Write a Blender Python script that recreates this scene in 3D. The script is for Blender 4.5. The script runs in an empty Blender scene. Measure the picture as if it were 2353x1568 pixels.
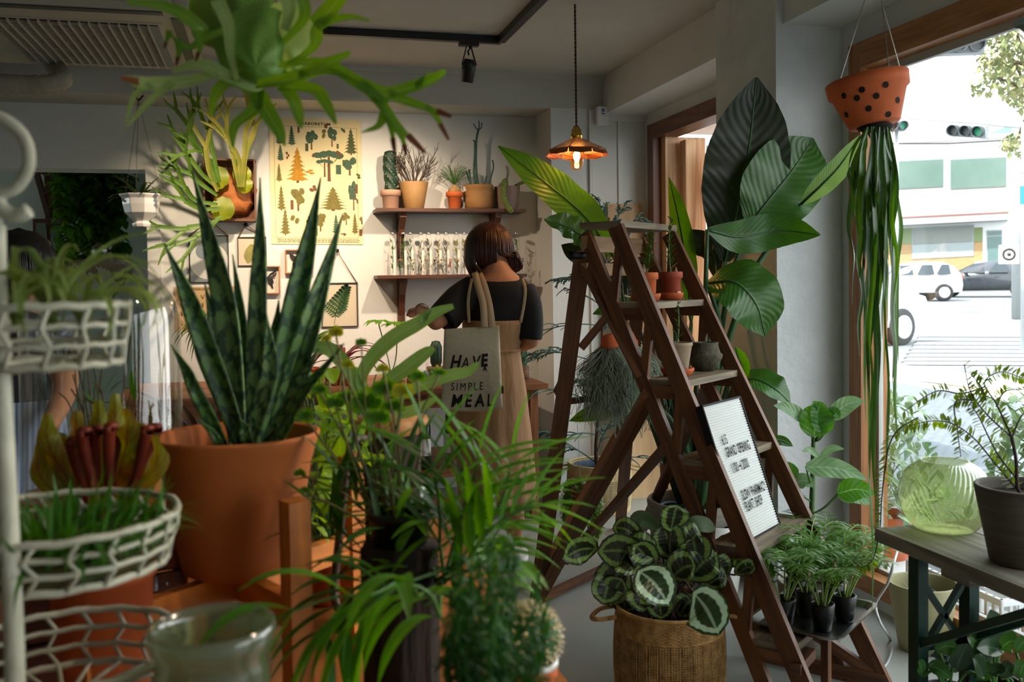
import bpy, bmesh, math, random
from mathutils import Vector as V, Matrix, noise
random.seed(7)
PI=math.pi; SC=bpy.context.scene; COL=SC.collection
# ---------------------------------------------------------------- camera
F=2200.0; PSI=math.atan(562/2200); PIT=.033; RHO=.014; EYE=1.30; CX,CY=1176.5,720.0
fw0=V((math.sin(PSI),math.cos(PSI),0)); r0=V((math.cos(PSI),-math.sin(PSI),0)); zz=V((0,0,1))
FWD=fw0*math.cos(PIT)-zz*math.sin(PIT); _u=fw0*math.sin(PIT)+zz*math.cos(PIT)
RGT=r0*math.cos(RHO)-_u*math.sin(RHO); UPV=r0*math.sin(RHO)+_u*math.cos(RHO)
cam=bpy.data.cameras.new('camera'); camo=bpy.data.objects.new('camera',cam); COL.objects.link(camo)
camo.matrix_world=Matrix(((RGT.x,UPV.x,-FWD.x,0),(RGT.y,UPV.y,-FWD.y,0),(RGT.z,UPV.z,-FWD.z,EYE),(0,0,0,1)))
cam.sensor_width=36; cam.lens=F/2353*36; cam.shift_y=-(784-CY)/2353; cam.clip_start=.05; cam.clip_end=200
cam.dof.use_dof=True; cam.dof.focus_distance=4.3; cam.dof.aperture_fstop=4.8; cam.dof.aperture_blades=7
SC.camera=camo
def at(x,y,d=None,X=None,Y=None,Z=None):
    D=FWD+RGT*((x-CX)/F)-UPV*((y-CY)/F)
    t=d if d is not None else X/D.x if X is not None else Y/D.y if Y is not None else (Z-EYE)/D.z
    return V((0,0,EYE))+D*t
# ---------------------------------------------------------------- world, sun, exposure
W=bpy.data.worlds.new('sky'); SC.world=W; W.use_nodes=True
wn=W.node_tree.nodes; wl=W.node_tree.links; bg=wn['Background']
tc=wn.new('ShaderNodeTexCoord'); sx=wn.new('ShaderNodeSeparateXYZ'); rp=wn.new('ShaderNodeValToRGB')
wl.new(tc.outputs['Generated'],sx.inputs[0]); wl.new(sx.outputs['Z'],rp.inputs[0]); wl.new(rp.outputs[0],bg.inputs[0])
rp.color_ramp.elements[0].position=.0; rp.color_ramp.elements[0].color=(.97,.985,.96,1)
rp.color_ramp.elements[1].position=.9; rp.color_ramp.elements[1].color=(.80,.92,1,1)
bg.inputs[1].default_value=3.4
def light(name,kind,loc,energy,color=(1,1,1),target=None,**k):
    l=bpy.data.lights.new(name,kind); l.energy=energy; l.color=color
    for a,b in k.items(): setattr(l,a,b)
    o=bpy.data.objects.new(name,l); COL.objects.link(o); o.location=loc
    if target is not None: o.rotation_euler=(V(target)-V(loc)).to_track_quat('-Z','Y').to_euler()
    return o
light('sun','SUN',(-5,0,12),6.5,(1,.96,.9),target=(4,4,0),angle=.02)
SC.view_settings.view_transform='Standard'; SC.view_settings.look='None'; SC.view_settings.gamma=1
SC.view_settings.use_curve_mapping=False; SC.view_settings.exposure=0.62
SC.cycles.use_denoising=True; SC.cycles.max_bounces=8; SC.cycles.diffuse_bounces=5; SC.cycles.glossy_bounces=3
SC.cycles.transmission_bounces=8; SC.cycles.transparent_max_bounces=16; SC.cycles.sample_clamp_indirect=6
SC.cycles.caustics_reflective=False; SC.cycles.caustics_refractive=False; SC.cycles.use_adaptive_sampling=True
SC.render.film_transparent=False
# ---------------------------------------------------------------- materials
def _n(nt,t,**k):
    n=nt.nodes.new(t)
    for a,b in k.items(): setattr(n,a,b)
    return n
def hexc(h):
    h=h.lstrip('#'); c=[int(h[i:i+2],16)/255 for i in (0,2,4)]
    return tuple((x/12.92 if x<=.04045 else ((x+.055)/1.055)**2.4) for x in c)
def col(c): return hexc(c) if isinstance(c,str) else c
def newmat(name):
    m=bpy.data.materials.new(name); m.use_nodes=True
    return m,m.node_tree,m.node_tree.nodes['Principled BSDF']
def mat(name,c,rough=.6,metal=0,c2=None,ns=8,nd=4,stretch=(1,1,1),bump=0,bs=None,trans=0,ior=1.45,em=None,es=0,coat=0,spec=.5,coords='Object',lo=.35,hi=.65,alpha=1,sub=0):
    m,nt,b=newmat(name); c=col(c)
    b.inputs['Base Color'].default_value=(*c,1); b.inputs['Roughness'].default_value=rough; b.inputs['Metallic'].default_value=metal
    b.inputs['Transmission Weight'].default_value=trans; b.inputs['IOR'].default_value=ior; b.inputs['Coat Weight'].default_value=coat
    b.inputs['Specular IOR Level'].default_value=spec; b.inputs['Alpha'].default_value=alpha
    if sub: b.inputs['Subsurface Weight'].default_value=sub; b.inputs['Subsurface Radius'].default_value=(.05,.02,.01)
    if em: b.inputs['Emission Color'].default_value=(*col(em),1); b.inputs['Emission Strength'].default_value=es
    if c2 or bump:
        t=_n(nt,'ShaderNodeTexCoord'); mp=_n(nt,'ShaderNodeMapping'); nt.links.new(t.outputs[coords],mp.inputs[0]); mp.inputs['Scale'].default_value=stretch
        no=_n(nt,'ShaderNodeTexNoise'); no.inputs['Scale'].default_value=ns; no.inputs['Detail'].default_value=nd; nt.links.new(mp.outputs[0],no.inputs[0])
        if c2:
            r=_n(nt,'ShaderNodeValToRGB'); r.color_ramp.elements[0].position=lo; r.color_ramp.elements[1].position=hi
            r.color_ramp.elements[0].color=(*c,1); r.color_ramp.elements[1].color=(*col(c2),1)
            nt.links.new(no.outputs[0],r.inputs[0]); nt.links.new(r.outputs[0],b.inputs['Base Color'])
        if bump:
            n2=no
            if bs: n2=_n(nt,'ShaderNodeTexNoise'); n2.inputs['Scale'].default_value=bs; n2.inputs['Detail'].default_value=5; nt.links.new(mp.outputs[0],n2.inputs[0])
            bp=_n(nt,'ShaderNodeBump'); bp.inputs['Strength'].default_value=bump; bp.inputs['Distance'].default_value=.01
            nt.links.new(n2.outputs[0],bp.inputs['Height']); nt.links.new(bp.outputs[0],b.inputs['Normal'])
    return m
def wood(name,c1,c2,rough=.55,sc=(3,45,1),dist=1.5,bump=.15,coords='UV',ns=1.0):
    m,nt,b=newmat(name); b.inputs['Roughness'].default_value=rough
    t=_n(nt,'ShaderNodeTexCoord'); mp=_n(nt,'ShaderNodeMapping'); nt.links.new(t.outputs[coords],mp.inputs[0]); mp.inputs['Scale'].default_value=sc
    no=_n(nt,'ShaderNodeTexNoise'); no.inputs['Scale'].default_value=ns; no.inputs['Detail'].default_value=6; no.inputs['Distortion'].default_value=dist
    nt.links.new(mp.outputs[0],no.inputs[0])
    r=_n(nt,'ShaderNodeValToRGB'); r.color_ramp.elements[0].position=.32; r.color_ramp.elements[1].position=.68
    r.color_ramp.elements[0].color=(*col(c1),1); r.color_ramp.elements[1].color=(*col(c2),1)
    nt.links.new(no.outputs[0],r.inputs[0]); nt.links.new(r.outputs[0],b.inputs['Base Color'])
    bp=_n(nt,'ShaderNodeBump'); bp.inputs['Strength'].default_value=bump; bp.inputs['Distance'].default_value=.004
    nt.links.new(no.outputs[0],bp.inputs['Height']); nt.links.new(bp.outputs[0],b.inputs['Normal'])
    return m
def leafm(name,c,c2=None,mid=None,edge=None,back=None,veins=0,vs=30,vk=6,rough=.42,tr=.35,tc=None,kind=None,k=None,spots=0):
    """leaf: UV.x 0..1 along, UV.y -1..1 across.  c base, c2 mottling, mid midrib colour, edge rim colour, veins = bump+tint of side veins"""
    m,nt,b=newmat(name); L=nt.links.new; wm=lambda q: (q[0]*1.12+.004,q[1]*1.0,q[2]*.62) if q[1]>q[0] else q; c=wm(col(c)); c2=wm(col(c2)) if c2 else None
    b.inputs['Roughness'].default_value=rough
    def M(op,a,bb=None,cl=False):
        n=_n(nt,'ShaderNodeMath',operation=op,use_clamp=cl)
        for i,q in enumerate((a,bb)):
            if q is None: continue
            if isinstance(q,(int,float)): n.inputs[i].default_value=q
            else: L(q,n.inputs[i])
        return n.outputs[0]
    def mix(f,a,bb):
        n=_n(nt,'ShaderNodeMix',data_type='RGBA')
        if isinstance(f,(int,float)): n.inputs[0].default_value=f
        else: L(f,n.inputs[0])
        for i,q in ((6,a),(7,bb)):
            if isinstance(q,tuple): n.inputs[i].default_value=(*q,1)
            else: L(q,n.inputs[i])
        return n.outputs[2]
    def ss(x,a,bb):
        n=_n(nt,'ShaderNodeMapRange',interpolation_type='SMOOTHSTEP'); L(x,n.inputs[0]); n.inputs[1].default_value=a; n.inputs[2].default_value=bb
        return n.outputs[0]
    uv=_n(nt,'ShaderNodeUVMap'); s=_n(nt,'ShaderNodeSeparateXYZ'); L(uv.outputs[0],s.inputs[0]); u,v=s.outputs[0],s.outputs[1]; av=M('ABSOLUTE',v)
    t=_n(nt,'ShaderNodeTexCoord'); no=_n(nt,'ShaderNodeTexNoise'); no.inputs['Scale'].default_value=14; no.inputs['Detail'].default_value=3; L(t.outputs['Object'],no.inputs[0])
    out=mix(ss(no.outputs[0],.3,.7),c,col(c2) if c2 else tuple(q*.7 for q in c))
    h=None
    if veins or kind in('band','calathea'):
        # side veins sweep forward from the midrib
        ph=M('ADD',M('MULTIPLY',u,vs),M('MULTIPLY',av,-vk)); wv=M('SINE',M('MULTIPLY',ph,6.2832)); h=wv
        if veins: out=mix(M('MULTIPLY',ss(wv,.6,1),veins),out,col(mid) if mid else tuple(min(1,q*1.8) for q in c))
    if kind=='band':     # cross bands
        n2=_n(nt,'ShaderNodeTexNoise'); n2.inputs['Scale'].default_value=1; n2.inputs['Detail'].default_value=4
        cb=_n(nt,'ShaderNodeCombineXYZ'); L(M('MULTIPLY',u,k or 26),cb.inputs[0]); L(M('MULTIPLY',v,1.3),cb.inputs[1]); L(cb.outputs[0],n2.inputs[0])
        oi=_n(nt,'ShaderNodeObjectInfo')
        out=mix(ss(n2.outputs[0],.46,.56),out,col(edge)); 
    if kind=='calathea':
        e=M('SQRT',M('ADD',M('MULTIPLY',av,av),M('POWER',M('ABSOLUTE',M('SUBTRACT',M('MULTIPLY',u,2),1)),4)))
        e2=M('ADD',e,M('MULTIPLY',M('SUBTRACT',no.outputs[0],.5),.35)); e2=M('ADD',e2,M('MULTIPLY',h,.022))
        out=mix(ss(e2,.50,.60),out,col(k)); out=mix(ss(e2,.83,.92),out,c)
        out=mix(M('MULTIPLY',ss(M('MULTIPLY',av,-1),-.12,-.03),.6),out,col(k))
    if edge and kind is None: out=mix(ss(M('ADD',av,M('MULTIPLY',M('SUBTRACT',no.outputs[0],.5),.5)),.55 if spots else .86,.75 if spots else .97),out,col(edge))
    if mid: out=mix(M('MULTIPLY',ss(M('MULTIPLY',av,-1),-.07,-.03),.8),out,col(mid))
    if back is not None:
        g=_n(nt,'ShaderNodeNewGeometry'); out=mix(g.outputs['Backfacing'],out,col(back))
    L(out,b.inputs['Base Color'])
    if h is not None:
        bp=_n(nt,'ShaderNodeBump'); bp.inputs['Strength'].default_value=.14; bp.inputs['Distance'].default_value=.004; L(h,bp.inputs['Height']); L(bp.outputs[0],b.inputs['Normal'])
    if tr:
        tl=_n(nt,'ShaderNodeBsdfTranslucent'); ms=_n(nt,'ShaderNodeMixShader'); ms.inputs[0].default_value=tr
        hs=_n(nt,'ShaderNodeHueSaturation'); hs.inputs['Hue'].default_value=.475; hs.inputs['Saturation'].default_value=1.15; hs.inputs['Value'].default_value=1.9
        L(out,hs.inputs['Color']); L(hs.outputs[0],tl.inputs[0])
        o=nt.nodes['Material Output']; L(b.outputs[0],ms.inputs[1]); L(tl.outputs[0],ms.inputs[2]); L(ms.outputs[0],o.inputs[0])
    return m
def glassm(name,c=(1,1,1),rough=.0,tint=.12,milk=0):
    """thin clear glass: mostly see-through with glossy reflections by angle"""
    m,nt,b=newmat(name); L=nt.links.new
    tr=_n(nt,'ShaderNodeBsdfTransparent'); tr.inputs[0].default_value=(*col(c),1)
    gl=_n(nt,'ShaderNodeBsdfGlossy'); gl.inputs['Roughness'].default_value=rough+.02
    lw=_n(nt,'ShaderNodeLayerWeight'); lw.inputs[0].default_value=tint; ms=_n(nt,'ShaderNodeMixShader')
    mr=_n(nt,'ShaderNodeMapRange'); mr.inputs[3].default_value=.03; mr.inputs[4].default_value=.75; L(lw.outputs['Facing'],mr.inputs[0])
    base=tr.outputs[0]
    if milk:
        df=_n(nt,'ShaderNodeBsdfTranslucent'); d2=_n(nt,'ShaderNodeBsdfDiffuse'); m0=_n(nt,'ShaderNodeMixShader'); m1=_n(nt,'ShaderNodeMixShader'); df.inputs[0].default_value=(*col(c),1); d2.inputs[0].default_value=(*col(c),1)
        m0.inputs[0].default_value=.5; L(df.outputs[0],m0.inputs[1]); L(d2.outputs[0],m0.inputs[2]); m1.inputs[0].default_value=milk; L(tr.outputs[0],m1.inputs[1]); L(m0.outputs[0],m1.inputs[2]); base=m1.outputs[0]
    L(mr.outputs[0],ms.inputs[0]); L(base,ms.inputs[1]); L(gl.outputs[0],ms.inputs[2]); L(ms.outputs[0],nt.nodes['Material Output'].inputs[0])
    return m
# ---------------------------------------------------------------- mesh builder
ORG={}
class MB:
    def __init__(s): s.v=[]; s.f=[]; s.u=[]; s.m=[]; s.sm=[]
    def add(s,vs,fs,uvs=None,mi=0,smooth=True):
        o=len(s.v); s.v+= [V(p) for p in vs]
        for f in fs:
            s.f.append([o+i for i in f]); s.u.append([uvs[i] if uvs else (0,0) for i in f]); s.m.append(mi); s.sm.append(smooth)
    def build(s,name,mats,parent=None,org=None,bevel=0,sub=0,solid=0,remesh=0):
        me=bpy.data.meshes.new(name)
        if parent is not None: org=ORG[parent.name]
        if org is None:
            if s.v: org=V((sum(p.x for p in s.v)/len(s.v),sum(p.y for p in s.v)/len(s.v),min(p.z for p in s.v)))
            else: org=V()
        org=V(org); me.from_pydata([tuple(p-org) for p in s.v],[],s.f)
        if not isinstance(mats,(list,tuple)): mats=[mats]
        for q in mats: me.materials.append(q)
        me.polygons.foreach_set('material_index',s.m); me.polygons.foreach_set('use_smooth',s.sm)
        ul=me.uv_layers.new(name='UVMap'); flat=[c for f in s.u for q in f for c in q]; ul.data.foreach_set('uv',flat)
        me.update(); o=bpy.data.objects.new(name,me); COL.objects.link(o)
        if parent is not None: o.parent=parent
        else: o.location=org
        ORG[o.name]=org
        if bevel: md=o.modifiers.new('b','BEVEL'); md.width=bevel; md.segments=2; md.limit_method='ANGLE'
        if solid: md=o.modifiers.new('t','SOLIDIFY'); md.thickness=solid; md.offset=0
        if remesh:
            md=o.modifiers.new('r','REMESH'); md.mode='VOXEL'; md.voxel_size=remesh; md.use_smooth_shade=True
            md=o.modifiers.new('s','SMOOTH'); md.factor=.6; md.iterations=4
        if sub: md=o.modifiers.new('s','SUBSURF'); md.levels=sub; md.render_levels=sub
        return o
def thing(name,label,cat,loc,group=None):
    o=bpy.data.objects.new(name,None); COL.objects.link(o); o.location=loc; o.empty_display_size=.05
    ORG[o.name]=V(loc); tag(o,label,cat,group); return o
def tag(o,label=None,cat=None,group=None,kind=None):
    if label: o['label']=label
    if cat: o['category']=cat
    if group: o['group']=group
    if kind: o['kind']=kind
    return o
def struct(name,m,mats,**k): return tag(m.build(name,mats,**k),kind='structure')
def copytree(root,loc,label=None,rz=0,sc=1,group=None):
    r=root.copy(); COL.objects.link(r); r.location=loc; r.rotation_euler=(0,0,rz); r.scale=(sc,sc,sc); ORG[r.name]=V(loc)
    if label: r['label']=label
    if group: r['group']=group
    for ch in list(root.children):
        c=ch.copy(); COL.objects.link(c); c.parent=r
        for g in list(ch.children):
            d=g.copy(); COL.objects.link(d); d.parent=c
    return r
def frame(d,up=zz):
    d=V(d).normalized(); s=d.cross(up)
    if s.length<1e-4: s=d.cross(V((1,0,0)))
    s.normalize(); return d,s,s.cross(d).normalized()
BF=[(0,1,3,2),(4,6,7,5),(0,4,5,1),(2,3,7,6),(0,2,6,4),(1,5,7,3)]
def obox(m,c,ax,ay,az,mi=0):
    """box from centre and three half vectors; uv in metres, u along the longest"""
    c=V(c); A=[V(ax),V(ay),V(az)]; vs=[c+A[0]*i+A[1]*j+A[2]*k for i in(-1,1) for j in(-1,1) for k in(-1,1)]
    L=sorted(range(3),key=lambda i:-A[i].length); off=(c.x*3.1+c.y*1.7,c.z*2.3+c.x)
    for f in BF:
        P=[vs[i] for i in f]; n=(P[1]-P[0]).cross(P[2]-P[1]).normalized()
        ln=[A[i].normalized() for i in L]; ax_=[a for a in ln if abs(a.dot(n))<.7][:2]
        m.add(P,[(0,1,2,3)],[((p-c).dot(ax_[0])+off[0],(p-c).dot(ax_[-1])+off[1]) for p in P],mi,False)
def box(m,c,sx,sy,sz,rz=0,mi=0):
    a=V((math.cos(rz),math.sin(rz),0)); b=V((-a.y,a.x,0)); obox(m,c,a*sx/2,b*sy/2,zz*sz/2,mi)
def box2(m,a,b,mi=0): a=V(a); b=V(b); c=(a+b)/2; s=b-a; obox(m,c,V((s.x/2,0,0)),V((0,s.y/2,0)),V((0,0,s.z/2)),mi)
def bar(m,p0,p1,w,t,up=zz,mi=0,side=None):
    p0=V(p0); p1=V(p1); d,s,u=frame(p1-p0,up)
    if side is not None: s=V(side)-d*V(side).dot(d); s.normalize(); u=s.cross(d)
    obox(m,(p0+p1)/2,(p1-p0)/2,s*w/2,u*t/2,mi)
def tube(m,pts,r,n=8,mi=0,closed=False,caps=True,flat=1):
    P=[V(p) for p in pts]; N=len(P); R=r if isinstance(r,(list,tuple)) else [r]*N
    vs=[];uv=[]; prev=None
    for i,p in enumerate(P):
        if closed: d=P[(i+1)%N]-P[i-1]
        else: d=P[min(i+1,N-1)]-P[max(i-1,0)]
        if d.length<1e-9: d=zz.copy()
        d.normalize()
        if prev is None: _,s,u=frame(d)
        else:
            s=prev-d*prev.dot(d)
            if s.length<1e-5: _,s,u=frame(d)
            s.normalize(); u=s.cross(d)
        prev=s
        for k in range(n):
            a=2*PI*k/n; vs.append(p+(s*math.cos(a)+u*math.sin(a)*flat)*R[i]); uv.append((i/max(1,N-1),abs(2*k/n-1)*2-1))
    fs=[]
    for i in range(N if closed else N-1):
        j=(i+1)%N
        for k in range(n): fs.append((i*n+k,i*n+(k+1)%n,j*n+(k+1)%n,j*n+k))
    if caps and not closed: fs+= [tuple(range(n))[::-1],tuple((N-1)*n+k for k in range(n))]
    m.add(vs,fs,uv,mi)
def lathe(m,c,prof,n=32,mi=0,ax=None,a0=0,a1=2*PI,wob=None,lobes=None):
    c=V(c); 
    if ax is None: X,Yv,Z=V((1,0,0)),V((0,1,0)),zz
    else: Z,X,Yv=frame(ax)
    full=abs(a1-a0-2*PI)<1e-6; k_=n if full else n+1; vs=[];uv=[]
    for i,(r,z) in enumerate(prof):
        for k in range(k_):
            a=a0+(a1-a0)*k/n; rr=r*(wob(a,i) if wob else 1)
            vs.append(c+X*rr*math.cos(a)+Yv*rr*math.sin(a)+Z*z); uv.append((k/n*3,z*3))
    fs=[]
    for i in range(len(prof)-1):
        for k in range(n):
            b=(k+1)%k_ if full else k+1
            fs.append((i*k_+k,i*k_+b,(i+1)*k_+b,(i+1)*k_+k))
    m.add(vs,fs,uv,mi)
def ball(m,c,r,n=12,mi=0,ax=None):
    rx,ry,rz=(r,r,r) if not isinstance(r,(tuple,list)) else r; c=V(c); vs=[];k=n//2+1
    for i in range(k):
        a=PI*i/(k-1)
        for j in range(n):
            b=2*PI*j/n; vs.append(c+V((rx*math.sin(a)*math.cos(b),ry*math.sin(a)*math.sin(b),rz*math.cos(a))))
    m.add(vs,[(i*n+j,(i+1)*n+j,(i+1)*n+(j+1)%n,i*n+(j+1)%n) for i in range(k-1) for j in range(n)],None,mi)
def potprof(r1,r0,h,rim=.0,rh=.0,t=.008,soil=None):
    """outside bottom -> top -> inside down to the soil"""
    s=soil if soil is not None else h*.85; p=[(0.001,0),(r0*.96,0),(r0,h*.02)]
    if rh: 
        rr=r0+(r1-r0)*(h-rh)/h; p+=[(rr-rim,h-rh),(r1,h-rh+.002)]
    p+=[(r1,h-.003),(r1-.002,h),(r1-t+.001,h),(r1-t,h-.004),(r0+(r1-r0)*s/h-t,s)]
    return p
def disc(m,c,r,mi=0,n=24,ax=None,z=0): lathe(m,c,[(r,z),(.0005,z)],n,mi,ax)
def cr(pts,n=6):
    P=[V(p) for p in pts]; P=[P[0]*2-P[1]]+P+[P[-1]*2-P[-2]]; out=[]
    for i in range(1,len(P)-2):
        for k in range(n):
            t=k/n; a,b,c,d=P[i-1:i+3]
            out.append(.5*((2*b)+(c-a)*t+(2*a-5*b+4*c-d)*t*t+(3*b-a-3*c+d)*t**3))
    return out+[P[-2].copy()]
def lin(a,n):
    """resample list of scalars to n"""
    o=[]
    for i in range(n):
        t=i/(n-1)*(len(a)-1); j=min(int(t),len(a)-2); o.append(a[j]+(a[j+1]-a[j])*(t-j))
    return o
def strap(m,pts,ws,up=zz,fold=.0,mi=0,nv=2,sm=4,u0=0,u1=1,twist=0,ruf=0,side=None):
    """leaf blade: centre line pts, half-widths ws, V fold; uv u along v across"""
    P=cr(pts,sm) if sm>1 else [V(p) for p in pts]; N=len(P); Wd=lin(ws,N); vs=[];uv=[]
    sd=V(side) if side is not None else None; rnd=random.random()*9
    for i,p in enumerate(P):
        d=(P[min(i+1,N-1)]-P[max(i-1,0)]).normalized()
        s=d.cross(V(up)) if sd is None else sd-d*sd.dot(d)
        if s.length<1e-3: s=d.cross(V((.3,.5,.1)))
        s.normalize(); nrm=s.cross(d)
        if twist: s=Matrix.Rotation(twist*i/N,3,d)@s; nrm=s.cross(d)
        for k in range(-nv,nv+1):
            t=k/nv; q=p+s*Wd[i]*t*math.cos(fold*abs(t))+nrm*Wd[i]*abs(t)*math.sin(fold)
            if ruf and k: q+=nrm*ruf*Wd[i]*abs(t)*math.sin(i*1.1+rnd+(2 if k>0 else 0))
            vs.append(q); uv.append((u0+(u1-u0)*i/(N-1),t))
    w=2*nv+1; m.add(vs,[(i*w+k,i*w+k+1,(i+1)*w+k+1,(i+1)*w+k) for i in range(N-1) for k in range(2*nv)],uv,mi)
LANCE=[.15,.55,.85,1,.97,.85,.65,.38,.03]; OVAL=[.08,.6,.88,1,1,.92,.75,.48,.05]; STRAPW=[.7,.9,1,1,.95,.85,.6,.3,.02]; OBO=[.1,.3,.5,.7,.88,1,.95,.7,.1]
def leaf(m,base,d,L,w,droop=.3,shape=LANCE,up=zz,fold=.25,mi=0,nv=2,n=4,ruf=0,twist=0,sm=3):
    """leaf growing from base along d, bending down by droop"""
    d=V(d).normalized(); pts=[]; p=V(base); dd=d.copy()
    for i in range(n+1):
        pts.append(p.copy()); dd=(dd+V((0,0,-1))*droop/n*(1+i/n)).normalized(); p=p+dd*L/n
    strap(m,pts,[w*q for q in shape],up,fold,mi,nv,sm,ruf=ruf,twist=twist)
def textmesh(m,s,fn,size=1,sx=1,shear=0,mi=0,align='LEFT',space=1.0,bold=0,sub=0):
    """text outlines filled; fn(x,y)->world point"""
    cu=bpy.data.curves.new('t','FONT'); cu.body=s; cu.size=size; cu.align_x=align; cu.shear=shear; cu.space_character=space; cu.offset=bold; cu.resolution_u=3
    o=bpy.data.objects.new('t',cu); COL.objects.link(o); bpy.context.view_layer.update()
    me=bpy.data.meshes.new_from_object(o.evaluated_get(bpy.context.evaluated_depsgraph_get()))
    m.add([fn(v.co.x*sx,v.co.y) for v in me.vertices],[tuple(p.vertices) for p in me.polygons],None,mi,False)
    COL.objects.unlink(o); bpy.data.objects.remove(o); bpy.data.curves.remove(cu); bpy.data.meshes.remove(me)
R=random.uniform
def rv(a=1): return V((R(-a,a),R(-a,a),R(-a,a)))
# shared materials
G={}
G['terra']=mat('terracotta','#c8622f',.75,c2='#b35628',ns=9,bump=.1,bs=60)
G['soil']=mat('soil','#241b15',.95,c2='#3c2e24',ns=60,bump=.6)
G['glass']=glassm('clear_glass')
G['black']=mat('black_plastic','#151616',.35)
G['steel']=mat('steel','#9a9a98',.3,1)
G['iron']=mat('dark_iron','#20201f',.55,.6)
G['stem']=mat('green_stem','#4c7a34',.5,c2='#3c6428')
G['bark']=mat('bark','#5a4634',.85,c2='#3a2c20',ns=30,bump=.5)
# ================================================================ ROOM
XR=2.30; YB=5.95; YP=5.60; CEIL=2.55; ZB=2.34; XI=2.03
plaster=mat('white_plaster','#d2d4d0',.85,c2='#cfd1cd',ns=3,bump=.22,bs=22)
plaster_rough=mat('rough_white_plaster','#d4d8d8',.85,c2='#c6caca',ns=5,bump=.55,bs=26)
ceilm=mat('ceiling_paint','#bdbdb4',.9,c2='#b6b6ad',ns=2,bump=.1,bs=30)
grey=mat('grey_alcove_paint','#bccac2',.85,c2='#b4c2ba',ns=3)
conc=mat('concrete_floor','#a3a59d',.42,c2='#95978f',ns=1.6,nd=8,bump=.08,bs=14)
oak=wood('brown_door_wood','#7a4a2a','#4d2b17',.45,(2,30,1)); fir=wood('golden_fir','#b57a45','#8a5527',.45,(2,26,1)); paleply=wood('pale_pink_plywood','#e8c0a4','#d9aa88',.5,(1.5,18,1))
m=MB(); box2(m,(-6.2,-1.6,-.12),(XR+.16,9.0,0)); struct('floor',m,conc)
# floor crack
m=MB(); box2(m,(-6.2,-1.6,CEIL),(XR+.16,9.0,CEIL+.3)); struct('ceiling',m,ceilm)
# back wall with the opening on its left, recessed behind the pier
m=MB(); box2(m,(-.66,YB,0),(1.69,YB+.12,CEIL)); box2(m,(-6.2,YB,2.10),(-.66,YB+.12,CEIL)); box2(m,(-6.2,YB,0),(-3.2,YB+.12,2.1)); struct('wall_back',m,plaster)
m=MB(); box2(m,(-3.2,YB-.012,1.98),(-.66,YB+.20,2.10)); box2(m,(-.67,YB-.012,0),(-.595,YB+.0,2.10)); struct('trim_1',m,plaster)
m=MB(); box2(m,(-6.2,7.55,0),(-.2,7.65,CEIL)); box2(m,(-.2,YB+.12,0),(-.1,7.65,CEIL)); struct('wall_alcove',m,grey)
m=MB(); box2(m,(-6.3,-1.6,0),(-6.2,6.0,CEIL)); box2(m,(-6.3,6.0,0),(-6.2,7.65,.4)); struct('wall_left',m,plaster)
m=MB(); box2(m,(-6.2,-1.7,0),(XR,-1.6,CEIL)); struct('wall_front',m,plaster)
# pier at the right of the back wall, with battens
m=MB(); box2(m,(1.69,YP,0),(XR,YB+.12,CEIL)); struct('pier',m,plaster).name='wall_pier'
m=MB()
for x in (1.96,2.13): box2(m,(x-.012,YP-.014,0),(x+.012,YP,ZB))
box2(m,(1.93,YP-.02,0),(1.945,YP,ZB)); box2(m,(2.04,YP-.03,2.28),(XR,YP,ZB)); struct('trim_2',m,plaster)
# beams
m=MB(); box2(m,(-6.2,YP,ZB+.01),(XI,YB,CEIL)); box2(m,(-6.2,YP-.03,CEIL-.03),(XI,YP,CEIL)); struct('trim_3',m,ceilm)
m=MB(); box2(m,(XI,-1.6,ZB-.02),(XR,YP,CEIL)); struct('trim_4',m,plaster)
# right wall: door part, pillar, window part
m=MB()
box2(m,(XR,5.49,0),(XR+.14,YB+.12,CEIL)); box2(m,(XR,4.02,2.24),(XR+.14,5.49,CEIL)); struct('wall_right',m,plaster)
m=MB(); box2(m,(2.0,3.49,0),(XR+.14,4.02,CEIL)); struct('wall_pillar',m,plaster_rough,bevel=.012)
m=MB(); box2(m,(XR,-1.6,2.22),(XR+.14,3.495,CEIL)); box2(m,(XR,3.40,.05),(XR+.14,3.489,2.22)); box2(m,(XR,-1.6,0),(XR+.14,3.42,.05)); box2(m,(XR-.015,-1.6,0),(XR,3.488,.045)); struct('wall_window',m,plaster)
# the door opening: jambs, header, threshold (door_1) and the open leaf
m=MB(); box2(m,(XR-.03,5.40,0),(XR+.10,5.49,2.24)); box2(m,(XR-.03,4.03,2.15),(XR+.1,5.40,2.24)); box2(m,(XR-.03,4.02,0),(XR+.1,4.07,2.24))
o=struct('door_1',m,oak,bevel=.004)
m=MB(); box2(m,(XR+.02,5.33,0),(XR+.28,5.40,2.15)); box2(m,(XR+.1,5.22,0),(XR+.2,5.30,2.12)); o=struct('trim_5',m,[wood('striped_fir','#dcb88c','#a87448',.5,(1.2,22,1))],bevel=.003)
m=MB()
h0=V((XR+.15,5.05,0)); dd=V((.62,-.26,0)).normalized(); W_=.80
lf=lambda a,z: h0+dd*a+zz*z
for a0,a1,z0,z1 in ((0,.17,.02,2.06),(W_-.12,W_,.02,2.06),(.17,W_-.12,1.78,2.06),(.17,W_-.12,.02,.9)):
    obox(m,(lf((a0+a1)/2,(z0+z1)/2)),dd*(a1-a0)/2,V((-dd.y,dd.x,0))*.02,zz*(z1-z0)/2)
o=struct('door_2',m,paleply,bevel=.003)
m=MB(); obox(m,lf(.43,1.34),dd*.26,V((-dd.y,dd.x,0))*.003,zz*.44); tag(m.build('door_pane',G['glass'],o),kind='structure')
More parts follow.
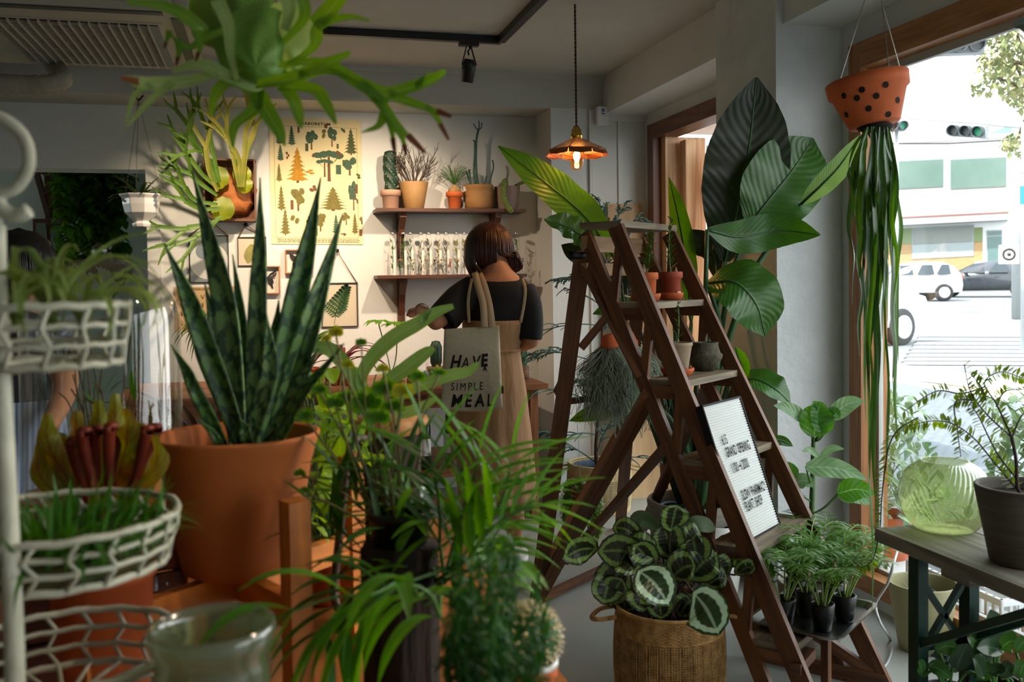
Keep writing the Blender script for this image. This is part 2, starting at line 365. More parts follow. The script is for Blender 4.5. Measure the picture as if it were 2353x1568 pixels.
m=MB(); box2(m,(XR+.145,5.06,1.70),(XR+.20,5.075,1.81)); box2(m,(XR+.145,5.06,.3),(XR+.20,5.075,.4)); tag(m.build('door_hinge',G['steel'],o),kind='structure')
# porch soffit of planks outside the door
m=MB()
for i in range(5): box2(m,(XR+.16,4.75+i*.28,2.30),(XR+1.0,4.75+i*.28+.274,2.33))
struct('porch_ceiling',m,paleply).name='ceiling_porch'
# window 1: fir frame, glass
m=MB(); x0,x1=XR-.03,XR+.09
box2(m,(x0,3.32,.05),(x1,3.40,2.22)); box2(m,(x0,-1.6,2.12),(x1,3.32,2.22)); box2(m,(x0,-1.6,.05),(x1,3.32,.12)); 
w1=struct('window_1',m,fir,bevel=.003)
m=MB(); box2(m,(XR+.04,3.305,.12),(XR+.06,3.32,2.12)); box2(m,(XR+.04,-1.6,2.09),(XR+.06,3.305,2.12)); box2(m,(XR+.04,-1.6,.12),(XR+.06,3.305,.135)); tag(m.build('window_seal',mat('grey_white_seal','#b9bcb8',.6),w1),kind='structure')
m=MB(); box2(m,(XR+.048,-1.6,.12),(XR+.054,3.30,2.12)); tag(m.build('window_pane',G['glass'],w1),kind='structure')
# window portals-free daylight; warm track spots reach the back wall
def spot(loc,tgt,e,ang=1.1,blend=.7): return light('track_spot_light','SPOT',loc,e,(1,.76,.54),target=tgt,spot_size=ang,spot_blend=blend,shadow_soft_size=.025)
# ================================================================ OUTSIDE
HD=V((math.sin(math.radians(40)),math.cos(math.radians(40)),0)); HS=V((HD.y,-HD.x,0))
def gz(p): return -.12+.0115*(p.x*HD.x+p.y*HD.y)
def atg(x,y):
    a=at(x,y,d=1)-V((0,0,EYE)); k=(EYE+.12)/(.0115*(a.x*HD.x+a.y*HD.y)-a.z); return V((0,0,EYE))+a*k
def sheet(m,pts,th,mi=0,lift=0):
    n=len(pts); P=[p+zz*lift for p in pts]; Q=[p-zz*th for p in P]
    m.add(P+Q,[tuple(range(n)),tuple(range(2*n-1,n-1,-1))]+[(i,n+i,n+(i+1)%n,(i+1)%n) for i in range(n)],[(p.x,p.y) for p in P+Q],mi,False)
def gq(a0,a1,b0,b1): # ground patch along HD (a) and HS (b)
    L=[]
    for a,b in((a0,b0),(a0,b1),(a1,b1),(a1,b0)):
        p=HD*a+HS*b; p.z=gz(p); L.append(p)
    return L
asph=mat('sunlit_asphalt','#77797a',.9,c2='#6d6f71',ns=2)
pav=mat('block_paving','#a9aeb0',.85); 
nt=pav.node_tree; br=nt.nodes.new('ShaderNodeTexBrick'); t_=nt.nodes.new('ShaderNodeTexCoord'); br.inputs['Scale'].default_value=4.5
br.inputs['Color1'].default_value=(.15,.175,.195,1); br.inputs['Color2'].default_value=(.12,.14,.16,1); br.inputs['Mortar'].default_value=(.075,.09,.10,1); br.inputs['Mortar Size'].default_value=.03
nt.links.new(t_.outputs['Object'],br.inputs[0]); nt.links.new(br.outputs[0],nt.nodes['Principled BSDF'].inputs['Base Color'])
m=MB(); sheet(m,gq(-6,140,-30,90),.3,lift=-.012); struct('ground',m,asph).name='ground_road'
m=MB(); L=[V((XR+.141,-8,0)),V((XR+.141,12,0)),V((7.2,14,0)),V((7.2,-8,0))]
for p in L: p.z=gz(p)+.02
sheet(m,L,.1); struct('ground_pavement',m,pav)
m=MB(); L=[V((7.2,-8,0)),V((7.2,14,0)),V((7.45,14,0)),V((7.45,-8,0))]
for p in L: p.z=gz(p)+.03
sheet(m,L,.12); struct('ground_kerb',m,mat('pale_kerb','#c9ccca',.8))
# yellow-ochre speed table bars and the crosswalk
yl=mat('ochre_road_paint','#a98c62',.85,c2='#b89f7a',ns=3); wh=mat('white_road_paint','#c4c8c8',.8); dk=mat('worn_asphalt','#4a4f54',.9)
m=MB()
for (a,b,c,d,k) in ((905,870,2040,2353,0),(868,838,2060,2353,1),(940,925,2050,2160,0)):
    sheet(m,[atg(c,a),atg(c,b),atg(d,b+38),atg(d,a+38)],.01,k,.006)
struct('ground_paint',m,[yl,wh])
m=MB()
for i in range(7):
    y0=838-i*9.2; sheet(m,[atg(2070+i*6,y0),atg(2082+i*5,y0-4.5),atg(2420,y0-3),atg(2420,y0+2)],.01,0,.010)
    sheet(m,[atg(2070+i*6,y0-4.6),atg(2080+i*5,y0-8.5),atg(2420,y0-7.4),atg(2420,y0-3.2)],.01,1,.008)
struct('ground_crosswalk',m,[wh,dk])
# building across the street
BN=V((math.sin(math.radians(43)),math.cos(math.radians(43)),0))
def bp(x,y,o=0): return at(x,y,d=50-(x-2070)*.0067)-BN*o
def fq(m,x0,y0,x1,y1,o=0,th=.15,mi=0,sl=-.05):
    P=[bp(x0,y0,o),bp(x1,y0+sl*(x1-x0),o),bp(x1,y1+sl*(x1-x0),o),bp(x0,y1,o)]; Q=[p+BN*th for p in P]
    m.add(P+Q,[(0,3,2,1),(4,5,6,7),(0,1,5,4),(1,2,6,5),(2,3,7,6),(3,0,4,7)],[(p.x,p.z) for p in P+Q],mi,False)
bwh=mat('white_facade','#dfe3e3',.8); bg_=mat('green_window_glass','#4c655d',.2,spec=.4,c2='#64796f',ns=.25); frm=mat('aluminium_frame','#8b9597',.5)
tan=mat('tan_boarding','#a88a62',.8,c2='#9c7f58',ns=2,stretch=(1,1,8)); grn=mat('green_panels','#71805a',.8); mint=mat('mint_roofing','#5f8570',.8); red=mat('red_trim','#c8574a',.7)
b0=bp(2190,650); b0.z=gz(b0)
bl=thing('shop_building','white two-storey corner building across the street with wide green windows','building',b0)
m=MB(); fq(m,1990,333,2353,655,0,9,0); fq(m,2353,315,2480,640,0,9,0); m.build('wall',bwh,bl)
m=MB(); fq(m,1990,326,2353,334,.5,9.8); m.build('roof_slab',bwh,bl)
for (x0,y0,x1,y1) in ((1995,372,2170,441),(2182,365,2314,438),(2326,372,2350,440)):
    m=MB(); fq(m,x0,y0,x1,y1,.05,.1); w=m.build('window',frm,bl); m=MB(); fq(m,x0+3,y0+3,x1-3,y1-3,.10,.05); m.build('pane',bg_,w)
m=MB(); fq(m,1995,505,2318,507.5,1.2,1.2); m.build('awning_edge',red,bl)
m=MB(); fq(m,1995,508,2320,524,1.15,1.1); m.build('awning',mat('awning_soffit','#8d9292',.8),bl)
m=MB(); fq(m,1995,560,2096,655,.08,.1,0); fq(m,2096,592,2240,650,.08,.1,0); fq(m,2237,546,2258,600,.08,.1,0); m.build('tan_cladding',tan,bl)
for a_ in((2066,526,2096,562),(2237,524,2258,556)): m=MB(); fq(m,*a_,.12,.1); m.build('green_cladding',grn,bl)
m=MB(); fq(m,2096,524,2238,596,.12,.1); w=m.build('window',frm,bl); m=MB(); fq(m,2099,528,2235,562,.16,.05); m.build('pane',mat('grey_blind_glass','#6f7673',.3),w)
m=MB(); fq(m,2268,530,2303,604,.12,.1); w=m.build('entrance_door',frm,bl); m=MB(); fq(m,2270,545,2301,602,.16,.05); fq(m,2270,533,2301,541,.16,.05); m.build('pane',mat('dark_door_glass','#4f6a68',.15),w)
def poly(m,pts,o,th,mi=0):
    P=[bp(x,y,o) for x,y in pts]; Q=[p+BN*th for p in P]; n=len(P)
    m.add(P+Q,[tuple(range(n))[::-1],tuple(range(n,2*n))]+[(i,(i+1)%n,n+(i+1)%n,n+i) for i in range(n)],None,mi,False)
m=MB(); poly(m,[(2262,286),(2325,257),(2362,278),(2362,330),(2262,330)],-4,5); poly(m,[(2130,341),(2195,305),(2240,330),(2240,341)],-3,4); m.build('gable',mint,bl)
# cars
tyre=mat('tyre','#2b2c2e',.8); hub=mat('alloy_wheel','#c7cacc',.4,.6); tail=mat('red_tail_lamp','#c25038',.3); headl=mat('headlamp','#dfe6ea',.15)
def car(name,label,p,rz,body,L_=4.1,Wd=1.7,dark='#2f3a40'):
    t=thing(name,label,'car',p); 
    X=V((math.cos(rz),math.sin(rz),0)); Y=V((-X.y,X.x,0))
    prof=[(-.5,.32),(-.5,.62),(-.47,.86),(-.36,.95),(-.22,1.02),(-.06,1.40),(.10,1.50),(.32,1.48),(.43,1.30),(.485,.98),(.50,.62),(.49,.32)]
    m=MB(); vs=[]
    rows=[(-.5,.86),(-.46,1),(.46,1),(.5,.86)]
    for (yy,k) in rows:
        for (x,z) in prof:
            tf=.80 if z>1.1 else 1
            vs.append(p+X*x*L_*(1 if abs(yy)<.48 else .985)+Y*yy*Wd*tf+zz*(z if abs(yy)<.48 else .32+(z-.32)*.97))
    n=len(prof); fs=[(r*n+i,r*n+i+1,(r+1)*n+i+1,(r+1)*n+i) for r in range(3) for i in range(n-1)]+[tuple(range(n))[::-1],tuple(range(3*n,4*n))]+[(r*n,(r+1)*n,(r+1)*n+n-1,r*n+n-1) for r in range(3)]
    m.add(vs,fs); m.build('body',body,t)
    gm=mat('tinted_car_glass',dark,.12,spec=.7)
    for s in(-1,1):
        m=MB(); 
        for a,b in((-.17,.02),(.05,.22),(.24,.38)):
            P=[p+X*x*L_+Y*s*Wd*y+zz*z for x,y,z in((a,.475,1.0),(b,.475,1.0),(b-.01,.405,1.38),(max(a+.06,-.09),.405,1.36 if a<0 else 1.38))]
            Q=[q+Y*s*.02 for q in P]; m.add(P+Q,[(0,1,2,3),(7,6,5,4),(0,4,5,1),(1,5,6,2),(2,6,7,3),(3,7,4,0)],None,0,False)
        m.build('side_window',gm,t)
    m=MB(); P=[p+X*x*L_+Y*y*Wd+zz*z for x,y,z in((-.225,-.42,1.03),(-.225,.42,1.03),(-.075,.36,1.37),(-.075,-.36,1.37))]; m.add(P+[q-X*.03+zz*.02 for q in P],[(0,1,2,3),(7,6,5,4),(0,4,5,1),(1,5,6,2),(2,6,7,3),(3,7,4,0)],None,0,False); m.build('windscreen',gm,t)
    m=MB(); P=[p+X*x*L_+Y*y*Wd+zz*z for x,y,z in((.487,-.40,1.0),(.487,.40,1.0),(.435,.35,1.29),(.435,-.35,1.29))]; m.add(P+[q+X*.03 for q in P],[(3,2,1,0),(4,5,6,7),(0,1,5,4),(1,2,6,5),(2,3,7,6),(3,0,4,7)],None,0,False); m.build('rear_window',gm,t)
    for x in(-.31,.31):
        for s in(-1,1):
            m=MB(); c=p+X*x*L_+Y*s*Wd*.46+zz*.32; lathe(m,c-Y*s*.1,[(.001,0),(.31,0),(.33,.03),(.33,.19),(.30,.215),(.2,.21)],24,ax=Y*s); w=m.build('wheel',tyre,t)
            m=MB(); disc(m,c,.2,ax=Y*s,z=.115); lathe(m,c,[(.21,.10),(.21,.125),(.18,.12)],20,ax=Y*s); m.build('hub_cap',hub,w)
    for s in(-1,1):
        m=MB(); ball(m,p+X*.488*L_+Y*s*.42*Wd+zz*.92,(.09,.09,.13),10); m.build('tail_lamp',tail,t)
        m=MB(); ball(m,p-X*.47*L_+Y*s*.38*Wd+zz*.74,(.14,.14,.08),10); m.build('headlamp',headl,t)
        m=MB(); ball(m,p-X*.14*L_+Y*s*.56*Wd+zz*1.02,(.09,.11,.07),8); m.build('side_mirror',body,t)
    return t
def cpos(x,y,d): p=at(x,y,d=d); p.z=gz(p); return p
rt=lambda deg: math.radians(deg)
car('hatchback_car','dark grey hatchback parked across the street before the tan wall','x' and cpos(2262,670,40),rt(-46),mat('dark_grey_paint','#3d4248',.25,.4,coat=.6),4.3)
car('small_car','white hatchback seen from behind, left of the dark grey car',cpos(2078,680,37),rt(-18),mat('white_car_paint','#e4e7e9',.3,coat=.6),3.8)
car('van','white car with its nose behind the hanging leaves, nearest the crosswalk',cpos(1862,790,17),rt(196),mat('white_van_paint','#dfe3e6',.3,coat=.6),4.2,1.8)
# street furniture
def post(p0,h,r): m=MB(); tube(m,[p0,p0+zz*h],r,12); return m
galv=mat('galvanised_pole','#aab0b2',.5,.4)
p=cpos(2337,720,24); t=thing('utility_pole','grey street pole with a white emblem box standing before the far building','pole',p)
post(p,6,.13).build('shaft',galv,t)
m=MB(); c=at(2318,585,d=23.5); obox(m,c,V((.17,-.14,0)),V((.1,.12,0)),zz*.23); bx=m.build('emblem_box',bwh,t)
m=MB(); n_=-(FWD*1); cc=c-V((.11,.13,0)); lathe(m,cc,[(.13,.0),(.15,.01),(.11,.02),(.10,.0)],24,ax=V((-.6,-.76,0))); 
lathe(m,cc,[(.001,.02),(.05,.02),(.05,0)],5,ax=V((-.6,-.76,0))); m.build('round_emblem',G['black'],bx)
t=thing('shop_canopy','white fabric canopy sloping beside the street pole','canopy',cpos(2350,600,30))
m=MB(); P=[at(x,y,d=d) for x,y,d in((2322,482,30),(2353,478,30),(2420,478,30),(2420,570,28.5),(2330,572,28.5),(2304,560,28.5))]; Q=[q+zz*-.08 for q in P]; m.add(P+Q,[tuple(range(6))[::-1],tuple(range(6,12))]+[(i,(i+1)%6,6+(i+1)%6,6+i) for i in range(6)],None,0,False); m.build('canopy_cloth',bwh,t)
m=MB(); tube(m,[at(2352,560,d=29),cpos(2352,650,29)],.04); m.build('canopy_post',galv,t)
# signals
def signal(name,label,c,X,n,sz,cols,arm):
    t=thing(name,label,'traffic light',c); X=V(X).normalized(); Nn=V((X.y,-X.x,0)) 
    if Nn.dot(FWD)>0: Nn=-Nn
    m=MB(); obox(m,c,X*sz*n*.5,Nn*sz*.4,zz*sz*.5); h=m.build('housing',mat('signal_grey_housing','#8d9599',.5),t,bevel=sz*.08)
    for i in range(n):
        q=c+X*(i-(n-1)/2)*sz+Nn*sz*.4
        m=MB(); lathe(m,q,[(sz*.42,-.01),(sz*.45,sz*.75)],20,ax=Nn+zz*-.12,a0=-.0,a1=2*PI); m.build('hood',mat('dark_hood','#454c50',.6),t,solid=sz*.04)
        m=MB(); disc(m,q,sz*.4,ax=Nn,z=.02); m.build('lens',mat('signal_lens',cols[i],.3),t)
    m=MB(); tube(m,arm,sz*.12,8); e=arm[-1] if len(arm)>2 else arm[0]; e=max(arm,key=lambda q:q.x); tube(m,[e,V((e.x,e.y,gz(e)))],sz*.2,8); m.build('arm',galv,t)
signal('traffic_light','three-lens traffic light with a green lens, hung below a long arm',at(2226,302,d=24),at(2267,304,d=23.7)-at(2185,300,d=24.3),3,.30,['#3b4347','#3b4347','#2aa57c'],[at(1960,262,d=26),at(2210,280,d=24),at(2420,300,d=23)])
signal('traffic_light','grey traffic light seen from below at the top of the shop window',at(2178,108,d=13),at(2250,106,d=12.9)-at(2105,112,d=13.1),4,.22,['#39424a']*4,[at(2246,92,d=13),at(2245,70,d=13),at(2430,60,d=12.6)])
signal('traffic_light','green-lit traffic light end just right of the hanging clay pot',at(2056,290,d=25),at(2070,290,d=25)-at(2040,290,d=25),2,.26,['#39424a','#2fb08a'],[at(2060,280,d=25),at(2060,268,d=25),at(1985,262,d=25.5)])
m=MB(); tube(m,[at(1990,330,d=30),at(2180,330,d=30),at(2340,321,d=30)],.02,6); tag(m.build('overhead_wire',G['black']),'thin black wire strung across the street below the signal arm','wire')
p=cpos(2352,560,15); t=thing('street_sign','white and blue street sign cut by the right edge of the photo','sign',p); post(p,3.6,.04).build('post',galv,t)
m=MB(); c=at(2362,430,d=14.8); obox(m,c,HS*.12,HD*.02,zz*.26); pl=m.build('sign_plate',bwh,t)
m=MB(); obox(m,at(2362,448,d=14.77),HS*.11,HD*.02,zz*.14); m.build('blue_field',mat('sign_blue','#2a78c4',.5),pl)
m=MB(); q=at(2346,408,d=14.7); textmesh(m,'S',lambda x,y:q+HS*x+zz*y-HD*.02,size=.14); m.build('lettering',G['black'],pl)
# street tree
tl=mat('sunlit_tree_leaf','#6c7f52',.8,c2='#9a9468',ns=5)
p=cpos(2420,560,19); t=thing('street_tree','leafy street tree with yellowing leaves at upper right','tree',p)
m=MB(); tube(m,cr([p,p+V((.1,0,2.5)),p+V((-.3,.2,5)),at(2330,140,d=19)]),[.2]*6+[.16]*6+[.05]*7,10); 
for q in((2290,180),(2330,60),(2350,220),(2290,90),(2335,330)): tube(m,cr([at(2380,260,d=19),(at(2380,260,d=19)+at(*q,d=19))/2+zz*.2,at(*q,d=19)]),.03,6)
m.build('trunk',G['bark'],t)
m=MB()
for (cx,cy,rx,ry,n) in ((2325,40,60,45,300),(2300,110,55,50,300),(2330,170,50,60,260),(2345,225,30,28,90),(2280,165,35,30,100),(2340,332,38,24,130),(2250,205,25,14,30)):
    for i in range(n):
        a=R(0,2*PI); rr=math.sqrt(random.random()); p_=at(cx+rx*rr*math.cos(a),cy+ry*rr*math.sin(a),d=19+R(-1.2,1.2)); leaf(m,p_,rv(),.16,.05,.2,n=2,nv=1,sm=1,shape=[.3,1,.1])
tag(m.build('foliage',tl,t),kind='stuff')
# things on the pavement against the window
wp=mat('white_plastic','#e2e6e8',.4); 
def crate(name,label,c,rz,lx,ly,h,group=None):
    t=thing(name,label,'crate',c,group); X=V((math.cos(rz),math.sin(rz),0)); Y=V((-X.y,X.x,0)); m=MB()
    obox(m,c+zz*.01,X*lx/2,Y*ly/2,zz*.01); obox
    for s in(-1,1):
        for (A,B,l,w) in((X,Y,lx,ly),(Y,X,ly,lx)):
            e=c+B*s*w/2
            obox(m,e+zz*(h-.012),A*l/2,B*.007,zz*.012); obox(m,e+zz*.02,A*l/2,B*.005,zz*.02)
            k=int(l/.035)
            for i in range(k+1): obox(m,e+A*(i/k-.5)*l+zz*h/2,A*.006,B*.004,zz*h/2)
            obox(m,e+zz*h*.5,A*l/2,B*.004,zz*.006)
    m.build('basket',wp,t); return t
for i,(x,y,s,lab) in enumerate(((2.60,3.0,.5,'white slotted plastic crate outside, the one nearest the window corner'),(2.60,2.25,.8,'white slotted plastic crate outside, behind the green table legs'))):
    z=.02; t=crate('plastic_crate',lab,V((x,y,z)),PI/2,s,.34,.16,'white crates outside the window')
    m=MB(); 
    for k in range(4): c=V((x+R(-.08,.08),y+(k-1.5)*s*.2,z+.12+R(0,.03))); obox(m,c,V((.06,.03,R(-.02,.03))),V((-.02,.05,0)),V((0,.01,.03)))
    tag(m.build('packets',wp,org=V((x,y,z+.05))),'heap of white plastic packets in the '+('crate by the window corner' if i==0 else 'crate behind the green table'),'packet',kind='stuff')
m=MB(); box2(m,(2.5,1.2,.0),(2.9,4.3,.02)); struct('ground_step',m,bwh)
vl=leafm('variegated_leaf','#5f8a78','#86a698',edge='#ccd4bc',tr=.12)
for i,(x,y,h,n,lab) in enumerate(((2.85,3.05,.75,120,'variegated pale green shrub in a pot outside the window glass'),(2.72,3.78,.7,110,'variegated bush outside, tight in the window corner'))):
    t=thing('potted_shrub',lab,'plant',(x,y,.02)); m=MB(); lathe(m,V((x,y,.02)),potprof(.12,.09,.2),20); m.build('pot',G['terra'],t); m=MB()
    for k in range(n*4):
        q_=random.random(); b=V((x+R(-.19,.19)*(1-q_*.5),y+R(-.26,.26)*(1-q_*.5),.2+q_*(h-.15))); leaf(m,b,rv()+V((0,0,.3)),R(.06,.10),R(.014,.022),.3,OVAL,n=3,nv=1,sm=1)
    m.build('foliage',vl,t); m=MB()
    for k in range(6): b=V((x,y,.15)); tube(m,cr([b,b+V((R(-.05,.05),R(-.05,.05),h*.3)),b+V((R(-.12,.12),R(-.14,.14),h*.55))],4),.002,4)
    m.build('stems',G['stem'],t)
# ================================================================ BACK WALL
dwood=wood('dark_walnut','#5a3422','#341c12',.5,(3,30,1)); twood=wood('worn_table_wood','#9a6338','#6b3f22',.55,(2,28,1)); goldw=wood('gilt_frame_wood','#a8713e','#8a5830',.5,(6,40,1))
rope=mat('jute_cord','#a07c52',.9,c2='#7d5c3a',ns=90); nailm=G['iron']
WY=YB-.002
def wp_(x,y,o=0): return at(x,y,Y=YB-o)
# poster
pap=mat('aged_poster_paper','#dcd0a6',.85,c2='#d4c798',ns=4)
inks=[mat('print_dark_green','#3f4a2c',.9,c2='#59603a',ns=120),mat('print_gold','#bb8a2a',.9,c2='#8f671e',ns=120),mat('print_olive','#7a7038',.9,c2='#5d5a30',ns=120),mat('print_brown','#6b4a34',.9),mat('print_teal_green','#4c6650',.9,c2='#39503c',ns=120)]
pt=thing('tree_poster','large yellowed tree chart poster headed ARBORETUM on the back wall','poster',wp_(725,562,0.004))
c00,c10,c01=wp_(618,269,.004),wp_(829,277,.004),wp_(624,561,.004); PX=(c10-c00)/210; PYv=(c01-c00)/292
pp=lambda x,y,o=0: c00+PX*x+PYv*y-V((0,.0015+o,0))
m=MB(); P=[pp(0,0),pp(210,0),pp(210,292),pp(0,292)]; m.add(P+[q+V((0,.003,0)) for q in P],[(0,3,2,1),(4,5,6,7),(0,1,5,4),(1,2,6,5),(2,3,7,6),(3,0,4,7)],None,0,False); m.build('sheet',pap,pt)
def blob(m,pts,mi,o=.0006): m.add([pp(x,y,o) for x,y in pts],[tuple(range(len(pts)))[::-1]],None,mi,False)
KO=[0]
def tree(m,x,y,w,h,kind,mi):
    """x centre, y base"""
    sw=max(1,w*.06)
    if kind=='c': # conifer
        blob(m,[(x-sw,y),(x+sw,y),(x+sw*.5,y-h*.9),(x-sw*.5,y-h*.9)],3,.0005)
        n=7
        for i in range(n):
            a=y-h*.08-h*.86*i/n; ww=w/2*(1-i/n)**.8+1; hh=h*.2
            blob(m,[(x-ww,a+R(-1,1)),(x-ww*.6,a-1.5),(x-ww*.3,a+2),(x,a),(x+ww*.4,a+2),(x+ww*.65,a-1.5),(x+ww,a+R(-1,1)),(x+ww*.35,a-hh*.6),(x,a-hh),(x-ww*.35,a-hh*.6)],mi,.0006+i*.0001)
    elif kind=='o': # round
        blob(m,[(x-sw,y),(x+sw,y),(x+sw*.8,y-h*.6),(x-sw*.8,y-h*.6)],3,.0005)
        for i in range(9):
            a=R(0,2*PI); r=R(.1,.32); cx=x+w*r*math.cos(a); cy=y-h*.64+h*r*math.sin(a)*.9; s=w*.2
            blob(m,[(cx+s*math.cos(t*PI/4)*R(.75,1.1),cy+s*math.sin(t*PI/4)*R(.75,1.1)*h/w*.8) for t in range(8)],mi,.0006+i*.0001)
    elif kind=='u': # umbrella pine
        blob(m,[(x-sw,y),(x+sw,y),(x+sw*.7,y-h*.8),(x-sw*.7,y-h*.8)],3,.0005)
        for s in(-1,1): blob(m,[(x,y-h*.45),(x+s*w*.4,y-h*.82),(x+s*w*.36,y-h*.84)] if s<0 else [(x,y-h*.45),(x+s*w*.36,y-h*.84),(x+s*w*.4,y-h*.82)],3,.0005)
        for i in range(5):
            cx=x+(i-2)*w*.19; cy=y-h*.84-(2-abs(i-2))*h*.03; blob(m,[(cx+w*.17*math.cos(t*PI/4),cy+h*.11*math.sin(t*PI/4)*R(.8,1.2)) for t in range(8)],mi,.0006+i*.0001)
    elif kind=='b': blob(m,[(x-w/2,y),(x+w/2,y),(x+w/2,y-h),(x-w/2,y-h)],mi)
    elif kind=='k':
        for i in range(4): kx,ky=x+w*.3*R(-1,1),y-h*R(.2,.8); blob(m,[(kx+w*.25*math.cos(t*PI/3),ky+h*.2*math.sin(t*PI/3)) for t in range(6)],mi,.0007+.0003*i+KO[0]); KO[0]=(KO[0]+.00007)%.0011
m=MB()
for a in ((22,62,22,42,'c',4),(50,64,22,46,'c',4),(95,72,32,50,'o',4),(142,64,26,46,'o',4),(186,82,34,62,'c',0),(24,100,20,38,'c',4),(62,150,52,82,'c',1),(134,145,64,72,'u',4),(124,135,36,42,'u',4),(182,130,38,46,'o',4),(20,148,16,42,'c',2),(24,215,22,58,'c',2),(62,215,38,58,'o',2),(142,214,72,56,'c',2),(190,212,26,68,'o',4),(32,272,26,62,'c',2),(112,262,30,48,'o',2),(96,260,14,40,'c',0),(148,268,22,46,'c',4),(172,246,22,28,'o',2),(192,268,18,50,'c',2)): tree(m,*a)
for a in ((66,34,5,14,'b',3),(84,76,7,18,'b',0),(155,68,5,11,'b',0),(170,108,9,14,'b',0),(156,128,12,22,'b',4),(48,212,7,22,'b',3),(196,172,7,22,'b',3),(102,272,6,18,'b',3),(205,272,7,16,'b',3),(40,96,10,18,'k',3),(92,130,24,12,'k',1),(155,88,16,18,'k',3),(98,92,8,12,'k',3),(126,46,14,26,'k',2),(96,172,18,22,'k',3),(202,140,12,16,'k',0),(54,250,20,26,'k',2),(80,272,12,8,'k',3),(165,272,14,8,'k',3),(196,196,10,16,'k',3),(130,28,14,20,'k',3),(168,32,10,16,'k',0),(206,246,10,22,'k',2),(84,250,12,26,'k',2)): tree(m,*a)
m.build('printed_trees',inks,pt)
m=MB(); textmesh(m,'ARBORETUM',lambda x,y:pp(106+x,15-y,.0006),size=9,sx=1.15,align='CENTER',space=1.15,bold=.25)
for i in range(4):
    x=14
    while x<196: w=R(3,9); blob(m,[(x,281+i*2.3),(x+w,281+i*2.3),(x+w,280+i*2.3),(x,280+i*2.3)],0); x+=w+1.6
for e in (((10,19),(200,19),(200,19.5),(10,19.5)),((10,277),(200,277),(200,277.5),(10,277.5)),((10,19),(10.5,19),(10.5,277),(10,277)),((199.5,19),(200,19),(200,277),(199.5,277))): blob(m,list(e)[::-1],0)
m.build('lettering',mat('print_black','#2b2620',.9),pt)
# framed things on the wall
def wbox(m,x0,y0,x1,y1,o0,o1,mi=0): # wall-plane box between pixel corners, from offset o0 to o1
    P=[wp_(x0,y0),wp_(x1,y0),wp_(x1,y1),wp_(x0,y1)]; a=[p-V((0,o1,0)) for p in P]; b=[p-V((0,o0,0)) for p in P]
    # square it
    xs=(P[0].x+P[3].x)/2,(P[1].x+P[2].x)/2; zs=(P[2].z+P[3].z)/2,(P[0].z+P[1].z)/2
    box2(m,(xs[0],YB-o1,zs[0]),(xs[1],YB-o0,zs[1]),mi)
def picframe(name,label,cat,x0,y0,x1,y1,fw,dep,fm,nail=None,glass=True,backm=None):
    t=thing(name,label,cat,wp_((x0+x1)/2,y1)); m=MB(); k=fw
    wbox(m,x0,y0,x1,y0+k,.001,dep); wbox(m,x0,y1-k,x1,y1,.001,dep); wbox(m,x0,y0+k,x0+k,y1-k,.001,dep); wbox(m,x1-k,y0+k,x1,y1-k,.001,dep); m.build('frame',fm,t)
    if backm: m=MB(); wbox(m,x0+k,y0+k,x1-k,y1-k,.001,.003); m.build('backing',backm,t)
    if glass: m=MB(); wbox(m,x0+k,y0+k,x1-k,y1-k,dep*.8,dep*.8+.002); m.build('glass_pane',G['glass'],t)
    if nail:
        m=MB(); n=wp_(*nail,.015); A=wp_(x0+2,y0,dep*.5); B=wp_(x1-2,y0,dep*.5); tube(m,[A,n,B],.0035,6); m.build('hanging_cord',rope,t)
        m=MB(); tube(m,[wp_(*nail,0),wp_(*nail,.03)],.006,8); ball(m,wp_(nail[0],nail[1]-2,.02),.012,8); m.build('nail',nailm,t)
    return t
cream=mat('cream_backing','#d8cbb2',.9); whitep=mat('white_card','#e2dccf',.9); lead=mat('dark_leaded_edge','#2a2a26',.5,.3)
lf=leafm('pressed_leaf','#2f5a2a','#3f7034',tr=.1)
t=picframe('pressed_fern_frame','glass frame with a pressed fern sprig, hung by a jute cord','frame',738,650,822,752,2.2,.012,lead,(775,578),backm=cream)
m=MB(); st=[wp_(768,745,.006),wp_(771,728,.006),wp_(778,700,.006),wp_(796,663,.006)]; tube(m,cr(st,5),.0012,5)
for k in range(9):
    q=k/8; a=st[1].lerp(st[3],q)
    for s in(-1,1):
        L_=.09*(1-q*.75)*(1 if s<0 else .85); dr=V((s*math.cos(.7),0,math.sin(.75)))
        e=a+dr*L_; tube(m,[a,e],.0008,4)
        for j in range(6):
            b=a.lerp(e,(j+.6)/6)
            for s2 in(-1,1): strap(m,[b,b+V((dr.z*s2*.6,0,-dr.x*s2*.6+.3)).normalized()*.011,b+V((dr.z*s2*.6,0,-dr.x*s2*.6+.3)).normalized()*.02],[.0015,.0045,.001],up=V((0,1,0)),sm=1,nv=1)
m.build('pressed_sprig',lf,t)
t=picframe('mirror_frame','arched pale mirror-like frame hung by a cord, below the wood crate','frame',435,541,526,650,2,.012,lead,(480,505),backm=mat('pale_mirror','#c3c9c6',.12,.55))
m=MB(); cq=wp_(480,592,.006)
for r_,mi,cx,cy in((.11,0,480,600),(.045,1,468,578)):
    P=[wp_(cx,cy,.005+mi*.001)+V((r_*math.cos(a*PI/12),0,r_*math.sin(a*PI/12))) for a in range(24)]; m.add(P,[tuple(range(24))[::-1]],None,mi,False)
m.build('arch_print',[mat('pale_glass_print','#dfe2dc',.3),mat('blue_disc','#8795a0',.5)],t)
t=picframe('pressed_leaf_frame','small glass frame with one oval pale leaf beside the mirror','frame',546,545,612,612,2,.012,lead,(565,518),backm=cream)
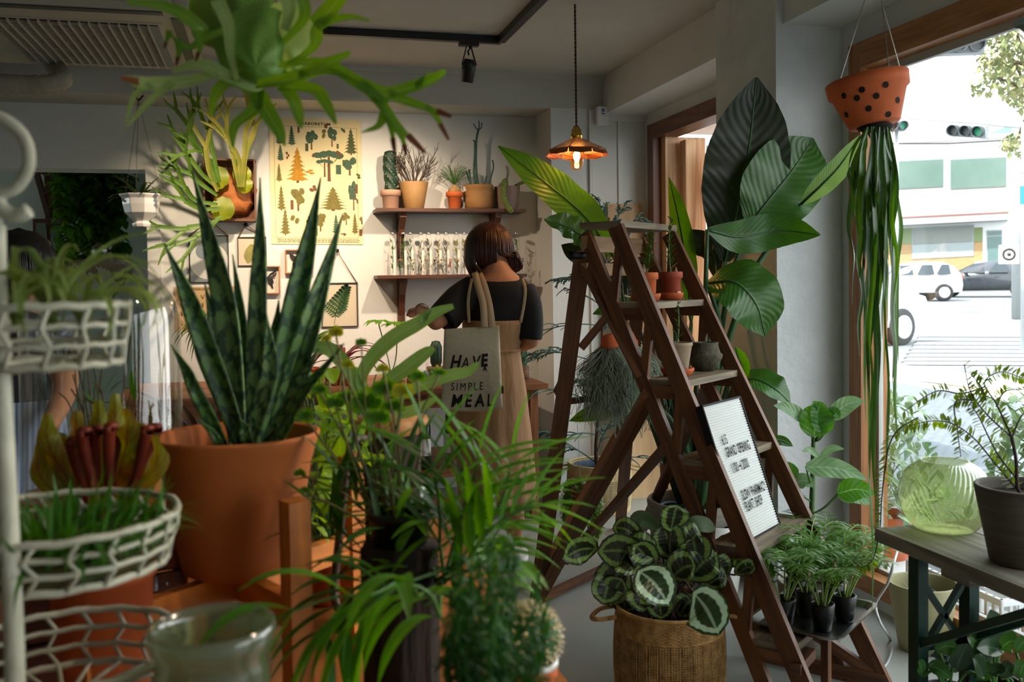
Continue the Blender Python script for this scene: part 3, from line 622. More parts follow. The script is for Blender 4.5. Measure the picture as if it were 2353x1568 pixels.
m=MB(); strap(m,[wp_(570,605,.006),wp_(574,585,.006),wp_(580,562,.006)],[.004,.032,.03,.012],up=V((0,1,0))); m.build('pale_leaf',leafm('dry_olive_leaf','#9aa070','#868c5c',tr=.1),t)
def butterfly(t,x,y,s,m1,spots=False):
    m=MB(); c=wp_(x,y,.008)
    for k in(-1,1):
        for P in ([(0,.1),(.35,.55),(.95,.95),(1,.6),(.75,.1),(.1,-.05)],[(0.05,0),(.6,.05),(.72,-.3),(.6,-.55),(.68,-.95),(.5,-.9),(.4,-.65),(.15,-.45)]):
            q=[c+V((k*a*s,-.004*abs(a),b*s)) for a,b in P]; m.add(q,[tuple(range(len(q)))[::k]],None,0,False)
        if spots:
            for i in range(14): a,b=R(.4,.9),R(.15,.75); q=c+V((k*a*s,-.006,b*s*a)); m.add([q+V((.03*s*math.cos(j*PI/3),0,.03*s*math.sin(j*PI/3))) for j in range(6)],[(5,4,3,2,1,0)],None,1,False)
    tube(m,[c+V((0,-.004,-.35*s)),c+V((0,-.006,.3*s))],.0035,6); m.build('butterfly',[m1,whitep],t)
bm=mat('black_wing','#1c1715',.8,c2='#2e2420',ns=60)
t=picframe('butterfly_case','shallow wooden case holding a plain black butterfly','display case',655,574,717,629,2.6,.035,goldw,backm=whitep); butterfly(t,687,601,.055,bm)
t=picframe('butterfly_case','shallow wooden case holding a black butterfly with white spots','display case',585,612,643,676,2.6,.035,goldw,backm=whitep); butterfly(t,612,642,.06,bm,True)
t=thing('botanical_print','old tan botanical sheet with small twig drawings, behind the cloche','print',wp_(470,760)); m=MB(); wbox(m,401,659,545,762,.001,.003); m.build('sheet',mat('tan_paper','#c2a67a',.9,c2='#b59a6c',ns=6),t)
m=MB()
for i in range(4):
    for j in range(5):
        x,y=418+j*24,676+i*20
        for k in range(5): a=R(.8,2.3); tube(m,[wp_(x,y+12,.004),wp_(x+8*math.cos(a)*1,y+12-12*math.sin(a),.004)],.0009,4)
m.build('twig_drawings',mat('brown_ink','#4a3a26',.9),t)
m=MB(); o=wp_(412,668,.0045); textmesh(m,'Les rameaux de la nature',lambda x,y:o+V((x,0,y)),size=.028,shear=.3); m.build('lettering',mat('brown_ink2','#4a3a26',.9),t)
t=thing('botanical_card','small tan card with handwritten marks, low on the wall right of the snake plant','print',wp_(700,752)); m=MB(); wbox(m,678,700,722,752,.001,.003); m.build('sheet',mat('tan_card','#c4a878',.9),t)
m=MB(); o=wp_(688,735,.0045); textmesh(m,'L A',lambda x,y:o+V((x,0,y)),size=.03,shear=.5); m.build('lettering',inks[3],t)
# shelves
def shelf(name,label,y,x0,x1,zt,hb):
    t=thing(name,label,'shelf',V(((x0+x1)/2,YB,zt-hb))); m=MB(); box2(m,(x0,5.74,zt-.02),(x1,YB,zt)); m.build('shelf_board',dwood,t,bevel=.003)
    for xx in (x0+.165,x1-.165):
        m=MB(); box2(m,(xx-.022,YB-.02,zt-hb),(xx+.022,YB,zt-.02)); box2(m,(xx-.02,5.78,zt-.05),(xx+.02,YB-.02,zt-.02))
        a=[V((xx-.018,YB-.02,zt-hb+.07)),V((xx-.018,YB-.02,zt-hb+.15)),V((xx-.018,YB-.10,zt-.05)),V((xx-.018,YB-.17,zt-.05)),V((xx-.018,YB-.09,zt-.12))]
        m.add(a+[q+V((.036,0,0)) for q in a],[(0,1,2,3,4),(9,8,7,6,5)]+[(i,5+i,5+(i+1)%5,(i+1)%5) for i in range(5)],None,0,False)
        m.build('bracket',dwood,t,bevel=.002)
    return t
shelf('wall_shelf','upper dark wooden wall shelf carrying the potted cacti','',.643,1.566,1.75,.34)
shelf('wall_shelf','lower dark wooden wall shelf carrying the glass specimen tubes','',.641,1.566,1.348,.32)
# pots on the upper shelf
ZS=1.751
def sp(x): p=at(x,478,Y=5.85); return V((p.x,5.85,ZS))
def wpx(w): return w/2/2200*6.0
sandy=mat('pinkish_clay','#b58f78',.85,c2='#a88069',ns=12); ochre=mat('ochre_pot','#9c7848',.6,c2='#8c6a3e',ns=7,bump=.1); kraft=mat('kraft_paper','#a57a48',.8,c2='#966c3e',ns=9,bump=.35,bs=12)
p=sp(898); t=thing('potted_cactus','twisted dark columnar cactus in a small pinkish clay pot','cactus',p)
m=MB(); lathe(m,p,potprof(wpx(46),wpx(34),.115,.006,.035),28); m.build('pot',sandy,t); m=MB(); disc(m,p,wpx(38),z=.1); m.build('soil',G['soil'],t)
m=MB(); n=40; vs=[];uv=[]
for i in range(n):
    q=i/(n-1); c=p+V((.004*math.sin(q*7),0,.09+.265*q)); rr=.042*(1-.12*abs(q-.5))*(1 if q<.93 else math.sqrt(max(0,1-((q-.93)/.075)**2))+.02)
    for k in range(30): a=2*PI*k/30; r_=rr*(.72+.28*abs(math.cos(2.5*(a+q*5.5)))**.6*(1)); vs.append(c+V((math.cos(a)*r_,math.sin(a)*r_,0)))
m.add(vs,[(i*30+k,i*30+(k+1)%30,(i+1)*30+(k+1)%30,(i+1)*30+k) for i in range(n-1) for k in range(30)]); cactm=mat('dark_cactus','#1d3a26',.5,c2='#15301f',ns=20); m.build('cactus_body',cactm,t)
m=MB()
for k in range(5):
    for i in range(16): q=i/16; a=2*PI*k/5-q*5.5; c=p+V((.042*math.cos(a),.042*math.sin(a),.1+.25*q)); ball(m,c,.0022,6); tube(m,[c,c+V((math.cos(a),math.sin(a),.3))*.007],.0005,3)
tag(m.build('spines',mat('pale_spine','#cfc9b0',.7),t),kind='stuff')
p=sp(952); t=thing('potted_twig_plant','bare branching twig plant in a large ochre pot on the upper shelf','plant',p)
m=MB(); lathe(m,p,potprof(wpx(65),wpx(43),.165),32); m.build('pot',ochre,t); m=MB(); disc(m,p,wpx(58),z=.145); m.build('soil',G['soil'],t)
m=MB()
def twig(m,b,d,L,r,dep,rs=.35):
    pts=[b]; dd=d.normalized()
    for i in range(4): dd=(dd+rv(.12)+V((0,0,.03))).normalized(); pts.append(pts[-1]+dd*L/4)
    tube(m,pts,lin([r,r*.7],5),5)
    if dep:
        for k in range(random.choice((2,2,3))): twig(m,pts[random.choice((2,3,4))],dd+rv(rs*1.6),L*R(.45,.7),r*.7,dep-1,rs)
for i in range(15): a=2*PI*i/15; twig(m,p+V((.02*math.cos(a),.02*math.sin(a),.14)),V((math.cos(a)*R(.3,1),-abs(math.sin(a))*.35*(1 if i%3 else -.4),R(.7,1.1))),R(.12,.17),.0035,2)
m.build('twigs',mat('dark_twig','#4b3c30',.8),t)
p=sp(1045); t=thing('potted_bulb','swollen bulb with grassy curls in a small orange clay pot','plant',p)
m=MB(); lathe(m,p,potprof(wpx(40),wpx(26),.108,.005,.03),28); m.build('pot',G['terra'],t)
m=MB(); lathe(m,p+V((0,0,.1)),[(.035,0),(.042,.012),(.038,.028),(.018,.042),(.008,.055)],20); m.build('bulb',mat('bulb_skin','#c3a06c',.7,c2='#8c6b42',ns=30),t)
m=MB()
for i in range(60):
    a=R(0,2*PI); d=V((math.cos(a)*R(.1,.8),math.sin(a)*.5,1)); b=p+V((0,0,.15)); pts=[b]
    for k in range(6): d=(d.normalized()+rv(.22)+V((math.cos(a),0,-.0))*.12).normalized(); pts.append(pts[-1]+d*R(.02,.026))
    tube(m,pts,.0011,4)
tag(m.build('grassy_leaves',G['stem'],t),kind='stuff')
p=sp(1101); t=thing('potted_pencil_plant','pencil-stemmed succulent in a folded kraft paper pot','plant',p)
m=MB(); lathe(m,p,[(.001,0),(.07,0),(.085,.01),(.092,.06),(.088,.085),(.092,.1),(.088,.125),(.094,.13),(.094,.15),(.086,.152),(.08,.12)],16,wob=lambda a,i:1+.05*math.sin(3*a+i*.6)); m.build('paper_pot',kraft,t)
m=MB(); disc(m,p,.085,z=.12); m.build('soil',G['soil'],t); m=MB(); obox(m,p+V((-.095,-.03,.125)),V((.008,.004,0)),V((.001,-.001,0)),zz*.014); m.build('price_tag',whitep,t)
m=MB()
for P,r_ in (([(0,0,.12),(-.015,0,.25),(-.012,0,.42),(.002,-.01,.50)],.007),([(-.01,0,.12),(-.03,0,.22),(-.022,.0,.36),(-.018,.01,.43)],.006),([(.05,0,.12),(.07,0,.18),(.095,.0,.26),(.09,0,.31)],.005),([(-.05,0,.12),(-.055,0,.2),(-.06,0,.25)],.006),([(.02,0,.12),(.04,0,.17),(.05,0,.21)],.005),([(-.04,.02,.12),(-.052,.02,.17),(-.075,.02,.24)],.005),([(0,-.01,.49),(-.015,-.01,.505),(-.03,-.01,.53)],.0035),([(0,-.01,.49),(.006,-.01,.52),(.004,-.01,.55)],.0035),([(0,-.01,.49),(.02,-.01,.51),(.022,-.01,.54)],.0035),([(-.02,.01,.42),(-.03,.01,.435)],.004)):
    tube(m,cr([p+V(q) for q in P],5),r_,8)
m.build('pencil_stems',mat('bluegreen_stem','#2f5a46',.5),t)
p=sp(1166); t=thing('potted_tail_cactus','drooping hairy tail cactus in a brownish pot at the shelf end','cactus',p)
m=MB(); lathe(m,p,potprof(wpx(60),wpx(45),.145),32); m.build('pot',mat('mauve_brown_pot','#8a6a5a',.7,c2='#9a8a82',ns=2),t); m=MB(); disc(m,p,wpx(54),z=.125); m.build('soil',G['soil'],t)
m=MB(); tube(m,cr([p+V(q) for q in((-.02,-.03,.12),(-.03,-.07,.17),(-.05,-.10,.12),(-.045,-.11,.05),(-.02,-.12,.0),(.0,-.12,-.025))],6),[.019]*28+[.016]*2+[.01],12); tube(m,cr([p+V(q) for q in((.03,0,.13),(.07,-.02,.16),(.12,-.03,.18))],5),.011,8)
m.build('tail_stem',mat('hairy_green','#7d8a45',.9,c2='#5c6c34',ns=90,bump=.5),t)
# specimen tubes: tall with cap, small with cork; dried plants inside
capm=mat('silver_cap','#b9b7b0',.3,.9); corkm=mat('cork','#b58c5a',.9); gls=[leafm('dried_green','#3c6a34','#54803e',tr=.2),leafm('dried_straw','#b8a35a','#8d7c46',tr=.2),leafm('dried_yellow','#b9b52c','#90942a',tr=.2),leafm('dried_bronze','#7c7a4c','#5a5a38',tr=.2),leafm('dried_pink','#c0907c','#a87860',tr=.2)]
ZL=1.349
def vial(x,yy,h,r,label,group,gi,strip=True,small=False):
    q=at(x,632,Y=yy); p=V((q.x,yy,ZL)); t=thing('specimen_tube' if not small else 'specimen_vial',label,'glass tube' if not small else 'vial',p,group)
    m=MB(); n_=r*.55; lathe(m,p,[(.0005,.001),(r*.9,.001),(r,.006),(r,h*.88),(r*.85,h*.92),(n_,h*.94),(n_,h*.97)],16); m.build('glass_body',G['glass'],t)
    m=MB(); lathe(m,p,[(n_*1.25,h*.955),(n_*1.3,h*.96),(n_*1.3,h),(.0005,h)],14); m.build('cap',capm if not small else corkm,t)
    m=MB()
    for i in range(26 if not small else 10):
        z=.02+R(0,h*.72); a=R(0,2*PI); b=p+V((r*.3*math.cos(a),r*.3*math.sin(a),z)); leaf(m,b,V((math.cos(a)*.6,math.sin(a)*.6,1)),R(.018,.034)*(.7 if small else 1),R(.003,.007),-.1,n=2,nv=1,sm=1,shape=[.2,1,.1])
    tube(m,[p+V((0,0,.01)),p+V((.002,0,h*.82))],.0012,4); m.build('dried_sprig',gls[gi],t)
    if strip: m=MB(); box2(m,p+V((.002,-r-.003,.0)),p+V((.016,-r-.001,h*.58))); m.build('paper_strip',whitep,t)
tall=[(903,0),(928,0),(944,0),(968,3),(986,3),(1008,1),(1026,3),(1050,2),(1068,1),(1188,0)]
dsc=['sparse dark leaves','dense green leaves','paired green leaves','fine grey-brown twigs','brown-green sprigs','pale straw','bronze moss','bright yellow leaves','pale stalks','green leaves']
for i,(x,g_) in enumerate(tall): vial(x,5.86,.262,.0215,'tall capped glass tube of %s, %s'%(dsc[i],['at the left end of the row','just right of the shelf bracket','second right of the bracket','third right of the bracket','fourth right of the bracket','fifth right of the bracket','sixth right of the bracket','beside the woman\'s head','touching the woman\'s hair on its left','right of the woman\'s head'][i]),'tall specimen tubes on the lower shelf',g_,x!=1188)
for i,(x,g_) in enumerate([(921,0),(948,0),(980,1),(1000,3),(1017,3),(1036,4),(1052,0),(1200,0)]): vial(x,5.79,.095,.018,'small corked vial in front of the tall tubes, %s'%['leftmost with green leaves','second from left, green leaves','third from left, straw ring','fourth from left, brown twig','fifth from left, pale bits','with pink petals','with yellow-green leaves','right of the woman\'s curls'][i],'small vials on the lower shelf',g_,False,True)
# ================================================================ CEILING, ALCOVE, TABLE BY THE WALL
trackm=mat('black_track','#17181a',.4)
m=MB(); zt=CEIL-.02; a=at(1150,93,Z=zt); l=V((-1.6,a.y-.02,zt)); f_=at(1150,93,Z=zt); f_=V((a.x+.02,1.2,zt))
bar(m,a,l,.036,.036); bar(m,a-V((0,.018,0)),f_,.036,.036); lt=m.build('track_rail',trackm,bevel=.002); tag(lt,'L-shaped black lighting track fixed to the ceiling','light track')
def trackspot(x,yy,tgt,e,label):
    b=V((x,yy,zt-.02)); t=thing('track_spotlight',label,'spotlight',b,'spotlights on the black track'); m=MB(); box2(m,b+V((-.05,-.018,-.02)),b+V((.05,.018,.002))); m.build('adapter',trackm,t)
    h=b+V((0,0,-.115)); m=MB(); tube(m,[b,b+V((.006,0,-.03)),b+V((-.004,0,-.045)),h+V((0,0,.05))],.005,6)
    for s in(-1,1): bar(m,b+V((s*.01,0,-.015)),h+V((s*.037,0,-.0)),.005,.014,up=V((0,1,0)))
    m.build('yoke',trackm,t)
    m=MB(); d=(V(tgt)-h).normalized() if e else V((0,0,-1)); d=(d+V((0,0,-2.2))).normalized(); lathe(m,h-d*.03,[(.001,0),(.026,0),(.031,.02),(.036,.05),(.034,.052),(.032,.115),(.028,.115),(.026,.05),(.001,.05)],24,ax=d); m.build('lamp_head',trackm,t)
    m=MB(); disc(m,h-d*.03,.026,ax=d,z=.075); m.build('lamp_glass',mat('warm_lamp_face','#ffd9a8',.4,em='#ffcf98',es=6),t)
    if e: spot(h+d*.10,tgt,e,1.5,.9)
a1=at(1067,100,Z=zt); WA=a.y
trackspot(a1.x,WA-.01,(.45,5.95,1.25),60,'black track spotlight hanging in the clear at the corner end of the track')
trackspot(.12,WA-.015,(.75,5.95,1.3),50,'black track spotlight hidden behind the big staghorn fern')
trackspot(-.12,WA-.02,(-.2,5.95,1.2),58,'black track spotlight at the far left, behind the shield fronds of the staghorn fern')
for x,y in ((a.x+.02,2.2),(a.x+.02,1.35)):  # unseen spotlights added on the track as foreground fill
    trackspot(x,y,(-.2,1.6,.7),0,'added black fill spotlight above the ladder, out of view' if y>2 else 'added black fill spotlight above the camera, out of view'); 
spot((a.x,1.35,zt-.2),(.0,1.7,.75),55,1.5,.9)  # added fill lamp, out of view, brightens the foreground table
spot((a.x,2.2,zt-.2),(-.2,2.4,.8),45,1.5,.9)  # second added fill lamp, also unseen
# air conditioner in the ceiling
acm=mat('beige_ac_plastic','#b3ae9b',.5); z0=2.43; p00=at(395,26,Z=z0); p11=at(497,163,Z=z0); xr=(p00.x+p11.x)/2; y0_,y1_=p00.y,p11.y
t=thing('air_conditioner','beige ceiling air conditioner with a wide grille at upper left','air conditioner',(xr-.6,(y0_+y1_)/2,z0))
m=MB(); box2(m,(xr-1.5,y0_,z0),(xr,y1_,z0+.03)); box2(m,(xr-1.42,y0_+.06,z0+.03),(xr-.08,y1_-.06,CEIL-.012)); m.build('casing',acm,t,bevel=.012)
g0=at(75,140,Z=z0); g1=at(400,152,Z=z0); g2=at(365,56,Z=z0); gx0,gx1=g0.x,(g1.x+g2.x)/2; gy1,gy0=(g0.y+g1.y)/2,g2.y
m=MB(); box2(m,(gx0-.02,gy0-.02,z0-.004),(gx1+.02,gy0,z0+.001)); box2(m,(gx0-.02,gy1,z0-.004),(gx1+.02,gy1+.02,z0+.001)); box2(m,(gx0-.02,gy0,z0-.004),(gx0,gy1,z0+.001)); box2(m,(gx1,gy0,z0-.004),(gx1+.02,gy1,z0+.001))
n=17
for i in range(1,n): x=gx0+(gx1-gx0)*i/n; box2(m,(x-.003,gy0,z0-.018),(x+.003,gy1,z0+.0))
for j in range(1,26): y=gy0+(gy1-gy0)*j/26; box2(m,(gx0,y-.0025,z0-.012),(gx1,y+.0025,z0+.0))
m.build('grille',acm,t)
m=MB(); box2(m,(gx0,gy0,z0-.002),(gx1,gy1,z0-.0005)); m.build('filter_mesh',mat('dark_filter','#33322c',.9),t)
for yy in (y0_-.06,): m=MB(); box2(m,(xr-1.4,y0_+.012,z0-.006),(xr-.1,y0_+.055,z0)); m.build('air_flap',mat('dark_flap','#4a4940',.5),t,bevel=.005)
m=MB(); box2(m,(xr-.075,y0_+.1,z0-.006),(xr-.03,y1_-.08,z0)); m.build('air_flap',mat('dark_flap2','#4a4940',.5),t,bevel=.005)
pm=mat('wrapped_pipe_lagging','#aaa592',.8,c2='#98937f',ns=18,bump=.5,bs=30)
m=MB(); P=cr([at(-60,190,d=4.6),at(0,192,d=4.6),at(60,195,d=4.62),at(118,193,d=4.65),at(143,180,d=4.7),at(120,145,d=4.85),at(105,120,d=5.0)],8); tube(m,P,[.052 if i<5 else .047+.003*math.sin(i*2.1) for i in range(len(P))],16); tag(m.build('insulated_pipe',pm),'bent beige lagged pipe beneath the air conditioner','pipe')
# pendant lamp
b=at(1325,345,d=4.35); t=thing('pendant_lamp','pendant lamp with a scalloped copper and glass shade, lit bulb','pendant lamp',V((b.x,b.y,CEIL)))
top=at(1323,295,d=4.35); top=V((b.x,b.y,top.z)); m=MB()
c0=V((b.x,b.y,CEIL)); 
for s in(0,PI): tube(m,[c0.lerp(top,i/90)+V((.0028*math.cos(i*1.1+s),.0028*math.sin(i*1.1+s),0)) for i in range(91)],.003,5)
m.build('twisted_cord',mat('brown_cord','#4a3020',.8),t)
brass=mat('brass','#c9a24a',.25,1); copper=mat('copper_foil','#a5603a',.35,.9)
m=MB(); lathe(m,top-zz*.052,[(.001,.062),(.012,.062),(.016,.05),(.022,.046),(.022,.03),(.026,.026),(.026,.006),(.02,0)],24); m.build('brass_holder',brass,t)
sz=top.z-.05; n=8; m=MB(); mg=MB(); m2=MB(); tilt=lambda p:p
def sh(a,r,z): return V((b.x+r*math.cos(a),b.y+r*math.sin(a),sz+z))
for k in range(n):
    a0,a1_=2*PI*k/n+.2,2*PI*(k+1)/n+.2; g=[sh(a0,.026,0),sh(a1_,.026,0),sh(a1_,.135,-.052),sh(a0,.135,-.052)]
    mg.add(g,[(0,1,2,3)],[(0,0),(1,0),(1,1),(0,1)],0,False)
    a2,a3=a0+.03,a1_-.03; q=[sh(a0,.135,-.052),sh(a1_,.135,-.052),sh(a3,.142,-.072),sh((a0+a1_)/2,.146,-.078),sh(a2,.142,-.072)]; m2.add(q,[(0,1,2,3,4)],None,0,False)
    tube(m,[sh(a0,.026,0),sh(a0,.137,-.053)],.0022,5); tube(m,[sh(a0,.136,-.052),sh(a1_,.136,-.052)],.0025,5)
m.build('copper_ribs',copper,t); m2.build('copper_skirt',copper,t,solid=.002)
mgm=mat('patterned_amber_glass','#d8c3a4',.25,trans=.6,bump=.6,bs=90); mg.build('glass_panels',mgm,t,solid=.002)
m=MB(); bz=sz-.01; lathe(m,V((b.x,b.y,bz-.13)),[(.0005,0),(.018,.004),(.030,.02),(.034,.042),(.031,.068),(.022,.1),(.015,.13)],24); m.build('bulb_glass',glassm('amber_bulb_glass','#ffdba0'),t)
m=MB()
for k in range(6): a_=k*PI/3; tube(m,[V((b.x+.009*math.cos(a_),b.y+.009*math.sin(a_),bz-.03)),V((b.x+.007*math.cos(a_+.5),b.y+.007*math.sin(a_+.5),bz-.095))],.0022,5)
m.build('filament',mat('glowing_filament','#ffd08a',.5,em='#ffc074',es=45),t)
light('pendant_bulb_light','POINT',(b.x,b.y,bz-.065),5,(1,.68,.4),shadow_soft_size=.02)
# motion sensor
c=V((2.05,YP,at(1384,270,Y=YP).z)); c.x=at(1384,270,Y=YP-.05).x; t=thing('motion_sensor','small white motion sensor with a blue badge on the pier','sensor',c)
m=MB(); box2(m,c+V((-.035,-.065,-.055)),c+V((.035,-.02,.055))); box2(m,c+V((-.03,-.066,-.045)),c+V((.03,-.06,.005))); m.build('sensor_body',mat('sensor_white','#dfe0de',.4),t,bevel=.006)
m=MB(); lathe(m,c+V((-.03,0,0)),[(.05,0),(.05,.012),(.001,.012)],20,ax=(0,-1,0)); box2(m,c+V((-.012,-.03,-.012)),c+V((.012,0,.012))); m.build('wall_bracket',mat('sensor_white2','#d6d7d5',.4),t)
m=MB(); disc(m,c+V((0,-.0655,.032)),.010,ax=(0,-1,0)); q=c+V((-.008,-.067,.029)); m.build('blue_badge',mat('badge_blue','#2c52a0',.4),t); m=MB(); textmesh(m,'cap',lambda x,y:q+V((x,0,y)),size=.009); m.build('lettering',mat('badge_white','#eeeeee',.5),t)
m=MB(); obox(m,c+V((0,-.0655,.012)),V((.009,0,0)),V((0,.001,0)),zz*.003); m.build('sensor_slot',G['black'],t)
# plywood board leaning by the door
t0=at(1467,1157,Z=0); plyb=wood('light_plywood','#b99a70','#a3835a',.6,(1.2,9,1),bump=.05)
x0=at(1408,500,Y=YP-.12).x; x1=at(1488,500,Y=YP-.12).x; zt_=at(1450,468,Y=YP-.06).z
m=MB(); P=[V((x0,YP-.30,0)),V((x1,YP-.30,0)),V((x1,YP-.03,zt_)),V((x0,YP-.03,zt_))]; m.add(P+[q+V((0,.018,0)) for q in P],[(0,1,2,3),(7,6,5,4),(0,4,5,1),(1,5,6,2),(2,6,7,3),(3,7,4,0)],[(q.z,q.x) for q in P]*2,0,False)
tag(m.build('plywood_board',plyb),'tall plain plywood board leaning against the white pier','board')
# ---- alcove
p=V((at(120,395,Y=7.5).x,7.5,0)); zs=at(120,392,Y=7.35).z+.02
t=thing('alcove_shelf','brown bracketed shelf seen from below in the grey alcove','shelf',V((p.x,7.5,zs-.4)))
xa,xb=at(72,390,Y=7.3).x,at(172,390,Y=7.3).x; m=MB(); box2(m,(xa,7.05,zs),(xb+.1,7.55,zs+.025)); m.build('shelf_board',twood,t)
for xx in (xa+.06,xb-.12):
    m=MB(); box2(m,(xx-.02,7.5,zs-.42),(xx+.02,7.55,zs)); box2(m,(xx-.02,7.1,zs-.04),(xx+.02,7.5,zs)); bar(m,(xx,7.52,zs-.34),(xx,7.14,zs-.03),.035,.03); m.build('bracket',dwood,t)
poth=leafm('pothos_leaf','#2f5e22','#3f7a2c',mid='#6a9a4a',rough=.3)
p=V((at(215,400,Y=7.1).x,7.1,zs)); m=MB()
t=thing('hanging_pothos','dark green pothos trailing down in a thick column inside the alcove','plant',p+V((0,0,-.0)))
m2=MB(); lathe(m2,p+V((0,0,.0)),potprof(.11,.08,.18),20); m2.build('pot',sandy,t)
m3=MB()
for k in range(16):
    a=R(0,2*PI); r_=R(.05,.22); L_=R(.3,.95) if k%2 else R(.6,1.05); q=[p+V((.08*math.cos(a),.08*math.sin(a),.17)),p+V((.14*math.cos(a),.1*math.sin(a),.12))]
    for i in range(1,7): q.append(p+V((r_*math.cos(a)+R(-.03,.03),r_*.6*math.sin(a)-.08,.1-L_*i/6)))
    c_=cr(q,4); tube(m3,c_,.004,4)
    for i in range(2,len(c_)):
        for _ in range(2): leaf(m,c_[i],V((R(-1,1),R(-1.2,.2),R(-.5,.5))),R(.09,.14),R(.03,.048),.9,[.15,.9,1,.8,.5,.05],n=3,nv=1,sm=2)
m.build('leaves',poth,t); m3.build('vines',G['stem'],t)
m=MB(); q=V((at(90,545,Y=7.53).x,7.53,at(90,545,Y=7.53).z)); 
t=thing('small_picture','small dark-framed picture on the alcove wall beside the dark-haired person','picture',q); box2(m,q+V((-.035,-.02,-.13)),q+V((.075,.0,.13))); m.build('frame',dwood,t,bevel=.004); m=MB(); box2(m,q+V((-.015,-.022,-.1)),q+V((.055,-.018,.1))); m.build('picture_sheet',mat('grey_green_sheet','#6f7f6c',.8),t)
# hanging white pot on chains
hk=at(322,205,Y=YP-.05); pc=V((hk.x,YP-.14,at(330,522,Y=YP-.14).z)); 
t=thing('hanging_pot','white faceted ceramic pot with a dark fishbone plant, hung on thin chains','hanging plant',pc)
wc=mat('white_ceramic','#dddbd4',.15,coat=.5); m=MB(); lathe(m,pc,[(.001,0),(.045,.0),(.05,.018),(.04,.03),(.055,.045),(.085,.075),(.095,.12),(.098,.15),(.112,.168),(.112,.175),(.098,.172),(.09,.13)],8,a0=.3,a1=.3+2*PI); o=m.build('pot',wc,t,bevel=.003); o.data.polygons.foreach_set('use_smooth',[False]*len(o.data.polygons))
m=MB(); hz=hk.z-.06
for a in (0.4,2.5,4.6): 
    A=pc+V((.107*math.cos(a),.107*math.sin(a),.175)); B=V((pc.x,pc.y,hz-.02)); n=70
    for i in range(n): q=A.lerp(B,i/n); q2=A.lerp(B,(i+.8)/n); s=V((.003,0,0)) if i%2 else V((0,.003,0)); tube(m,[q-s,q2-s,q2+s,q+s],.0009,3,closed=True)
m.build('chains',mat('thin_chain','#6c655a',.5,.6),t)
m=MB(); tube(m,cr([V((pc.x,YP-.03,hk.z+.03)),V((pc.x-.0,YP-.07,hk.z+.055)),V((pc.x+.015,YP-.14,hk.z+.035)),V((pc.x-.015,YP-.14,hk.z-.03)),V((pc.x,YP-.14,hk.z-.075)),V((pc.x+.025,YP-.14,hk.z-.05))],6),.005,6); m.build('hook',G['iron'],t)
fz=leafm('fishbone_leaf','#2a4a26','#22401f',rough=.4); m=MB()
for k in range(17):
    a=R(0,2*PI); d=V((math.cos(a),math.sin(a)*.6,R(.5,1.6))); P=[pc+V((0,0,.15))]; dd=d.normalized()
    for i in range(7): P.append(P[-1]+dd*R(.022,.034)); dd=(dd+V((math.cos(a)*.1,0,-.22 if d.z<1 else -.06))).normalized()
    P=cr(P,3); strap(m,P,[.004]+[.016,.006]*10+[.003],sm=1,nv=1,fold=.1)
m.build('zigzag_leaves',fz,t)
# ---- long wall table
TZ=.742; tx0,tx1,ty0,ty1=-.75,1.47,4.98,5.86
t=thing('side_table','long worn wooden display table along the back wall behind the woman','table',((tx0+tx1)/2,(ty0+ty1)/2,0))
m=MB(); 
for i in range(4): y=ty0+(ty1-ty0)*i/4; box2(m,(tx0,y,TZ-.03),(tx1,y+(ty1-ty0)/4-.003,TZ))
m.build('tabletop',twood,t,bevel=.004)
m=MB(); box2(m,(tx0+.06,ty0+.05,TZ-.11),(tx1-.06,ty0+.07,TZ-.03)); box2(m,(tx0+.06,ty1-.07,TZ-.11),(tx1-.06,ty1-.05,TZ-.03)); box2(m,(tx1-.08,ty0+.05,TZ-.11),(tx1-.06,ty1-.05,TZ-.03)); m.build('apron',twood,t)
for x in (tx0+.07,tx1-.07):
    for y in (ty0+.06,ty1-.06): m=MB(); box2(m,(x-.022,y-.022,0),(x+.022,y+.022,TZ-.03)); m.build('leg',twood,t,bevel=.003)
m=MB(); box2(m,(tx0+.05,ty0+.04,.26),(tx1-.05,ty1-.04,.285)); box2(m,(tx1-.085,ty0+.06,.10),(tx1-.055,ty1-.06,.13)); box2(m,(tx0+.07,ty0+.045,.085),(tx1-.07,ty0+.07,.14)); m.build('lower_shelf',twood,t)
def tp(x,y=None,Y=None,z=TZ): q=at(x,880,Y=Y); return V((q.x,Y,z+.001))
cg=mat('cactus_green','#4c7a3c',.6,c2='#3a6430',ns=20); cb=mat('blue_green_cactus','#6d9a86',.6); cy=mat('ochre_cactus','#a08a35',.7,c2='#7a6a28',ns=30); pebble=mat('tan_gravel','#8a6a48',.9,c2='#5f452e',ns=120,bump=.5)
k=0
names=['globe','stubby','pale domed','grey-blue jointed','ochre spiny','tiny columnar','dark ribbed','white woolly','pale bead-like','round dark','yellowish','slim green']
pos=[738,752,768,886,899,912,925,941,955,978,992,1005,1028,1041]
places=['at the far left of the row','second from the left','third from the left, by the fronds','just right of the grey-green frond','next to the frond','sixth from the left','seventh from the left','beside the tallest vial','ninth from the left','in front of the tall ribbed cactus','below the glass planter','right of the glass planter front','second from the tote bag','nearest the tote bag']
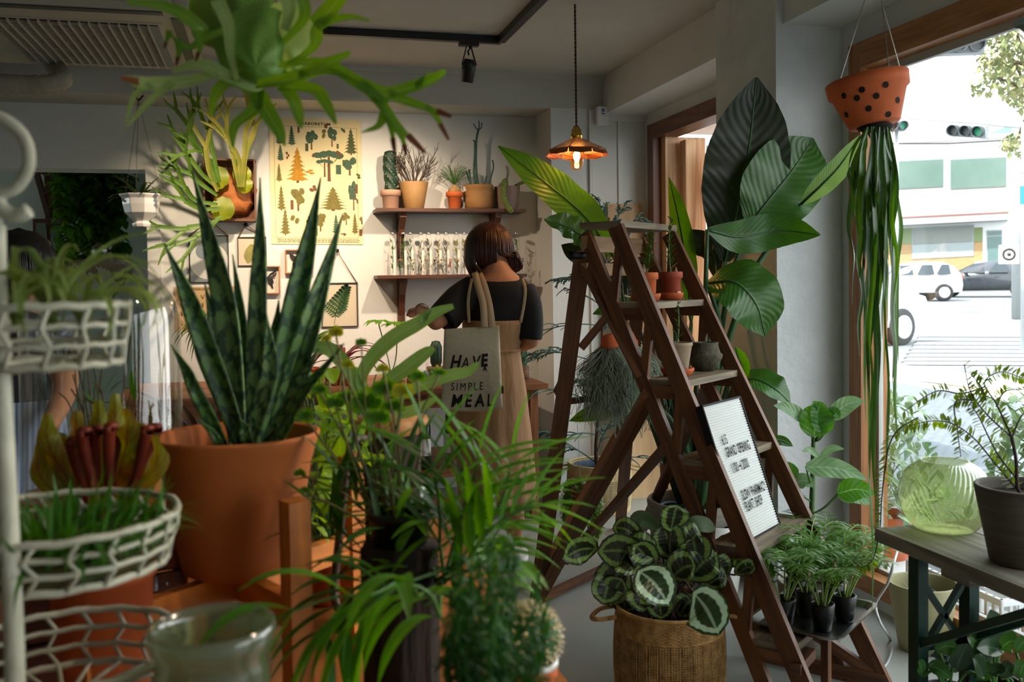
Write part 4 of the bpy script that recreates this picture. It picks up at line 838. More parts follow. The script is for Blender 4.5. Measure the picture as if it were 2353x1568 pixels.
for i,x in enumerate(pos):
    p=tp(x,Y=5.12+(i%3)*.09); nm=names[i%12]; h=.06; t=thing('vial_cactus','tiny %s cactus in a small glass vial, %s'%(nm,places[i]),'cactus',p,'tiny cacti in vials on the wall table')
    r_=.017; m=MB(); lathe(m,p,[(.001,.001),(r_,.001),(r_,h),(r_+.002,h+.002)],14); m.build('vial_glass',G['glass'],t)
    m=MB(); lathe(m,p,[(.001,.002),(r_*.88,.002),(r_*.88,h*.6),(.001,h*.62)],12); m.build('gravel',pebble,t)
    m=MB(); c=p+V((0,0,h*.9)); mm=(cg,cb,cy)[(i*2+1)%3]
    if i%3==0: ball(m,c+zz*.01,(.016,.016,.02),12)
    elif i%3==1: ball(m,c,(.014,.014,.022),10); ball(m,c+V((.01,0,.022)),(.008,.008,.013),8); ball(m,c+V((-.009,0,.025)),(.007,.007,.014),8)
    else: lathe(m,p+V((0,0,h*.6)),[(.01,0),(.012,.03),(.011,.05),(.004,.06),(.0005,.062)],10,wob=lambda a,i:1+.12*math.cos(7*a))
    m.build('cactus_body',mm,t)
def glassplant(name,label,p,r,h,fill):
    t=thing(name,label,'cactus',p); m=MB(); lathe(m,p,[(.001,.001),(r*.9,.001),(r,.008),(r,h),(r+.003,h+.003)],28); m.build('glass_jar',G['glass'],t); m=MB(); lathe(m,p,[(.001,.004),(r*.9,.004),(r*.9,h*fill),(.001,h*fill)],24); m.build('gravel',pebble,t); return t
p=tp(1003,Y=5.42); t=glassplant('ribbed_cactus','tall dark ribbed cactus in a round glass planter on the wall table',p,.062,.10,.75)
m=MB(); lathe(m,p+zz*.07,[(.02,0),(.03,.03),(.031,.12),(.02,.15),(.001,.155)],32,wob=lambda a,i:1+.14*math.cos(10*a)); m.build('cactus_body',cactm,t)
p=tp(1198,Y=5.25); t=glassplant('jar_cactus','green cactus in a tall clear jar at the right end of the wall table',p,.052,.19,.4)
m=MB(); 
for dx,dy,h in((0,0,.3),(.02,.015,.26),(-.02,.01,.24)): tube(m,cr([p+V((dx,dy,.07)),p+V((dx*1.3,dy,.07+h*.6)),p+V((dx*1.6,dy,.07+h))],4),[.018]*7+[.015,.004],10)
m.build('cactus_body',mat('spiny_green','#48703c',.8,c2='#335a2c',ns=80),t)
p=tp(1056,Y=5.45); t=thing('potted_succulent','small branching succulent in a brown clay pot behind the tote bag','plant',p); m=MB(); lathe(m,p,potprof(.045,.033,.08,.004,.02),20); m.build('pot',G['terra'],t)
m=MB(); tube(m,[p+zz*.06,p+V((-.02,0,.14)),p+V((-.05,0,.19))],.01,8)
for k in range(8): leaf(m,p+V((-.02-.004*k,0,.13+.008*k)),rv()+V((0,0,.6)),.05,.012,.1,n=2,sm=2,nv=1)
m.build('succulent_leaves',cg,t)
# bottles on the lower shelf
lbl=mat('white_label','#e4e4e0',.8)
for i,(x,h,lab) in enumerate(((958,.10,'dark jar with a white label on the low shelf, left of the others'),(975,.13,'grey-capped jar with a white label on the low shelf, in the middle'),(1040,.16,'domed cactus in a labelled glass jar on the low shelf, nearest the woman'))):
    q=at(x,1000,Y=5.15); p=V((q.x,5.15,.286)); t=thing('labelled_jar',lab,'jar',p); m=MB()
    h=.30 if i<2 else .34; r_=.035 if i<2 else .05
    lathe(m,p,[(.001,.001),(r_,.001),(r_,h*.8),(r_*.8,h*.85),(r_*.8,h*.88)],20); m.build('jar_body',mat('dark_jar','#2e3432',.2) if i<2 else G['glass'],t)
    m=MB(); lathe(m,p,[(r_*1.01,h*.25),(r_*1.02,h*.26),(r_*1.02,h*.55),(r_*1.01,h*.56)],20); m.build('label',lbl,t)
    if i<2: m=MB(); lathe(m,p,[(r_*.85,h*.86),(r_*.85,h*.98),(.001,h)],20); m.build('lid',capm,t)
    else: m=MB(); lathe(m,p,[(.03,.1),(.04,.2),(.036,.3),(.012,.35),(.001,.352)],28,wob=lambda a,i:1+.1*math.cos(9*a)); m.build('cactus_body',cg,t); m=MB(); lathe(m,p,[(.001,.004),(.044,.004),(.044,.11),(.001,.11)],16); m.build('gravel',pebble,t)
p=V((at(1088,1000,Y=5.35).x,5.35,.286)); t=thing('slim_cactus','slim dark cactus standing tall on the low shelf beside the skirt','cactus',p); m=MB(); lathe(m,p,potprof(.04,.03,.07),18); m.build('pot',G['black'],t); m=MB(); tube(m,cr([p+zz*.05,p+V((0,0,.25)),p+V((-.01,0,.42))],5),[.02]*9+[.015,.004],10); m.build('cactus_body',cactm,t)
# ================================================================ LADDER GROUP
lw=wood('dark_stained_ladder_wood','#764826','#452716',.5,(2.5,30,1)); lw2=wood('weathered_step_wood','#8f7f66','#5e5140',.65,(2,22,1))
B_=[(1415,520,3.30),(1498,690,3.20),(1568,868,3.10),(1640,1045,2.98),(1705,1245,2.85),(1790,1465,2.73),(1909,1732,2.62)]
C_=[(1538,538,3.63),(1600,690,3.48),(1672,852,3.40),(1755,1025,3.31),(1838,1192,3.22),(1940,1395,3.12),(2035,1588,3.01)]
bT=at(*B_[0][:2],d=3.30); bF=at(1909,1732,d=2.62); bF.z=0; cT=at(1538,538,d=3.63); cF=at(2035,1588,d=3.01); cF.z=0
LX=((cT-bT)+(cF-bF)); LX.z=0; LX.normalize(); LD=V((LX.y,-LX.x,0))  # LD points to the climber's side
if LD.dot(bF-bT)<0: LD=-LD
TD=.125
ld=thing('step_ladder','tall dark wooden A-frame step ladder used as a plant stand, before the pillar','ladder',(bF+cF)/2+V((0,0,0)))
ss=LX; fbt=(bF-bT)
for top,foot,nm in ((bT,bF,'near'),(cT,cF,'far')):
    m=MB(); bar(m,top,foot,.022,.055,side=ss); m.build('stile',lw,ld,bevel=.002)
    m=MB(); bar(m,top-LD*TD+zz*-.02,V((foot-LD*TD).to_tuple()),.022,.045,side=ss); m.build('stile',lw,ld,bevel=.002)
def onst(T,Fo,z): k=(T.z-z)/(T.z-Fo.z); return T.lerp(Fo,k)
ZST=[1.225,.975,.735,.495,.25]
for z in ZST:
    b,c=onst(bT,bF,z),onst(cT,cF,z); b.z=c.z=z; m=MB(); cc=(b+c)/2-LD*TD*.42; obox(m,cc-zz*.011,(c-b)/2*1.02,LD*(TD*.58),zz*.011); m.build('step',lw2,ld,bevel=.002)
    for q_ in(b,c): m=MB(); obox(m,q_-LD*TD*.5-zz*.04,LX*.011,LD*TD*.5,zz*.02); m.build('step_bearer',lw,ld)
    for q,T_,F_ in ((b,bT,bF),(c,cT,cF)):
        base=q-LD*TD; m=MB(); k=onst(T_,F_,z+.2); top=onst(T_,F_,z+.22); m=MB(); bar(m,base,top,.018,.028,side=ss); m.build('post',lw,ld,bevel=.001)
# top platform
pb,pc_=bT.copy(),cT.copy(); z=(pb.z+pc_.z)/2; pb.z=pc_.z=z; m=MB(); obox(m,(pb+pc_)/2-LD*TD*.45+zz*.014,(pc_-pb)/2*1.06,LD*TD*.66,zz*.011); m.build('top_platform',lw2,ld,bevel=.002)
m=MB(); obox(m,(pb+pc_)/2-LD*TD*.95-zz*.05,(pc_-pb)/2*1.1,LD*.012,zz*.028); obox(m,(pb+pc_)/2-LD*TD*.95-zz*.14,(pc_-pb)/2*1.1,LD*.01,zz*.022); m.build('top_rail',wood('pale_rail_wood','#a5835c','#7d5f40',.6),ld,bevel=.002)
# rear frame
rE=pb-LD*TD*1.1-zz*.09; fE=at(1232,1398,Z=0.0); fF=at(1425,1215,Z=0.0); rF=pc_-LD*TD*1.0-zz*.1
def brc(a,b,w=.03,t=.045,nm='brace',side=None): m=MB(); bar(m,a,b,w,t,side=side); return m.build(nm,lw,ld,bevel=.002)
sE=V((.9,-.35,0)).normalized()
brc(rE,fE,.06,.03,'rear_leg',sE); brc(rF,fF,.055,.03,'rear_leg',sE)
m=MB(); tube(m,[rE-LX*.07,rE+LX*.05],.014,12); m.build('hinge_bolt',G['iron'],ld)
fG=fE+LX*.62; fG.z=0
a1=onst(bT,bF,.93)-LD*TD; b1=fE+LX*.03+zz*.05
brc(b1,a1,.05,.03,'brace',sE)                                   # thick diagonal up to the near stile
brc(fE+LX*.01+zz*.1,at(1446,952,d=4.35),.04,.022,'brace',sE)
brc(at(1300,1290,d=3.95),onst(bT,bF,.78)-LD*TD,.022,.03,'brace',sE)
brc(at(1455,1262,Z=0),onst(cT,cF,.92)-LD*TD,.04,.024,'rear_leg',sE)
brc(fE+zz*.03,fG+zz*.03,.03,.03,'floor_rail')
brc(rE-zz*.02,onst(bT,bF,.98)-LD*TD*1.05,.04,.025,'brace',sE)
brc(at(1285,925,d=3.62),at(1440,905,d=4.35),.035,.022,'cross_rail')
brc(at(1282,905,d=3.62)+zz*.0,at(1296,875,d=3.66),.03,.03,'cross_rail')
brc(at(1335,800,d=3.58),at(1425,690,d=3.55),.03,.02,'brace',sE)
# far foot frame
fr=cF-LD*.42; fr.z=0; cst=onst(cT,cF,.25)
brc(cF+zz*.025,fr+zz*.025,.02,.05,'foot_rail'); brc(fr,V((fr.x,fr.y,onst(cT,cF,.25).z)),.022,.035,'post',ss)
brc(onst(cT,cF,.04)-LD*.02,V((fr.x,fr.y,.24))-LX*.02,.022,.035,'brace',ss)
nf=bF-LD*.40; nf.z=0; brc(nf,V((nf.x,nf.y,.25)),.022,.035,'post',ss); brc(bF+zz*.025-LD*0,nf+zz*.025,.02,.05,'foot_rail')
mid=(bF+cF)/2-LD*.1; brc(V((mid.x,mid.y,0)),V((mid.x,mid.y,.24)),.03,.022,'post',ss); brc(onst(bT,bF,.2)-LX*.03+LD*.01,onst(bT,bF,.2)+LX*.12,.03,.03,'cross_rail')
# ---- things on the steps
def stp(z,f,back=.5): b,c=onst(bT,bF,z),onst(cT,cF,z); p=b.lerp(c,f)-LD*TD*back; p.z=z+.001; return p
def claypot(name,label,p,rt_,rb,h,mt,rim=.004,rh=.025,sauc=0,tilt=None,t=None):
    if t is None: t=thing(name,label,'potted plant',p)
    z0=0
    if sauc: m=MB(); lathe(m,p,[(.001,0),(sauc*.8,0),(sauc,.018),(sauc,.026),(sauc-.006,.026),(sauc*.8-.004,.006),(.001,.006)],28); m.build('saucer',G['terra'],t); z0=.007
    m=MB(); lathe(m,p+zz*z0,potprof(rt_,rb,h,rim,rh),28); m.build('pot',mt,t); m=MB(); disc(m,p+zz*z0,rt_*.9,z=h*.88); m.build('soil',G['soil'],t); return t
zl=leafm('small_dark_leaf','#3c5a2c','#2e4a24'); 
def sprig(t,b,top,n,L_,w,mt=zl):
    m=MB(); P=cr([b,(b+top)/2+rv(.01),top],8); tube(m,P,lin([.003,.0015],len(P)),5); m.build('stem',G['stem'],t); m=MB()
    for i in range(n): q=i/n; c=b.lerp(top,.15+.85*q); a=i*2.4; leaf(m,c,V((math.cos(a),math.sin(a),.9)),L_*(1-.5*q),w,.1,n=3,nv=1,sm=2)
    m.build('leaves',mt,t)
brp=mat('dark_red_clay','#a4492f',.7,c2='#8a3a28',ns=8)
p=stp(1.225,.27); t=claypot('potted_sprig','dark-leaved upright sprig in an orange clay pot, left of two on the top step',p,.042,.032,.092,G['terra'],sauc=.05); sprig(t,p+zz*.08,at(1497,538,d=3.35),34,.05,.006)
p=stp(1.225,.76,.55); t=claypot('potted_sprig','thin leafy sprig in a darker red clay pot with a price sticker, top step',p,.042,.031,.095,brp,sauc=.044); sprig(t,p+zz*.08,at(1541,500,d=3.5),26,.04,.006)
m=MB(); c=p+LD*.034+zz*.022-LX*.005; obox(m,c,LX*.012,LD*.002,zz*.007); m.build('price_sticker',whitep,t)
stone=mat('pale_weathered_clay','#a8937a',.9,c2='#8e7a62',ns=10,bump=.3,bs=30); mossy=mat('mossy_stone','#5a5645',.95,c2='#3f3a2c',ns=14,bump=.8,bs=40)
p=stp(.975,.32,.6); t=claypot('potted_seedling','thin seedling in a pale weathered clay pot with an orange saucer','' or p,.052,.034,.105,stone,.001,.012,sauc=.056) if 0 else None
t=thing('potted_seedling','thin seedling in a pale weathered clay pot on an orange saucer','potted plant',p); claypot('','',p,.052,.034,.105,stone,.001,.012,sauc=.056,t=t); sprig(t,p+zz*.1,at(1558,690,d=3.25),9,.03,.006)
p=stp(.975,.80,.55); t=thing('stone_urn','squat mossy stone urn with a ridge round its middle, beside the pale pot','urn',p); m=MB(); lathe(m,p,[(.001,0),(.03,0),(.045,.018),(.058,.045),(.060,.056),(.053,.062),(.05,.072),(.045,.092),(.047,.1),(.04,.1),(.036,.085)],30,wob=lambda a,i:1+.015*math.sin(5*a+i)); m.build('urn_body',mossy,t); m=MB(); disc(m,p,.038,z=.085); m.build('soil',G['soil'],t)
# letter board
q=[at(1630,905,d=3.06),at(1742,885,d=3.23),at(1808,1186,d=3.10),at(1708,1226,d=2.92)]; 
bz=.4965; BL=onst(bT,bF,.495).lerp(onst(cT,cF,.495),.10)-LD*.03; BL.z=bz; BRp=BL+LX*.285; 
upd=(-LD*.135+zz*.405).normalized(); H_=.43; nb=LX.cross(upd).normalized(); 
if nb.dot(FWD)>0: nb=-nb
t=thing('letter_board','black-framed white letter board with opening hours, leaning on the ladder','letter board',BL)
P=lambda x,y,o=0: BL+LX*x+upd*y+nb*o; Wd=.285
m=MB(); fwd_=.005
for a,b in(((0,0),(Wd,0)),((0,H_),(Wd,H_)),((0,0),(0,H_)),((Wd,0),(Wd,H_))): bar(m,P(*a,-.011),P(*b,-.011),.007,.026,side=(LX if a[0]==b[0] else upd))
obox(m,P(Wd/2,H_/2,-.02),LX*Wd/2,upd*H_/2,nb*.003); m.build('frame',mat('satin_black','#121212',.7,spec=.3),t)
m=MB(); n=52; vs=[]; fs=[]
for i in range(n+1):
    y=H_*i/n
    for yy,o in ((y,-.0045),(y+H_/n*.35,-.001),(y+H_/n*.65,-.001)):
        if yy<=H_: vs+= [P(.003,yy,o),P(Wd-.003,yy,o)]
for i in range(len(vs)//2-1): fs.append((2*i,2*i+1,2*i+3,2*i+2))
m.add(vs,fs,None,0,False); m.build('ribbed_felt',mat('white_ribbed_board','#cfd1ce',.6),t)
matte=mat('matte_black','#0c0c0c',.95,spec=.1)
def Lt(s,x,y,sz): m=MB(); textmesh(m,s,lambda a,b:P(x+a,y+b,.0025),size=sz,sx=.47,shear=.0,bold=.0006,space=1.06); m.build('lettering',matte,t)
for s,x,y in (('6.15',.055,.298),('GRAND  OPENING',.058,.258),("11'00 \u2192 20'00",.062,.206),('SLOW  PHARMACY',.075,.118),('PLANT  SHOP',.075,.082)): Lt(s,x,y,.044)
# tray and palms on the lowest step
cc=onst(bT,bF,.25).lerp(onst(cT,cF,.25),.55)-LD*.02; cc.z=.252; tx=LX; ty=LD
t=thing('metal_tray','shiny rectangular metal tray on the lowest ladder step','tray',cc); m=MB()
def rr(a,b,r,z,n=5): return [cc+tx*(sx*(a-r)+r*math.cos(th))+ty*(sy*(b-r)+r*math.sin(th))+zz*z for sx,sy,t0 in((1,1,0),(-1,1,PI/2),(-1,-1,PI),(1,-1,3*PI/2)) for th in [t0+PI/2*k/n for k in range(n+1)]]
L1=[rr(.17,.12,.03,0),rr(.185,.135,.035,.018),rr(.195,.145,.04,.018),rr(.195,.145,.04,.014),rr(.18,.13,.03,-.002+.0025)]
n=len(L1[0]); vs=[p for l in L1 for p in l]; m.add(vs,[tuple(range(n))]+[(i*n+k,i*n+(k+1)%n,(i+1)*n+(k+1)%n,(i+1)*n+k) for i in range(3) for k in range(n)],None,0,False); m.build('tray_pan',G['steel'],t,solid=.0012)
palm=leafm('palm_leaflet','#558a42','#3f7236',tr=.3)
def frond(m,b,d,L_,n,ll,lw_,droop=.8,ms=None,ang=.9,mi=0):
    pts=[V(b)]; dd=V(d).normalized()
    for i in range(8): pts.append(pts[-1]+dd*L_/8); dd=(dd+V((0,0,-1))*droop/8*(1+i/4)).normalized()
    P_=cr(pts,3); tube(ms if ms is not None else m,P_,lin([.003,.001],len(P_)),4)
    st=int(len(P_)*.3)
    for i in range(n):
        k=st+(len(P_)-1-st)*i/(n-1); j=min(int(k),len(P_)-2); c=P_[j].lerp(P_[j+1],k-j); f=(P_[j+1]-P_[j]).normalized(); s=f.cross(zz).normalized(); q=i/(n-1); l=ll*(math.sin(PI*(.15+.8*q))*.6+.4)
        for sd in(-1,1): leaf(m,c,f*math.cos(ang)+s*sd*math.sin(ang)+zz*.15,l*R(.85,1.1),lw_,.5,n=3,nv=1,sm=2,fold=.15,mi=mi)
def palmpot(p,label,hh=.2):
    t=thing('potted_palm',label,'potted plant',p,'parlour palms in black pots on the tray'); m=MB(); lathe(m,p,potprof(.036,.026,.08,.0,.0),24); m.build('pot',G['black'],t); m=MB(); disc(m,p,.032,z=.068); m.build('soil',G['soil'],t)
    m=MB(); ms=MB()
    for k in range(9): a=k*2.4+R(-.3,.3); frond(m,p+V((.012*math.cos(a),.012*math.sin(a),.068)),V((math.cos(a)*.38,math.sin(a)*.38,1)),hh*R(.8,1.15),9,.075,.006,1.05,ms)
    m.build('fronds',palm,t); ms.build('stems',mat('pale_green_stem','#8fa75a',.5),t)
for (x,y,lab) in ((-.09,.06,'young palm in a black pot at the near left of the tray'),(.02,.09,'young palm in a black pot at the near middle edge of the tray'),(.13,.02,'young palm in a black pot at the far right of the tray'),(-.0,-.02,'young palm in a black pot in the middle of the tray'),(-.11,-.05,'young palm in a black pot at the back left of the tray'),(.09,-.085,'young palm in a black pot at the back of the tray')): palmpot(cc+tx*x+ty*y+zz*.001,lab,.26)
# hanging moss in upturned clay pots
mossm=mat('grey_green_moss','#a9b7a0',.9,c2='#85947f',ns=20); cordm=mat('pale_cord','#b8b6a4',.8)
for i,(x,y,d,tz,lab) in enumerate(((1401,800,3.72,.30,'grey hanging moss under the front left upturned clay pot'),(1418,790,3.90,.33,'grey hanging moss under the rear upturned clay pot'),(1446,795,3.74,.36,'grey hanging moss under the right upturned clay pot'))):
    p=at(x,y,d=d); p=V(p); t=thing('hanging_moss',lab,'hanging plant',p,'moss hanging under the ladder'); ax=V((-.12 if i!=1 else .35,0,1)).normalized()
    m=MB(); lathe(m,p,[(.034,0),(.036,.0),(.036,.018),(.032,.02),(.021,.052),(.018,.053),(.018,.048),(.03,.01)],24,ax=ax); m.build('pot',G['terra'],t)
    m=MB(); tp_=p+ax*.05; hz=rE.z; tube(m,[tp_,V((tp_.x-.02,tp_.y,hz-.1))],.0012,4); tube(m,[tp_+V((.006,0,0)),V((tp_.x+.0,tp_.y,hz-.12))],.0012,4); m.build('hanging_cord',cordm,t)
    m=MB()
    for k in range(520):
        a=R(0,2*PI); r_=.03*math.sqrt(random.random()); b=p+V((r_*math.cos(a),r_*math.sin(a),R(-.0,.01))); L_=tz*R(.25,1); n=int(L_/.028)+2; pts=[b]; drift=V((math.cos(a),math.sin(a),0))*R(.0,.028)
        for j in range(n): pts.append(pts[-1]+V((R(-.016,.016),R(-.016,.016),-L_/n))+drift*(1 if j<4 else 0))
        tube(m,pts,.0011,3,caps=False)
    tag(m.build('moss_strands',mossm,t),kind='stuff')
# trailing variegated pot
p=at(1338,1170,d=4.2); t=thing('trailing_plant','small variegated trailing plant in a clay pot hung low before the pale basket','hanging plant',p); m=MB(); lathe(m,p,potprof(.05,.035,.085,.004,.02),22); m.build('pot',G['terra'],t)
m=MB(); s_=at(1322,885,d=4.0); 
for a in(0,2.1,4.2): tube(m,[p+V((.048*math.cos(a),.048*math.sin(a),.085)),V((p.x-.01,p.y,p.z+.2)),s_],.001,4)
m.build('hanging_cord',cordm,t); vg=leafm('small_variegated','#6f9a58','#5c8a4a',edge='#cdd6a4',tr=.3); m=MB(); ms=MB()
for k in range(24):
    a=R(0,2*PI); L_=R(.08,.24); P_=[p+V((.02*math.cos(a),.02*math.sin(a),.08)),p+V((.055*math.cos(a),.055*math.sin(a),.11))]
    for j in range(1,5): P_.append(p+V((.07*math.cos(a)+R(-.01,.01),.07*math.sin(a),.09-L_*j/4)))
    c_=cr(P_,4); tube(ms,c_,.0015,4)
    for q in c_[3:]:
        for _ in(0,1): leaf(m,q,rv()+V((0,0,.2)),.03,.011,.2,OVAL,n=2,nv=1,sm=2)
m.build('leaves',vg,t); ms.build('stems',G['stem'],t)
# woven baskets
def woven(name,label,c,r0,r1,h,mt,nst,nr,band=.25,hand=True):
    t=thing(name,label,'basket',c); rad=lambda z: r0+(r1-r0)*z/h+.012*math.sin(PI*z/h)
    m=MB()
    for k in range(nst):
        for o in(-.004,.004): a=2*PI*k/nst+o/r0; tube(m,[c+V((rad(z)*math.cos(a),rad(z)*math.sin(a),z)) for z in [h*j/8 for j in range(9)]],.0016,4)
    for i in range(nr):
        z=h*.06+(h*(1-band)-h*.06)*i/(nr-1)
        for o in(-.0025,.0025): tube(m,[c+V(((rad(z)+.002*(1 if k%2 else -1))*math.cos(2*PI*k/64),(rad(z)+.002*(1 if k%2 else -1))*math.sin(2*PI*k/64),z+o)) for k in range(64)],.0017,4,closed=True)
    m.build('open_weave',mt,t)
    m=MB()
    for i in range(int(h*band/.0045)): z=h*(1-band)+i*.0045; tube(m,[c+V(((rad(z)+.002*math.sin(k*PI/1+i*PI))*math.cos(2*PI*k/90),(rad(z)+.002*(-1)**(k+i))*math.sin(2*PI*k/90),z)) for k in range(90)],.0028,5,closed=True)
    tube(m,[c+V((rad(h)*math.cos(2*PI*k/64),rad(h)*math.sin(2*PI*k/64),h)) for k in range(64)],.006,6,closed=True); m.build('tight_rim',mt,t)
    m=MB()
    for i in range(6): z=i*.006+.004; tube(m,[c+V((rad(z)*1.01*math.cos(2*PI*k/64),rad(z)*1.01*math.sin(2*PI*k/64),z)) for k in range(64)],.0038,5,closed=True)
    disc(m,c,r0*.98,z=.004,n=40); m.build('base',mt,t)
    if hand:
        for a in hand:
            e=V((math.cos(a),math.sin(a),0)); s=V((-e.y,e.x,0)); m=MB(); b=c+e*rad(h)+zz*h*.93; tube(m,cr([b-s*.05,b-s*.045+e*.05-zz*.01,b+e*.075-zz*.02,b+s*.045+e*.05-zz*.01,b+s*.05],6),.007,8); m.build('handle',mt,t)
    return t,rad
sea=mat('brown_seagrass','#b08a52',.85,c2='#8a6638',ns=40,bump=.5,bs=80); pal=mat('pale_seagrass','#cbb98e',.85,c2='#b39d6e',ns=40,bump=.5,bs=80)
pb1=at(1539,1640,Z=0); t,rad=woven('woven_basket','brown open-weave basket planter on the floor with the dark patterned plant',V((pb1.x,pb1.y,0)),.150,.155,.33,sea,64,26,.2,(-.15,2.8))
cb_=V((pb1.x,pb1.y,0))
m=MB(); lathe(m,cb_+zz*.01,potprof(.138,.12,.29,0,0),28); m.build('inner_pot',G['black'],t)
m=MB(); disc(m,cb_,.13,z=.27); m.build('soil',G['soil'],t)
cal=leafm('calathea_leaf','#16291a','#0f2014',kind='calathea',k='#66803f',vs=9,vk=1.2,rough=.3,tr=.12,back='#3a1c24'); cal2=leafm('calathea_leaf_pale','#22402c','#1a3524',kind='calathea',k='#a9c8a8',vs=9,vk=1.2,rough=.28,tr=.12,back='#3a1c24')
t=thing('calathea','rose-painted plant with round dark leaves banded pale green, in the brown basket','plant',cb_+zz*.27); ms=MB()
O9=[.1,.55,.82,.97,1,.97,.85,.6,.08]
def cleaf(m,x0,y0,x1,y1,hw,d0=2.8,d1=2.75,k=0,bow=12,up=None):
    a,b=at(x0,y0,d=d0),at(x1,y1,d=d1); mid_=(a+b)/2+UPV*bow/2200*d0-FWD*.01; 
    strap(m,[a,mid_,b],[1.32*hw/2200*d0*q for q in O9],up=-FWD+UPV*R(-.3,.6)+RGT*R(-.3,.3) if up is None else up,fold=.18,nv=4,sm=8,ruf=.06)
    tube(ms,cr([cb_+V((R(-.05,.05),R(-.05,.05),.27)),(cb_+zz*.42+a)/2,a],4),.0032,5)
A=[(1375,1262,1292,1285,27),(1482,1285,1372,1268,34),(1440,1300,1385,1375,36),(1540,1225,1556,1160,30),(1545,1290,1520,1205,31),(1470,1245,1408,1212,22),(1470,1345,1478,1408,30),(1580,1335,1648,1272,34),(1555,1345,1562,1290,27),(1690,1322,1737,1308,17),(1600,1300,1590,1235,30),(1430,1330,1400,1395,26),(1500,1320,1455,1250,26),(1620,1350,1672,1330,22),(1590,1380,1560,1420,24),(1510,1380,1520,1425,24),(1405,1330,1385,1390,30),(1450,1360,1430,1410,28),(1540,1330,1600,1300,32),(1500,1290,1440,1250,30),(1560,1385,1610,1420,26),(1520,1340,1470,1390,28),(1580,1260,1610,1225,24),(1640,1290,1668,1330,22),(1420,1290,1460,1320,30)]
for i in range(0,len(A),1):
    m=MB(); x0,y0,x1,y1,hw=A[i]; cleaf(m,x0,y0,x1,y1,hw,2.86-.01*(i%4),2.80+.03*(i%3)); m.build('leaf',cal,t)
for (x0,y0,x1,y1,hw) in ((1465,1310,1538,1392,37),(1592,1360,1652,1460,43)): m=MB(); cleaf(m,x0,y0,x1,y1,hw,2.66,2.58); m.build('leaf',cal2,t)
pu=leafm('pale_leaf_underside','#5d7a6a','#4c6a5c',veins=.3,tr=.2)
for (x0,y0,x1,y1,hw) in ((1512,1218,1448,1188,15),(1565,1214,1645,1216,15)): m=MB(); cleaf(m,x0,y0,x1,y1,hw,2.9,2.9); m.build('leaf',pu,t)
ms.build('stems',mat('wine_stem','#3c2420',.6),t)
# pale basket with the blue-green conifer
pb2=at(1385,1190,Z=0)+fw0*.18; c2=V((pb2.x,pb2.y,0)); t,rad=woven('woven_basket','pale open-weave seagrass basket by the white pier',c2,.165,.175,.27,pal,60,18,.28,(-.45,2.9))
m=MB(); lathe(m,c2+zz*.01,potprof(.15,.14,.25,0,0),28); m.build('inner_liner',mat('blue_grey_liner','#4a5f74',.5,c2='#2e3c4c',ns=9),t)
con=thing('conifer_tree','blue-green drooping conifer sapling growing in the pale basket','tree',c2+zz*.02); m=MB(); topc=at(1392,640,d=5.3); T_=cr([c2+zz*.15,at(1370,1030,d=5.3),at(1382,900,d=5.3),at(1385,750,d=5.3),topc,at(1400,500,d=5.3)],8); tube(m,T_,lin([.014,.005],len(T_)),7); m.build('trunk',G['bark'],con)
m=MB()
def cbranch(b,d,L_,dep):
    pts=[b]; dd=V(d).normalized()
    for i in range(7): pts.append(pts[-1]+dd*L_/7); dd=(dd+V((0,0,-.10))+rv(.1)).normalized()
    tube(m,pts,lin([.004,.0022],8),5)
    if dep:
        for i in range(2,8):
            for s in(-1,1):
                f=(pts[i]-pts[i-1]).normalized(); q=f.cross(zz).normalized()*s; cbranch(pts[i],f*.8+q*R(.3,.8)+rv(.25)+V((0,0,R(-.3,.3))),L_*R(.18,.34),dep-1)
for k in range(21):
    q=k/21; c=T_[int(4+q*(len(T_)-6))]; a=k*2.4; L_=.42*(1-q*.45)*R(.75,1.1)
    if .25<q<.6 and k%3==0: a=PI+R(-.5,.1); L_=.58
    cbranch(c,V((math.cos(a),math.sin(a)*.55,R(.15,.7))),L_,2 if k%2 else 1)
for x,y in((1362,470),(1385,480),(1425,468),(1440,500),(1455,520)): cbranch(at(1398,560,d=5.2),at(x,y,d=5.2)-at(1398,560,d=5.2),.22,2)
m.build('branchlets',mat('blue_green_needles','#4a6f66',.7,c2='#34564e',ns=12),con)
# grey pot at floor behind the table leg, small succulent pot
p=at(1243,1190,Z=0); p=V((p.x+.06,p.y+.05,0)); t=thing('floor_pot','small grey pot with a dark succulent on the floor by the table leg','potted plant',p); m=MB(); lathe(m,p,potprof(.075,.06,.13,.003,.02),24); m.build('pot',mat('light_grey_pot','#a9aaa6',.6),t); m=MB(); disc(m,p,.066,z=.11); m.build('soil',G['soil'],t); m=MB()
for k in range(30): leaf(m,p+V((R(-.04,.04),R(-.04,.04),.11)),rv()+V((0,0,1.4)),.08,.012,.2,n=2,sm=2,nv=1)
m.build('leaves',zl,t)
p=at(1695,1385,Z=0); p=V((p.x-.02,p.y+.12,0)); t=thing('white_pot','plain white ceramic pot with dark leaves behind the brown basket','potted plant',p); m=MB(); lathe(m,p,potprof(.115,.075,.30,0,0),30); m.build('pot',wc,t); m=MB(); disc(m,p,.1,z=.26); m.build('soil',G['soil'],t); m=MB()
for k in range(9): a=R(-.6,2.6); leaf(m,p+V((0,0,.26)),V((math.cos(a),math.sin(a)-.4,R(.6,1.2))),R(.2,.28),.04,.9,OVAL)
m.build('leaves',cal,t)
